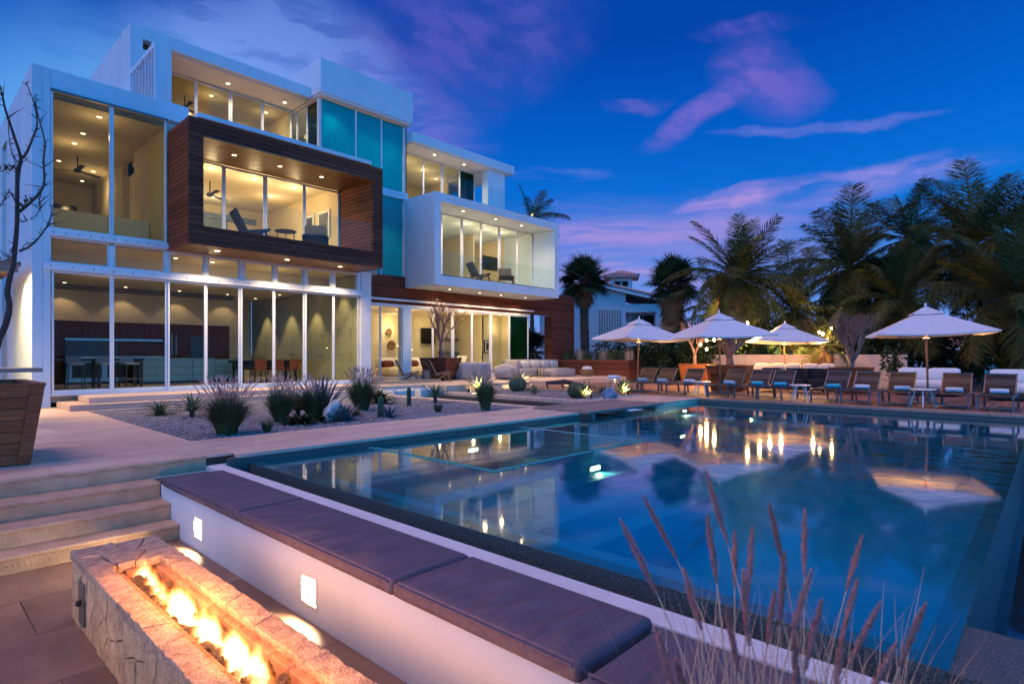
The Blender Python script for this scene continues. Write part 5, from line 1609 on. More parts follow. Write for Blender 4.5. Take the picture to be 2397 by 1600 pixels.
t = thing('wire_table', 'small black wire side table between ottoman and corner sofa', 'side table', (21.0, 17.75, .2))
MB().lathe([(0, .44), (.24, .44), (.24, .455), (0, .455)], (21.0, 17.75, .2), 18).build('top', 'dark', t)
for k in range(8):
    a = k * math.pi / 4
    MB().tube([(21.0 + .22 * math.cos(a), 17.75 + .22 * math.sin(a), .64), (21.0 + .17 * math.cos(a), 17.75 + .17 * math.sin(a), .2)], .007, 5).build('wire_leg', 'dark', t)
t = thing('woven_basket', 'brown woven basket heaped with white towels at the end of the terrace', 'basket', (23.35, 16.75, .2))
m = MB(); m.lathe([(0, 0), (.27, 0), (.32, .14), (.33, .33), (.31, .36), (.29, .34), (.28, .1), (0, .06)], (23.35, 16.75, .2), 18); m.build('body', 'basket', t)
obj('towel_heap', blob_mesh('towel_heap', 'towel_w', 3, .24, .24, .12, 3, .4, 2.5), t, (23.35, 16.75, .57))
# board planter with tall grasses behind the sofa
bp_ = thing('board_planter', 'long red-brown board planter with tall grasses at the terrace end', 'planter', (24.9, 17.3, 0))
for k in range(8):
    z = .0 + .125 * k
    piece('board', 'clad', bp_, 24.33, 24.37, 15.0, 19.45, z + .003, z + .122, .004)
    piece('board', 'clad', bp_, 24.37, 25.5, 15.0, 15.04, z + .003, z + .122, .004)
MB().box(24.37, 25.5, 15.04, 19.45, 0, .92).build('soil', 'soil', bp_)
for i, (x, lab) in enumerate(((19.55, 'small lit step lamp in the terrace riser, left of the two'), (23.2, 'small lit step lamp in the terrace riser, right of the two'))):
    t = thing('step_lamp', lab, 'lamp', (x, 15.1, .08), group='step lamps in the terrace edge')
    MB().box(x - .07, x + .07, 15.082, 15.1, .05, .13).build('bezel', 'steel', t)
    MB().box(x - .055, x + .055, 15.074, 15.083, .06, .12).build('lens', 'bulb', t)
    lamp('SPOT', (x, 15.05, .10), 18, (1, .72, .38), .03, (x, 14.4, -.1), 150, .7, t)

# ------------------------------------------------------------------ balcony furniture
rope_chair('rope_armchair', 'woven rope armchair on the left of the wood-framed balcony', (7.0, 16.75, 4.415), R(-8), 1.05, 'woven armchairs on the balconies', mat='dark')
rope_chair('rope_armchair', 'woven rope armchair right of the little table on the wood-framed balcony', (8.95, 16.6, 4.415), R(-120), 1.05, 'woven armchairs on the balconies', mat='dark')
t = thing('coffee_table', 'round dark wire coffee table on the wood-framed balcony', 'table', (7.95, 16.5, 4.415))
MB().lathe([(0, .44), (.30, .44), (.31, .455), (.30, .47), (0, .47)], (7.95, 16.5, 4.415), 20).build('top', 'wicker', t)
for k in range(6):
    a = k * math.pi / 3
    MB().tube([(7.95 + .26 * math.cos(a), 16.5 + .26 * math.sin(a), 4.86), (7.95 + .26 * math.cos(a), 16.5 + .26 * math.sin(a), 4.415)], .008, 5).build('wire_leg', 'dark', t)
rope_chair('rope_armchair', 'woven rope armchair on the left of the white-framed balcony', (17.5, 18.35, 4.39), R(-15), 1.0, 'woven armchairs on the balconies', mat='dark')
rope_chair('rope_armchair', 'woven rope armchair on the right of the white-framed balcony', (19.2, 18.3, 4.39), R(-130), 1.0, 'woven armchairs on the balconies', mat='teak')

# ------------------------------------------------------------------ far deck: banquette, tables, daybeds
bq = thing('wicker_banquette', 'long dark wicker banquette in front of the beige wall', 'bench', (22.3, 6.6, 0))
m = MB(); cushion_mesh(m, 22.1, 22.85, 5.4, 8.4, .05, .42, .03, 6, .01); m.build('seat', 'sling', bq)
m = MB(); cushion_mesh(m, 22.75, 22.95, 5.4, 8.4, .42, .84, .04, 4, .01); m.build('backrest', 'sling', bq)
for k, y in enumerate((5.6, 6.15, 6.75, 7.3, 7.85)):
    m = MB(); cushion_mesh(m, 22.55, 22.72, y, y + .5, .55, .92, .07, 5, .02, k)
    tag(m.build('throw_pillow', 'pillow', None, smooth=True), 'pale pillow on the dark banquette, number %s from the right' % ('one', 'two', 'three', 'four', 'five')[k], 'pillow', 'pillows on the dark banquette')
def wicker_chair():
    t = thing('wicker_chair', '', 'chair', group='dark wicker chairs behind the loungers')
    m = MB()
    n = 14
    for i in range(n):
        a0, a1 = math.pi * (.5 + i / n), math.pi * (.5 + (i + 1) / n)
        for r0, r1 in ((.33, .29),):
            q = [(-.0 + r * math.cos(a), r * math.sin(a), z) for z in (.08, .80) for a, r in ((a0, r0), (a1, r0), (a1, r1), (a0, r1))]
            m.hexa(q[:4][::-1], q[4:][::-1])
    m.build('shell', 'sling', t)
    MB().lathe([(0, .1), (.29, .1), (.30, .40), (.28, .44), (0, .45)], seg=18).build('seat', 'sling', t)
    return t
wc0 = wicker_chair()
for i, (x, y, lab) in enumerate(((20.75, 7.1, 'dark wicker tub chair nearest the wooden planter'), (20.75, 6.3, 'dark wicker tub chair in the middle behind the loungers'), (20.8, 5.7, 'dark wicker tub chair nearest the twiggy tree'))):
    put(wc0 if i == 0 else copy_tree(wc0), (x, y, 0), R(180), 1, lab)
for i, (y, lab) in enumerate(((7.0, 'pale low table in front of the banquette, left'), (5.9, 'pale low table in front of the banquette, right'))):
    t = thing('low_table', lab, 'table', (21.6, y, 0), group='tables by the banquette')
    MB().box(21.3, 21.9, y - .3, y + .3, .56, .60).build('top', 'pillow', t, bevel=.01)
    for a in (21.36, 21.84):
        for b in (y - .24, y + .24): MB().box(a - .02, a + .02, b - .02, b + .02, 0, .56).build('leg', 'dark', t)
def daybed(lab, y0, y1, x0=21.4, backs=2):
    t = thing('daybed', lab, 'daybed', (x0 + .5, (y0 + y1) / 2, 0), group='white daybeds at the right end of the deck')
    MB().box(x0, x0 + 1.3, y0, y1, .05, .22).build('base', 'dark', t)
    m = MB(); cushion_mesh(m, x0 - .02, x0 + 1.3, y0, y1, .22, .45, .05, 8, .02); m.build('mattress', 'white_fab', t, smooth=True)
    w = (y1 - y0) / backs
    for k in range(backs):
        m = MB(); cushion_mesh(m, x0 + 1.0, x0 + 1.25, y0 + w * k + .01, y0 + w * (k + 1) - .01, .46, .82, .06, 6, .02, k + 5); m.build('back_cushion', 'white_fab', t, smooth=True)
    MB().box(x0 + 1.25, x0 + 1.3, y0, y1, .22, .76).build('back_frame', 'dark', t)
daybed('white canvas daybed behind the big parasol pole', 2.1, 3.7)
daybed('white canvas daybed at the far right edge', -.6, 1.35, 20.6)
# beige block wall behind
bwall = thing('block_wall', 'beige block wall behind the deck seating', 'wall', (26, 7, 0))
for r_ in range(3):
    y = 4.0
    while y < 12.4:
        y2 = min(12.4, y + 1.2 if (y > 4.01 or r_ % 2 == 0) else y + .6)
        piece('block', 'wallp', bwall, 25.9, 26.1, y + .003, y2 - .003, .42 * r_ + .003, .42 * (r_ + 1) - .003, .004)
        y = y2
MB().box(25.92, 26.08, 4.01, 12.39, -.1, 1.255).build('core', 'wallp', bwall)

# ------------------------------------------------------------------ string lights
def at(px, py, d):
    A = R(43)
    u = (px - 1198.5) / 1360; v = -(py - 830) / 1360
    return Vector((d * (math.cos(A) + u * math.sin(A)), d * (math.sin(A) - u * math.cos(A)), 1.25 + v * d))
runs = [([(1618, 742, 25), (1654, 796, 22.6), (1672, 795, 22.4), (1690, 797, 22.2), (1712, 789, 22), (1732, 762, 22)], [1, 2, 4], 'string of lit bulbs strung behind the second parasol'),
        ([(1732, 740, 23), (1750, 755, 23), (1778, 771, 22.5), (1802, 784, 22), (1828, 791, 21.8), (1856, 787, 21.6), (1881, 781, 21.5), (1903, 789, 21.5), (1918, 777, 22), (1926, 781, 22.4), (1946, 767, 23)], [1, 2, 3, 4, 6, 7, 8, 9, 10], 'string of lit bulbs sagging in front of the farthest parasol'),
        ([(1618, 842, 24), (1640, 806, 23), (1654, 817, 22.8), (1700, 800, 23)], [1, 2], 'short string of lit bulbs in the small bare tree')]
for pts, bulbs, lab in runs:
    P3 = [at(*p) for p in pts]
    t = thing('string_lights', lab, 'string lights', tuple(P3[0]), group='string lights over the deck')
    cable = []
    for a, b in zip(P3, P3[1:]):
        for k in range(6):
            f = k / 6
            q = a.lerp(b, f); q.z -= .10 * math.sin(math.pi * f); cable.append(q)
    cable.append(P3[-1])
    MB().tube([c + Vector((0, 0, .07)) for c in cable], .008, 4).build('cable', 'wire', t)
    for i in bulbs:
        p = P3[i]
        MB().lathe([(0, .05), (.014, .05), (.014, .09), (0, .09)], p, 8).build('socket', 'wire', t)
        MB().lathe([(0, -.065), (.03, -.05), (.046, -.01), (.04, .025), (.016, .05), (0, .05)], p, 10).build('bulb', 'bulb', t, smooth=True)
        lamp('POINT', p + Vector((0, 0, -.10)), 75, (1, .52, .18), .04, parent=t)

# ------------------------------------------------------------------ left edge: lit canopy, counter
cn = thing('lean_to_canopy', 'small flat canopy with a warm light strip at the left edge of the house', 'canopy', (0, 18, 3.2))
MB().box(-3, 2.05, 17.2, 20.5, 3.26, 3.36).build('roof_slab', 'barkl', cn)
for k in range(26):
    x = -2.9 + .19 * k
    MB().tube([(x, 17.15, 3.40), (x, 20.5, 3.40)], .05, 6).build('roof_cane', 'barkl', cn)
MB().box(-3, 2.0, 17.2, 17.3, 3.12, 3.26).build('fascia', 'bridgew', cn)
ls = MB().box(-2.8, 1.95, 17.36, 17.44, 3.235, 3.258).build('light_strip', 'ledstrip', cn)
lamp('AREA', (.6, 17.5, 3.22), 220, (1, .70, .34), (2.6, .1), (.6, 17.5, 0), 170, parent=cn)
lamp('SPOT', (1.9, 18.2, 3.2), 260, (1, .72, .36), .05, (2.2, 18.2, 0), 110, .8, cn)
MB().box(-3, -2.8, 17.3, 20.5, 0, 3.26).build('post', 'bridgew', cn)
MB().box(-2.8, 1.6, 20.3, 20.5, 0, 3.26).build('back_wall', 'room', cn)
ct = thing('stone_counter', 'grey stone counter slab behind the big planter', 'counter', (1, 14.4, 0))
MB().box(-1.5, 1.98, 13.95, 14.75, .925, 1.0).build('slab', 'bridgew', ct, bevel=.006)
MB().box(-1.3, 1.35, 14.1, 14.6, 0, .925).build('pedestal', 'grey_metal', ct)

# ------------------------------------------------------------------ vegetation
def strip(mb, pts, widths, side, fold=0.0):
    """leaf blade along pts; side = width direction"""
    k = len(mb.v); n = len(pts)
    side = Vector(side).normalized()
    for p, w in zip(pts, widths):
        p = Vector(p)
        a = p - side * w; b = p + side * w
        if fold:
            mb.v += [tuple(a + Vector((0, 0, fold * w))), tuple(p), tuple(b + Vector((0, 0, fold * w)))]
        else:
            mb.v += [tuple(a), tuple(b)]
    n0 = len(mb.f)
    for i in range(n - 1):
        if fold:
            for j in (0, 1):
                q = k + i * 3 + j
                mb.f.append((q, q + 1, q + 4, q + 3))
        else:
            q = k + i * 2
            mb.f.append((q, q + 1, q + 3, q + 2))
    mb.mi += [mb.cur] * (len(mb.f) - n0)
def grass_mesh(name, n, h, spread, w, seed, mat, lean=.0, r0=.1, hv=.35):
    r = random.Random(seed); mb = MB()
    for _ in range(n):
        a = r.uniform(0, 6.283); rr = r0 * math.sqrt(r.random())
        b = Vector((rr * math.cos(a), rr * math.sin(a), 0))
        hh = h * r.uniform(1 - hv, 1 + hv * .5); out = spread * r.uniform(.15, 1.0)
        a2 = a + r.gauss(0, .5); d = Vector((math.cos(a2), math.sin(a2), 0))
        pts = []
        for i in range(5):
            t = i / 4
            pts.append(b + d * out * (.35 * t + .65 * t ** 2) + Vector((lean * t * t, 0, hh * (t - .42 * t ** 3 * out / spread))))
        strip(mb, pts, [w, w * .9, w * .75, w * .5, w * .08], d.cross(Vector((0, 0, 1))) + Vector((r.uniform(-.4, .4), r.uniform(-.4, .4), 0)))
    return mb.mesh(name, mat)
def plume_mesh(name, n, h, spread, seed, r0=.12, L=.16, R0=.010):
    r = random.Random(seed); mb = MB()
    for _ in range(n):
        a = r.uniform(0, 6.283); d = Vector((math.cos(a), math.sin(a), 0))
        hh = h * r.uniform(.75, 1.15); out = spread * r.uniform(.2, 1)
        p = [Vector((r0 * r.uniform(-1, 1), r0 * r.uniform(-1, 1), 0)) + d * out * t ** 2 + Vector((0, 0, hh * t)) for t in (0, .3, .6, .85)]
        e = p[-1]; dr = (p[-1] - p[-2]).normalized()
        mb.cur = 0
        mb.tube(p, [.002, .002, .0015, .0015], 3, False)
        mb.cur = 1
        mb.tube([e, e + dr * L * .3, e + dr * L * .7, e + dr * L], [R0 * .5, R0, R0 * .8, .001], 5)
    return mb.mesh(name, ['grassdry', 'seed'])
def grass_clump(label, x, y, h, spread, n, seed, z=-.05, plumes=0, r0=.12, w=.006, mat='grass', cat='grass', group='ornamental grass clumps', name='fountain_grass'):
    t = thing(name, label, cat, (x, y, z), group=group)
    obj('blades', grass_mesh('blades', n, h, spread, w, seed, mat, r0=r0), t, (x, y, z))
    if plumes:
        obj('plumes', plume_mesh('plumes', plumes, h * 1.18, spread * .9, seed + 50), t, (x, y, z))
    return t
def rosette_mesh(name, n, L, w, seed, mat, e0=5, e1=85, curve=.25, fold=.5, jitter=.12):
    r = random.Random(seed); mb = MB()
    for i in range(n):
        f = (i + .5) / n
        el = R(e0 + (e1 - e0) * f + r.uniform(-6, 6)); az = i * 2.39996 + r.uniform(-.2, .2)
        l = L * r.uniform(1 - jitter, 1 + jitter) * (1 - .25 * f * f)
        d = Vector((math.cos(az), math.sin(az), 0)); s = Vector((-math.sin(az), math.cos(az), 0))
        pts = []
        for k in range(6):
            t = k / 5
            e = el - curve * t * t
            pts.append(d * (.03 + l * t * math.cos(e)) + Vector((0, 0, l * t * math.sin(e))))
        strip(mb, pts, [w * .7, w, w * .95, w * .75, w * .42, w * .03], s, fold)
    return mb.mesh(name, mat)
def rosette(name, label, cat, x, y, n, L, w, seed, mat, z=-.05, trunk=0, group=None, **k):
    t = thing(name, label, cat, (x, y, z), group=group)
    obj('leaves', rosette_mesh('leaves', n, L, w, seed, mat, **k), t, (x, y, z + trunk), (0, 0, seed))
    if trunk:
        MB().tube([(x, y, z - .02), (x, y, z + trunk + .03)], [.06, .045], 8).build('stem', 'ptrunk', t)
    return t
yg = 'spiky yuccas in the gravel'
rosette('yucca', 'small spiky yucca nearest the kitchen steps', 'yucca', 3.95, 14.0, 60, .50, .016, 1, 'yucca', group=yg)
rosette('yucca', 'spiky yucca left of the tall fountain grass by the path corner', 'yucca', 4.3, 13.1, 64, .56, .016, 2, 'yucca', group=yg, trunk=.12)
rosette('yucca', 'spiky yucca on a short stem by the round stone basin', 'yucca', 10.05, 12.2, 66, .52, .016, 3, 'yucca', group=yg, trunk=.16)
rosette('yucca', 'pale fan-shaped yucca tucked beside the feathery grass', 'yucca', 5.75, 11.4, 50, .62, .02, 4, 'yucca', group=yg, trunk=.15)
rosette('yucca', 'uplit pale yucca at the left end of the far bed', 'yucca', 13.9, 14.5, 70, .88, .024, 5, 'yucca', group=yg, trunk=.15, z=-.02)
rosette('yucca', 'uplit pale yucca behind the barrel cactus near the terrace edge', 'yucca', 16.1, 14.6, 66, .82, .024, 6, 'yucca', group=yg, trunk=.14, z=-.02)
rosette('yucca', 'brightly uplit yucca in the middle of the far bed, beside the dark barrel cactus', 'yucca', 13.75, 9.95, 60, .62, .02, 7, 'yucca', group=yg, trunk=.08, z=-.02)
rosette('yucca', 'dim yucca between two brightly uplit ones near the plank bridge', 'yucca', 14.7, 9.95, 54, .46, .014, 8, 'yucca', group=yg, trunk=.06, z=-.02)
rosette('yucca', 'brightly uplit yucca at the right end of the far bed, by the blue boulder', 'yucca', 15.65, 9.85, 60, .64, .02, 9, 'yucca', group=yg, trunk=.1, z=-.02)
rosette('agave', 'tall dark upright agave with sword leaves in the gravel bed', 'agave', 6.05, 10.95, 26, 1.02, .034, 3, 'agave', e0=42, e1=88, curve=.10, fold=.7)
rosette('agave', 'blue agave rosette beside the white boulder', 'agave', 6.02, 10.05, 26, .46, .036, 5, 'agave', e0=12, e1=86, curve=.1, fold=.6, group='blue agaves')
rosette('agave', 'small blue agave at the foot of the left cactus', 'agave', 6.98, 9.95, 16, .36, .03, 6, 'agave', e0=8, e1=80, curve=.1, fold=.6, group='blue agaves')
rosette('agave', 'small pale agave on the far bed near the driftwood', 'agave', 14.6, 12.6, 16, .42, .03, 8, 'yucca', e0=20, e1=86, fold=.6)
rosette('agave', 'tiny pale rosette in the far bed below the driftwood', 'agave', 14.9, 11.2, 22, .28, .016, 12, 'yucca', e0=10, e1=80)
rosette('agave', 'dark leafy bromeliad clump at the rear corner of the gravel bed', 'bromeliad', 8.9, 13.1, 42, .62, .045, 13, 'hedge', e0=10, e1=85, curve=.5, fold=.4)
rosette('agave', 'dark low leafy clump under the feathery grass', 'bromeliad', 5.2, 10.25, 60, .48, .03, 14, 'hedge', e0=2, e1=60, curve=.4, fold=.4)
rosette('agave', 'dark low leafy clump left of the white boulder', 'bromeliad', 5.75, 10.3, 50, .42, .03, 15, 'hedge', e0=2, e1=60, curve=.4, fold=.4)
rosette('agave', 'small orange-tipped succulent behind the blue agave', 'succulent', 6.75, 10.9, 40, .25, .02, 16, 'orange', e0=10, e1=80)
grass_clump('tall rounded fountain grass at the corner of the gravel bed', 3.72, 9.75, .74, .56, 1300, 11, plumes=110, r0=.13)
grass_clump('feathery fountain grass beside the fan-shaped yucca', 5.15, 10.9, .72, .48, 900, 12, plumes=80, r0=.11)
grass_clump('feathery grass at the foot of the tall sword-leaved agave', 5.75, 10.75, .72, .42, 800, 13, plumes=50, r0=.1)
grass_clump('broad fountain grass in front of the white column', 7.55, 11.85, .80, .55, 1300, 14, plumes=100, r0=.14)
grass_clump('bright green upright grass near the plank bridge', 9.35, 9.55, .78, .38, 1000, 15, plumes=50, r0=.09)
for i, (x, y, lab) in enumerate(((4.3, 9.6, 'low wispy grass tuft by the front of the gravel bed'), (6.6, 12.9, 'low wispy grass tuft near the rear of the gravel bed'), (8.4, 10.1, 'tiny grass tuft on the open gravel'), (16.8, 12.2, 'tiny grass tuft on the far bed, left'), (17.6, 11.6, 'tiny grass tuft on the far bed, right'))):
    grass_clump(lab, x, y, .26, .2, 120, 30 + i, r0=.06)
def column_cactus(label, x, y, h, r, seed, z=-.05):
    t = thing('column_cactus', label, 'cactus', (x, y, z), group='column cacti in the gravel')
    mb = MB(); N = 20; k = 7
    for i in range(k + 1):
        f = i / k
        rr = r * (1 if f < .85 else math.sqrt(max(.02, 1 - ((f - .85) / .15) ** 2)))
        for j in range(N):
            a = 2 * math.pi * j / N
            q = rr * (1 + .16 * (1 if j % 2 else -1))
            mb.v.append((x + q * math.cos(a), y + q * math.sin(a), z + h * f))
    for i in range(k):
        for j in range(N):
            j2 = (j + 1) % N
            mb.f.append((i * N + j, i * N + j2, (i + 1) * N + j2, (i + 1) * N + j))
    mb.f.append(tuple(k * N + j for j in range(N)))
    mb.mi = [0] * len(mb.f)
    mb.build('stem', 'cactus', t)
column_cactus('short column cactus standing in the small blue agave', 6.95, 10.2, .46, .055, 1)
column_cactus('slim column cactus alone on the gravel near the stone basin', 8.95, 11.9, .50, .05, 2)
def barrel(label, x, y, r, z=-.05):
    t = thing('barrel_cactus', label, 'cactus', (x, y, z), group='barrel cacti')
    mb = MB(); N = 40; k = 9
    for i in range(k + 1):
        th = -1.1 + 2.6 * i / k
        for j in range(N):
            a = 2 * math.pi * j / N
            q = r * math.cos(th) * (1 + .07 * (1 if j % 2 else -1))
            mb.v.append((x + q * math.cos(a), y + q * math.sin(a), z + r * .85 + r * math.sin(th) * .95))
    for i in range(k):
        for j in range(N):
            j2 = (j + 1) % N
            mb.f.append((i * N + j, i * N + j2, (i + 1) * N + j2, (i + 1) * N + j))
    mb.f.append(tuple(k * N + j for j in range(N)))
    mb.mi = [0] * len(mb.f)
    mb.build('body', 'cactus', t)
barrel('ribbed barrel cactus beside the uplit yucca near the terrace', 15.2, 13.9, .30)
barrel('dark ribbed barrel cactus beside the brightest yucca', 14.05, 10.45, .27)
# boulders and driftwood
def rockobj(name, label, mat, loc, s, seed, rot=(0, 0, 0)):
    me = blob_mesh(name, mat, seed, *s, 3, .35, 1.3)
    tag(obj(name, me, None, loc, rot), label, 'boulder')
rockobj('boulder', 'white angular boulder leaning beside the blue agave', 'rock', (5.85, 10.25, .13), (.14, .12, .26), 4, (.25, .5, .3))
rockobj('boulder', 'blue-grey boulder at the right end of the far bed', 'rockb', (14.35, 9.5, .06), (.30, .22, .22), 6, (0, .1, .4))
rockobj('boulder', 'small flat dark boulder between the two uplit yuccas', 'rock', (14.2, 9.6, -.02), (.14, .10, .08), 8)
dw = MB(); dw.tube([(16.4, 13.6, .22), (17.0, 13.2, .26), (17.7, 12.9, .10), (18.3, 12.6, 0)], [.05, .10, .08, .03], 8); dw.tube([(16.9, 13.25, .25), (16.8, 13.1, 0)], [.05, .03], 6); dw.tube([(16.45, 13.6, .2), (16.4, 13.5, 0)], [.04, .03], 6)
tag(dw.build('driftwood', 'bark', None), 'piece of dark driftwood lying on the far bed', 'driftwood')
# garden spike lamps
for i, (x, y, tg, p, lab) in enumerate(((13.5, 14.25, (13.9, 14.5, .4), 26, 'garden spike lamp lighting the yucca at the left end of the far bed'), (16.45, 14.3, (16.1, 14.6, .4), 22, 'garden spike lamp lighting the yucca behind the barrel cactus'),
                                       (13.6, 9.62, (13.75, 9.95, .3), 16, 'garden spike lamp lighting the yucca by the dark barrel cactus'), (15.45, 9.55, (15.65, 9.85, .3), 16, 'garden spike lamp lighting the yucca by the blue boulder'),
                                       (12.95, 14.0, (13.4, 13.5, 0), 8, 'small black garden lamp at the rill edge'))):
    t = thing('spike_lamp', lab, 'lamp', (x, y, 0), group='garden spike lamps')
    MB().tube([(x, y, -.08), (x, y, .06)], .012, 6).build('spike', 'bronze', t)
    d = (Vector(tg) - Vector((x, y, .08))).normalized()
    c = Vector((x, y, .09))
    MB().tube([c - d * .05, c + d * .05], .035, 10).build('head', 'bronze', t)
    MB().tube([c + d * .051, c + d * .056], .03, 10).build('lens', 'lampw', t)
    lamp('SPOT', c + d * .07, p * 5, (1, .74, .40), .03, tg, 110, .7, t)
# gravel: pebbles that cover the beds
def pebbles(name, n, rect, z, r0, r1, seed, mat, bias=None):
    r = random.Random(seed); mb = MB()
    V, Fc = mb.v, mb.f
    for _ in range(n):
        x = r.uniform(rect[0], rect[1]); y = rect[2] + (rect[3] - rect[2]) * (r.random() ** (bias or 1))
        s = r.uniform(r0, r1); a = r.uniform(0, 3.14); c, sn = math.cos(a), math.sin(a)
        e = r.uniform(.6, 1); h = s * r.uniform(.45, .8); zz = z + r.uniform(-.2, .6) * s
        t1, t2 = r.uniform(-.4, .4), r.uniform(-.4, .4)
        k = len(V)
        for lx, ly, lz in ((s, 0, t1 * s * .5), (0, s * e, t2 * s * .5), (-s, 0, -t1 * s * .5), (0, -s * e, -t2 * s * .5), (s * .15, s * .1, h), (0, 0, -h)):
            V.append((x + lx * c - ly * sn, y + lx * sn + ly * c, zz + lz))
        for q in range(4):
            Fc.append((k + q, k + (q + 1) % 4, k + 4))
    mb.mi = [0] * len(Fc)
    o = mb.build(name, mat, None)
    return o
tag(pebbles('gravel', 17000, (3.02, 10.53, 9.17, 15.68), -.045, .014, .032, 1, 'gravel', 1.35), 'grey pebbles covering the large gravel bed', 'gravel', kind='stuff')
tag(pebbles('gravel', 5000, (13.17, 19.38, 9.17, 15.08), -.05, .02, .04, 2, 'gravel', 1.2), 'grey pebbles covering the far bed', 'gravel', kind='stuff')
tag(pebbles('gravel', 1300, (13.3, 16.4, 9.2, 9.9), -.04, .025, .05, 3, 'gravel_w'), 'pale larger pebbles along the front of the far bed', 'gravel', kind='stuff')

# ------------------------------------------------------------------ bare trees
def grow(mb, p, d, r, L, depth, rnd, spread=.55, up=.15, seg=4, minr=.003, taper=.72, kids=(2, 3), tips=None):
    pts = [p.copy()]; rad = [r]
    q = p.copy(); dd = d.copy()
    for i in range(seg):
        dd = (dd + Vector((rnd.gauss(0, .16), rnd.gauss(0, .16), rnd.gauss(0, .12) + up * .3))).normalized()
        q = q + dd * L / seg
        pts.append(q.copy()); rad.append(r * (1 - (1 - taper) * (i + 1) / seg))
    mb.tube(pts, rad, 6 if r > .015 else 4, False)
    if depth <= 0 or r * taper < minr:
        if tips is not None: tips.append(q)
        return
    for k in range(rnd.randint(*kids)):
        nd = (dd + Vector((rnd.gauss(0, spread), rnd.gauss(0, spread), rnd.gauss(0, spread * .6) + up))).normalized()
        grow(mb, q if k < 2 else pts[rnd.randint(1, seg)], nd, r * taper * rnd.uniform(.62, .95), L * rnd.uniform(.6, .9), depth - 1, rnd, spread, up, seg, minr, taper, kids, tips)
# tree at the left edge: trunk and main limbs follow the photograph's tree
lt = thing('bare_tree', 'thorny bare tree rising from the large planter at the left edge', 'tree', (.85, 9.5, .8))
D = 7.15
def limb(pts, r0, r1, nm='limb', par=None, spikes=True, seed=0):
    P = [at(px, py, D + dd) for px, py, dd in pts]
    # smooth
    Q = []
    for i in range(len(P) - 1):
        a = P[max(0, i - 1)]; b = P[i]; c = P[i + 1]; e = P[min(len(P) - 1, i + 2)]
        for k in range(4):
            t = k / 4
            Q.append(.5 * ((2 * b) + (c - a) * t + (2 * a - 5 * b + 4 * c - e) * t * t + (3 * b - 3 * c + e - a) * t ** 3))
    Q.append(P[-1])
    n = len(Q)
    mb = MB()
    mb.tube(Q, [.78 * (r0 + (r1 - r0) * i / (n - 1)) * (1 + .12 * mnoise.noise(Vector((i * .9, seed, 0)))) for i in range(n)], 8 if r0 > .02 else 6)
    r = random.Random(seed)
    if spikes:
        for i in range(2, n):
            for _ in range(2 if r0 < .05 else 1):
                if r.random() < .75:
                    dv = Vector((r.uniform(-1, 1), r.uniform(-1, 1), r.uniform(-.5, 1))).normalized()
                    L = r.uniform(.02, .07) if r.random() < .7 else r.uniform(.08, .22)
                    f = r.random(); s = Q[i - 1].lerp(Q[i], f)
                    mid = s + dv * L * .5 + Vector((r.uniform(-.01, .01), r.uniform(-.01, .01), .01))
                    mb.tube([s, mid, s + dv * L + Vector((0, 0, .015))], [.005 + .02 * L, .004, .001], 4, False)
    return mb.build(nm, 'bark', par or lt, smooth=True)
limb([(-18, 905, .0), (-14, 850, 0), (-4, 800, 0), (14, 757, 0), (22, 715, 0), (17, 683, 0), (24, 645, 0), (31, 620, 0), (36, 570, 0), (40, 517, 0), (41, 421, 0), (49, 372, 0)], .050, .026, 'trunk', spikes=False, seed=1)
limb([(41, 430, 0), (41, 400, 0), (49, 372, 0), (32, 316, -.1), (13, 258, -.15), (6, 225, -.2), (0, 200, -.2)], .030, .008, seed=2)
limb([(49, 372, 0), (62, 358, .1), (77, 322, .2), (87, 290, .25), (80, 243, .2), (60, 191, .1)], .022, .005, seed=3)
limb([(43, 497, 0), (70, 475, .1), (96, 447, .15), (104, 421, .2), (102, 373, .2), (105, 332, .2), (90, 274, .15), (81, 222, .1)], .024, .005, seed=4)
limb([(45, 588, 0), (73, 574, .1), (102, 542, .2), (118, 510, .25), (123, 480, .25)], .020, .005, seed=5)
limb([(40, 480, 0), (22, 450, -.15), (4, 478, -.25), (-15, 500, -.3)], .012, .003, seed=6)
limb([(36, 560, 0), (20, 600, -.1), (2, 590, -.2)], .010, .003, seed=7)
limb([(96, 450, .15), (92, 470, .1), (94, 490, .1), (75, 512, .05), (50, 520, 0)], .008, .003, seed=8)
limb([(41, 380, 0), (26, 350, .1), (20, 300, .2), (24, 270, .2)], .010, .003, seed=9)
lf = MB(); r = random.Random(3)
for px, py in ((24, 392), (10, 396), (16, 390), (3, 394), (62, 470), (68, 466), (48, 480), (30, 394)):
    for _ in range(9):
        c = at(px + r.uniform(-7, 7), py + r.uniform(-5, 5), D + r.uniform(-.05, .05))
        d = Vector((r.uniform(-1, 1), r.uniform(-1, 1), r.uniform(-1, 1))).normalized(); s = d.orthogonal().normalized()
        strip(lf, [c, c + d * .022, c + d * .045], [.004, .011, .001], s)
lf.build('leaves', 'hedge', lt)
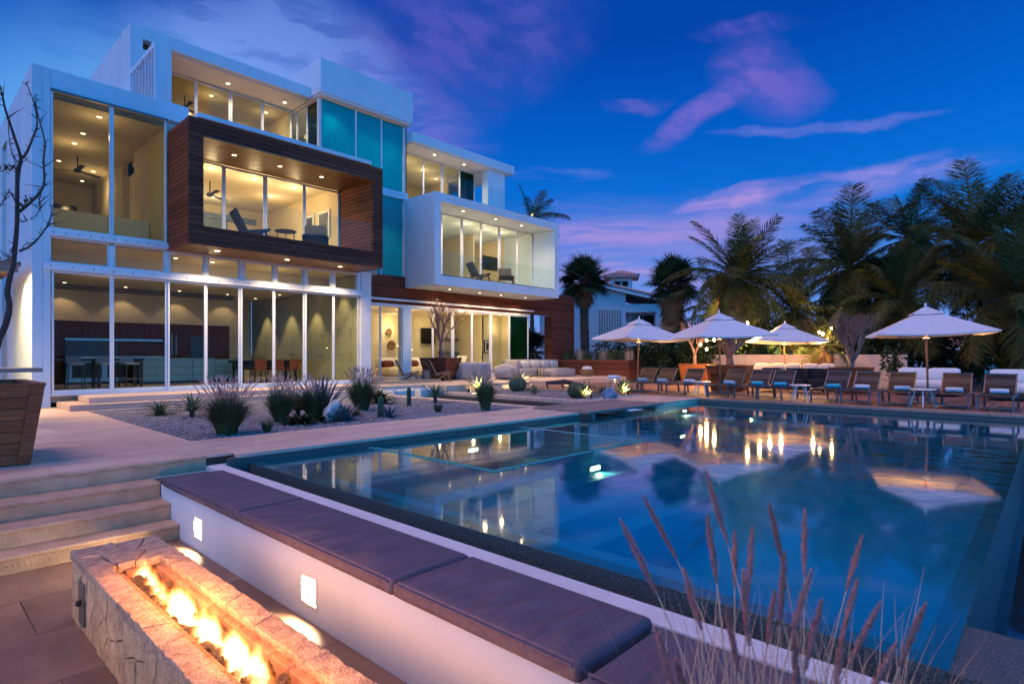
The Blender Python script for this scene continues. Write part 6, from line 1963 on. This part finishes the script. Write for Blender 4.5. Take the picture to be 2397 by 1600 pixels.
def bare_tree(label, loc, h, r, depth, seed, mat, trunk=.5, spread=.5, up=.2, kids=(2, 3), n0=3, L=None, name='bare_tree'):
    t = thing(name, label, 'tree', loc)
    rnd = random.Random(seed)
    b = Vector(loc)
    m = MB(); q = b + Vector((rnd.uniform(-.04, .04), rnd.uniform(-.04, .04), trunk))
    m.tube([b - Vector((0, 0, .1)), b + Vector((.02, 0, trunk * .5)), q], [r * 1.25, r * 1.05, r], 8)
    m.build('trunk', mat, t, smooth=True)
    cr = MB()
    for k in range(n0):
        a = 2 * math.pi * k / n0 + rnd.uniform(-.4, .4)
        d = Vector((math.cos(a) * spread, math.sin(a) * spread, 1)).normalized()
        grow(cr, q, d, r * .7, (L or h * .32), depth, rnd, spread * .75, up, 4, .0025, .74, kids)
    cr.build('crown', mat, t, smooth=True)
    return t
bare_tree('slender bare tree in the dark planter on the terrace', (15.75, 18.75, 1.05), 2.2, .085, 5, 4, 'barkl', .75, .62, .30, (2, 3), 4, .55)
bare_tree('twiggy bare tree in the planter before the beige wall', (21.2, 4.78, .75), 1.7, .075, 6, 7, 'barkl', .25, .55, .22, (2, 3), 6, .50)
bare_tree('small pale bare tree in the planter among the string lights', (23.0, 11.0, .8), 1.6, .07, 5, 9, 'barkl', .45, .5, .2, (2, 3), 4, .42)
bare_tree('stout bare tree with flaring limbs in the planter behind the fourth lounger', (20.2, 8.35, .8), 1.6, .13, 5, 12, 'barkl', .35, .45, .25, (2, 3), 6, .45)

# ------------------------------------------------------------------ palms
def frond_mesh(name, L, droop, seed, mat='frond', nl=120, ll=.82, hang=.75):
    r = random.Random(seed); mb = MB()
    pts = []
    for i in range(15):
        t = i / 14
        a = -droop * t ** 1.6
        if i == 0: p = Vector((0, 0, 0))
        else: p = pts[-1] + Vector((math.cos(a), 0, math.sin(a))) * L / 14
        pts.append(p)
    mb.tube(pts, [.035 * (1 - .85 * i / 14) for i in range(15)], 5)
    for i in range(nl):
        t = .10 + .90 * i / (nl - 1)
        f = t * 14; k = min(13, int(f)); p = pts[k].lerp(pts[k + 1], f - k)
        d = (pts[k + 1] - pts[k]).normalized()
        l = ll * math.sin(math.pi * min(1, .14 + .80 * t)) ** .6 * r.uniform(.6, 1.15)
        for s in (-1, 1):
            if r.random() < .06: continue
            o = (d * r.uniform(.35, .75) + Vector((0, s * (.95 - .3 * hang), 0)) + Vector((0, 0, .28 - hang * r.uniform(.1, .75)))).normalized()
            q = [p]
            dd = o.copy()
            for _ in range(3):
                dd = (dd + Vector((r.gauss(0, .06), r.gauss(0, .06), -.30 * hang * r.uniform(.5, 1.4)))).normalized()
                q.append(q[-1] + dd * l / 3)
            w = r.uniform(.010, .017)
            strip(mb, q, [w * .7, w, w * .8, .0015], d + Vector((0, 0, r.uniform(-.5, .5))))
    return mb.mesh(name, mat)
FR = [frond_mesh('frond', 3.0, dr, k, hang=hg) for k, (dr, hg) in enumerate(((.55, .5), (1.0, .7), (1.5, .85), (2.0, 1.0), (.25, .35), (1.25, .8)))]
def fan_mesh(name, Lp, Rb, seed, mat='fan', seg=30):
    r = random.Random(seed); mb = MB()
    mb.tube([(0, 0, 0), (Lp * .6, 0, .05), (Lp, 0, 0)], [.022, .016, .012], 5)
    for i in range(seg):
        a = R(-150 + 300 * i / (seg - 1))
        d = Vector((math.cos(a), math.sin(a), .0))
        l = Rb * (1 - .25 * abs(i / (seg - 1) - .5) * 2) * r.uniform(.9, 1.05)
        s = Vector((-math.sin(a), math.cos(a), 0))
        q = []
        for t in (0, .3, .6, .82, 1):
            q.append(Vector((Lp, 0, 0)) + d * l * t + Vector((0, 0, .05 * t - .42 * l * max(0, t - .45) ** 1.6 * 2 + (.03 if i % 2 else 0) * t)))
        strip(mb, q, [.012, l * .062, l * .05, l * .022, .002], s)
    return mb.mesh(name, mat)
FN = [fan_mesh('fan_leaf', .75, .85, k) for k in range(3)]
DRY = [fan_mesh('dry_leaf', .5, .75, k + 9, 'thatch') for k in range(2)]
def trunk_mesh(mb, base, top, r0, r1, bend, rings=16, boots=False, seed=0):
    rnd = random.Random(seed)
    pts = []; rad = []
    n = rings * 2
    for i in range(n + 1):
        t = i / n
        p = Vector(base).lerp(Vector(top), t) + Vector((bend[0], bend[1], 0)) * math.sin(math.pi * t) * .5
        pts.append(p); rad.append((r0 + (r1 - r0) * t) * (1.07 if i % 2 else .96))
    mb.tube(pts, rad, 10)
    if boots:
        for i in range(int(rings * 16)):
            t = rnd.random(); a = i * 2.399
            k = min(n - 1, int(t * n)); p = pts[k]
            d = Vector((math.cos(a), math.sin(a), .9)).normalized()
            e = p + Vector((math.cos(a), math.sin(a), 0)) * rad[k] * .9
            mb.bar(e, e + d * rnd.uniform(.08, .15), .05, .02)
    return pts[-1]
def coco(label, base, top, n, sc, seed, bend=(0, 0), wind=(.35, -.15), dead=0, r0=.16, name='coconut_palm', group='coconut palms behind the deck', emin=-60):
    t = thing(name, label, 'palm', base, group=group)
    m = MB(); tp = trunk_mesh(m, base, top, r0, r0 * .62, bend, 14)
    m.build('trunk', 'ptrunk', t, smooth=False)
    r = random.Random(seed)
    for i in range(n):
        f = (i + .5) / n
        el = 86 - (86 - emin) * f ** .85 + r.uniform(-6, 6)
        az = i * 2.39996 + r.uniform(-.25, .25)
        me = FR[4] if f < .12 else FR[0] if f < .3 else r.choice((FR[1], FR[5])) if f < .65 else r.choice((FR[2], FR[3]))
        s = sc * r.uniform(.72, 1.16)
        # lean every frond a little down-wind
        d = Vector((math.cos(az) * math.cos(R(el)), math.sin(az) * math.cos(R(el)), math.sin(R(el)))) + Vector((*wind, 0)) * .5
        az2 = math.atan2(d.y, d.x); el2 = math.atan2(d.z, math.hypot(d.x, d.y))
        obj('frond', me, t, tp, (r.uniform(-.6, .6), -el2, az2), (s, s * r.uniform(.8, 1.2), s))
    for i in range(dead):
        az = r.uniform(0, 6.28)
        obj('dry_leaf', r.choice(DRY), t, tuple(tp - Vector((0, 0, .15))), (r.uniform(-.4, .4), R(r.uniform(50, 80)), az), (sc * 1.3,) * 3)
    m = MB()
    for i in range(7):
        a = r.uniform(0, 6.28)
        m.lathe([(0, -.09), (.07, -.05), (.085, .02), (.05, .09), (0, .1)], tp + Vector((math.cos(a) * .2, math.sin(a) * .2, -.22 - r.uniform(0, .12))), 8)
    m.build('coconut', 'ptrunk', t, smooth=True)
    return t
def fanpalm(label, base, top, n, sc, seed, r0=.2, dead=14, group='fan palms', boots=True):
    t = thing('fan_palm', label, 'palm', base, group=group)
    m = MB(); tp = trunk_mesh(m, base, top, r0, r0 * .85, (0, 0), 14, boots, seed)
    m.build('trunk', 'ptrunk', t)
    r = random.Random(seed)
    for i in range(n):
        f = (i + .5) / n
        el = 88 - 125 * f + r.uniform(-7, 7); az = i * 2.39996 + r.uniform(-.2, .2)
        s = sc * r.uniform(.85, 1.1)
        obj('fan_leaf', r.choice(FN), t, tp, (r.uniform(-.5, .5), -R(el), az), (s, s, s))
    for i in range(dead):
        az = r.uniform(0, 6.28)
        obj('dry_leaf', r.choice(DRY), t, tuple(tp - Vector((0, 0, .1 + .05 * i * sc))), (r.uniform(-.4, .4), R(r.uniform(40, 75)), az), (sc * .9,) * 3)
    return t
fanpalm('fan palm with a shaggy trunk beside the neighbouring white house', (27.6, 19.9, 0), (27.7, 20.1, 5.5), 46, 1.12, 3, .26, 10)
fanpalm('fan palm with brown dead leaves left of the tallest coconut fronds', (28.6, 15.0, 0), (28.5, 14.9, 4.9), 40, 1.15, 5, .22, 30)
fanpalm('small dark fan palm seen through the wooden portal', (25.2, 22.3, 0), (25.2, 22.2, 1.5), 26, 1.0, 8, .16, 4, boots=False)
coco('coconut palm whose crown shows above the right roof of the house', (30.6, 26.6, 0), (30.3, 26.4, 10.6), 18, .85, 14, wind=(.3, -.2), group='coconut palms behind the deck')
coco('coconut palm behind the second parasol, first of the row', (28.2, 11.6, 0), (27.9, 11.2, 4.9), 44, 1.15, 21, (.2, .1), dead=6)
coco('coconut palm in the middle of the row behind the beige wall', (31.9, 7.0, 0), (31.6, 7.2, 5.4), 44, 1.2, 22, (.2, -.1), dead=5)
coco('slim-trunked coconut palm standing furthest back', (38.4, 5.8, 0), (38.3, 5.9, 7.6), 34, 1.1, 23, (.1, .1), r0=.17, dead=0)
coco('tallest coconut palm at the right, above the big parasol', (33.2, 2.4, 0), (33.1, 2.6, 6.1), 44, 1.32, 24, (.1, -.2), dead=3)
coco('low coconut palm drooping behind the farthest parasol', (29.5, 8.9, 0), (29.3, 9.0, 3.3), 40, 1.05, 25, dead=10, emin=-75)
coco('low coconut palm between the twiggy tree and the big parasol', (31.0, 4.9, 0), (30.8, 5.0, 3.6), 40, 1.1, 26, dead=4, emin=-70)
coco('low coconut palm at the right edge behind the big parasol', (27.5, .9, 0), (27.3, 1.1, 3.2), 40, 1.05, 27, dead=4, emin=-75)
coco('low drooping coconut palm filling the gap behind the string lights', (30.2, 13.0, 0), (30.0, 13.0, 3.4), 30, .95, 31, dead=12, emin=-75)
coco('low drooping coconut palm behind the twiggy tree', (33.0, 6.2, 0), (32.8, 6.3, 3.9), 30, 1.05, 32, dead=6, emin=-75)
coco('leaning coconut palm at the far right edge', (30.5, -.6, 0), (30.6, .2, 4.6), 32, 1.1, 33, dead=2)
coco('stubby young palm with ragged fronds in front of the beige wall', (24.9, 6.6, 0), (24.9, 6.6, 1.6), 15, .55, 28, dead=8, r0=.17, emin=-75)

for i, (x, y, tg, lab) in enumerate(((27.0, 11.3, (27.9, 11.2, 4.9), 'garden uplight at the foot of the palm behind the second parasol'), (28.4, 9.2, (29.3, 9.0, 3.4), 'garden uplight below the low palm behind the farthest parasol'), (30.6, 7.5, (31.6, 7.2, 5.4), 'garden uplight at the foot of the palm in the middle of the row'))):
    t = thing('garden_uplight', lab, 'lamp', (x, y, 0), group='uplights below the palms')
    MB().tube([(x, y, -.06), (x, y, .06)], .06, 10).build('housing', 'bronze', t)
    MB().tube([(x, y, .061), (x, y, .07)], .05, 10).build('lens', 'lampw', t)
    lamp('SPOT', (x, y, .12), 2600, (1, .66, .26), .05, tg, 80, .7, t)
# ------------------------------------------------------------------ hedge and undergrowth
def leafcloud(label, name, c, rad, n, size, seed, mat='hedge', group=None, cat='shrub', stems=True):
    t = thing(name, label, cat, (c[0], c[1], 0), group=group)
    r = random.Random(seed); mb = MB()
    lumps = [(Vector((r.uniform(-.75, .75) * rad[0], r.uniform(-.75, .75) * rad[1], r.uniform(-.5, .6) * rad[2])), r.uniform(.35, .6)) for _ in range(12)]
    for _ in range(n):
        lc, lr = r.choice(lumps)
        d = Vector((r.gauss(0, 1), r.gauss(0, 1), r.gauss(0, 1))).normalized() * (r.random() ** .35)
        p = Vector(c) + lc + Vector((d.x * rad[0], d.y * rad[1], d.z * rad[2])) * lr
        if p.z < .02: p.z = r.uniform(.02, .3)
        dv = (d + Vector((r.uniform(-.6, .6), r.uniform(-.6, .6), r.uniform(-.6, .4)))).normalized()
        s = dv.orthogonal().normalized(); s.rotate(Matrix.Rotation(r.uniform(0, 6.28), 3, dv))
        l = size * r.uniform(.6, 1.3)
        strip(mb, [p, p + dv * l * .5, p + dv * l], [l * .08, l * .26, l * .02], s)
    mb.build('foliage', mat, t)
    if stems:
        sm = MB()
        for k in range(5):
            a = r.uniform(0, 6.28)
            sm.tube([(c[0], c[1], 0), (c[0] + math.cos(a) * rad[0] * .3, c[1] + math.sin(a) * rad[1] * .3, c[2]), (c[0] + math.cos(a) * rad[0] * .6, c[1] + math.sin(a) * rad[1] * .6, c[2] + rad[2] * .5)], [.04, .025, .008], 5)
        sm.build('stem', 'bark', t)
    return t
hg = 'hedge shrubs behind the loungers'
for i, (c, rad, lab) in enumerate((((27.6, 17.4, 1.0), (1.4, 1.3, 1.15), 'dark leafy hedge shrub next to the board planter'), ((27.2, 15.4, 1.1), (1.3, 1.3, 1.2), 'dark leafy hedge shrub left of the first parasol pole'),
                                  ((26.6, 13.5, 1.15), (1.3, 1.3, 1.3), 'dark leafy hedge shrub right of the first parasol pole'), ((25.6, 12.0, .9), (1.1, 1.0, 1.0), 'dark leafy hedge shrub behind the second lounger'),
                                  ((29.5, 12.6, 1.6), (1.6, 1.6, 1.7), 'tall dark shrub behind the string lights'), ((29.6, 10.2, 1.5), (1.6, 1.5, 1.4), 'dark shrub rising behind the beige wall, left'),
                                  ((30.6, 6.6, 1.5), (1.6, 1.4, 1.3), 'dark shrub rising behind the beige wall, right'), ((33.5, 3.6, 1.4), (1.8, 1.4, 1.5), 'dark shrub behind the white daybed'),
                                  ((30.0, .8, 1.2), (2.0, 1.4, 1.2), 'dark shrub at the right edge of the picture'), ((36, 9, 1.6), (3, 2.5, 1.7), 'distant dark shrub between the palm trunks'), ((37, 1.5, 1.7), (3, 2, 1.6), 'distant dark shrub behind the tallest palm'))):
    leafcloud(lab, 'hedge_shrub', c, rad, 2600 if i < 4 else 2200, .17 if i < 4 else .24, 60 + i, 'hedge', hg)
leafcloud('slim potted bush with round leaves beside the right end of the beige wall', 'sea_grape', (23.4, 4.05, .75), (.32, .30, .8), 220, .16, 91, 'hedge', None, 'shrub')
t = thing('planter_grass', 'row of dry upright grasses growing from the board planter', 'grass', (24.9, 17.2, .92))
for k in range(9):
    y = 15.3 + .48 * k
    obj('tuft', grass_mesh('tuft', 130, .75, .22, .008, 70 + k, 'grass' if k % 3 else 'grassdry', r0=.22), t, (24.85 + .1 * math.sin(k * 2), y, .90))
# foreground fountain grass with seed heads
fg = thing('fountain_grass', 'tall pink-plumed fountain grass in the foreground', 'grass', (1.75, .45, -.68))
rg = random.Random(17)
tipl = [(1452, 1215, 1.75), (1652, 1100, 1.95), (1655, 1203, 1.9), (1762, 1232, 1.8), (1884, 1190, 1.95), (1800, 1175, 2.05), (1838, 1290, 1.7), (2008, 1352, 1.8), (2062, 1408, 1.75), (2168, 1408, 1.7), (1535, 1462, 1.6), (1975, 1478, 1.65), (1505, 1160, 2.1), (1740, 1330, 1.6), (1925, 1400, 1.6), (1600, 1330, 1.85), (1700, 1420, 1.7), (1860, 1480, 1.6), (1815, 1380, 1.9), (2100, 1500, 1.65), (1580, 1540, 1.55), (1720, 1240, 2.1), (2020, 1250, 2.1), (1900, 1330, 1.75)]
for i, (px, py, d) in enumerate(tipl):
    e = at(px, py, d)
    b = at(rg.uniform(1700, 1950), 1830, d - .05) ; b.z = -.66
    mid = b.lerp(e, .55) + Vector((0, 0, .10)) + (Vector((e.x - b.x, e.y - b.y, 0)) * -.18)
    Q = [(1 - t) ** 2 * b + 2 * t * (1 - t) * mid + t * t * e for t in [k / 10 for k in range(11)]]
    L = rg.uniform(.15, .22)
    MB().tube(Q[:9], [.0028] * 5 + [.0022] * 4, 5).build('stem', 'grassdry', fg)
    dr = (e - Q[8]).normalized()
    p0 = Q[8]; n = 10
    hd = MB()
    Ltot = (e - p0).length
    for _ in range(900):
        f = rg.random(); q = p0.lerp(e, f); rr = .0105 * (math.sin(math.pi * (.08 + .9 * f)) ** .6)
        a = rg.uniform(0, 6.28); o = dr.orthogonal().normalized(); o.rotate(Matrix.Rotation(a, 3, dr))
        tip = q + (o * .8 + dr * .9).normalized() * rr * rg.uniform(.9, 2.4)
        strip(hd, [q, q.lerp(tip, .6), tip], [.0012, .0016, .0002], dr.cross(o))
    hd.tube([p0, p0.lerp(e, .3), p0.lerp(e, .7), e], [.0015, .003, .0025, .0008], 6)
    hd.build('seed_head', 'seed', fg)
bl = MB()
for k in range(700):
    b = at(rg.uniform(1560, 2120), 1830, rg.uniform(1.5, 2.05)); b.z = -.66
    h = rg.uniform(.5, 1.12); a = rg.uniform(0, 6.28); out = rg.uniform(.05, .5)
    d = Vector((math.cos(a), math.sin(a), 0))
    strip(bl, [b + d * out * t * t + Vector((0, 0, h * t)) for t in (0, .3, .6, .85, 1)], [.0022, .0022, .0018, .0012, .0003], d.cross(Vector((0, 0, 1))))
bl.build('blades', 'grassdry', fg)

# ------------------------------------------------------------------ neighbouring houses
def nb(name, label, px, d, az):
    p = at(px, 830, d)
    return thing(name, label, 'house', (p.x, p.y, 0), R(az - 90))
n1 = nb('neighbour_house', 'white stuccoed neighbouring house with tiled roof and chimney tower', 1440, 42, 33.0)
Mn = WM[n1.name]
def NB(fn):
    """build in the house's own axes: x right, y away, z up"""
    m = MB(); fn(m); m.v = [tuple(Mn @ Vector(v)) for v in m.v]; return m
def gable(m, prof, y0, y1):
    n = len(prof)
    m.add([(x, y0, z) for x, z in prof] + [(x, y1, z) for x, z in prof], [tuple(range(n)), tuple(reversed(range(n, 2 * n)))] + [(i, i + n, (i + 1) % n + n, (i + 1) % n) for i in range(n)])
NB(lambda m: gable(m, [(-5.5, -.1), (.75, -.1), (.75, 5.75), (-1.2, 6.0), (-5.5, 4.5)], 0, 7)).build('wall', 'stucco', n1)
NB(lambda m: (m.box(.75, 4.0, 1.2, 7, -.1, 4.7), m.box(.75, 4.0, 0, 1.2, -.1, 2.2), m.box(.75, 4.0, 0, 1.2, 4.3, 4.9), m.box(2.85, 3.3, .0, .4, 2.2, 4.3))).build('wall', 'stucco', n1)
NB(lambda m: (m.box(1.25, 2.0, 1.15, 1.2, 2.25, 4.15), m.box(2.06, 2.8, 1.15, 1.2, 2.25, 4.15))).build('window', 'screen', n1)
rw = NB(lambda m: gable(m, [(-6.0, 4.45), (-1.2, 6.15), (4.4, 4.75), (4.4, 5.0), (-1.2, 6.42), (-6.0, 4.7)], -.5, 7.3)).build('roof', 'stucco', n1)
for k in range(22):
    f = k / 21
    y = -.45 + 7.6 * f
    NB(lambda m: m.tube([(-1.2, y, 6.45), (1.6, y, 5.75), (4.4, y, 5.05)], .12, 6)).build('roof_tile_row', 'tile_roof', rw)
    NB(lambda m: m.tube([(-1.2, y, 6.45), (-3.6, y, 5.6), (-6.0, y, 4.75)], .12, 6)).build('roof_tile_row', 'tile_roof', rw)
tw1 = NB(lambda m: (m.box(-.35, 1.25, 1.5, 3.1, 5.6, 6.35), m.box(-.35, -.05, 1.5, 3.1, 6.35, 7.0), m.box(.95, 1.25, 1.5, 3.1, 6.35, 7.0), m.box(-.05, .95, 2.9, 3.1, 6.35, 7.0), m.box(-.05, .95, 1.5, 1.7, 6.75, 7.0), m.box(.4, .5, 1.5, 1.7, 6.35, 6.75))).build('chimney_tower', 'stucco', n1)
NB(lambda m: m.add([(-.85, 1.0, 7.0), (1.75, 1.0, 7.0), (1.75, 3.6, 7.0), (-.85, 3.6, 7.0), (.45, 2.3, 7.55), (-.85, 1.0, 7.1), (1.75, 1.0, 7.1), (1.75, 3.6, 7.1), (-.85, 3.6, 7.1)], [(3, 2, 1, 0), (5, 6, 4), (6, 7, 4), (7, 8, 4), (8, 5, 4), (0, 1, 6, 5), (1, 2, 7, 6), (2, 3, 8, 7), (3, 0, 5, 8)])).build('tower_roof', 'tile_roof', tw1)
for k in range(10):
    x = -.75 + .27 * k
    NB(lambda m: m.tube([(x, .98, 7.12), (.45 + (x - .45) * .15, 2.2, 7.56)], .07, 6)).build('roof_tile_row', 'tile_roof', tw1)
    NB(lambda m: m.tube([(1.77, 1.05 + .27 * k, 7.12), (.55, 2.3 + (.27 * k - 1.25) * .15, 7.56)], .07, 6)).build('roof_tile_row', 'tile_roof', tw1)
sh = NB(lambda m: m.box(-1.15, .35, -.06, -.01, 1.9, 4.5)).build('shutter', 'plaster2', n1)
for k in range(9):
    x = -1.1 + .18 * k
    NB(lambda m: m.box(x - .03, x + .03, -.10, -.06, 1.85, 4.5)).build('shutter_bar', 'alu', sh)
n2 = nb('neighbour_house', 'low distant house with a pink tiled roof seen under the palms', 2095, 44, 10.0)
Mn = WM[n2.name]
NB(lambda m: (m.box(-3.0, 2.2, 0, 6, -.1, 1.7), m.box(2.2, 6.0, 1, 6, -.1, 1.6))).build('wall', 'stucco', n2)
r2 = NB(lambda m: gable(m, [(-3.4, 1.65), (2.5, 1.65), (2.5, 1.8), (-3.4, 1.8)], -.4, 6.4)).build('eaves', 'stucco', n2)
rr2 = NB(lambda m: m.add([(-3.4, -.4, 1.8), (6.4, -.4, 1.7), (6.4, 3, 2.7), (-3.4, 3, 2.9)], [(0, 1, 2, 3)])).build('roof', 'tile_roof', n2)
for k in range(30):
    x = -3.3 + .33 * k
    NB(lambda m: m.tube([(x, -.42, 1.84), (x, 3, 2.94 - .006 * k)], .09, 5)).build('roof_tile_row', 'tile_roof', rr2)
NB(lambda m: m.box(-1.9, .6, -.02, .02, .4, 1.35)).build('window', 'screen', n2)
NB(lambda m: (m.box(-2.05, -1.9, -.06, .0, .3, 1.45), m.box(.6, .75, -.06, 0, .3, 1.45), m.box(-1.9, .6, -.06, 0, 1.35, 1.45))).build('window_frame', 'plaster', n2)
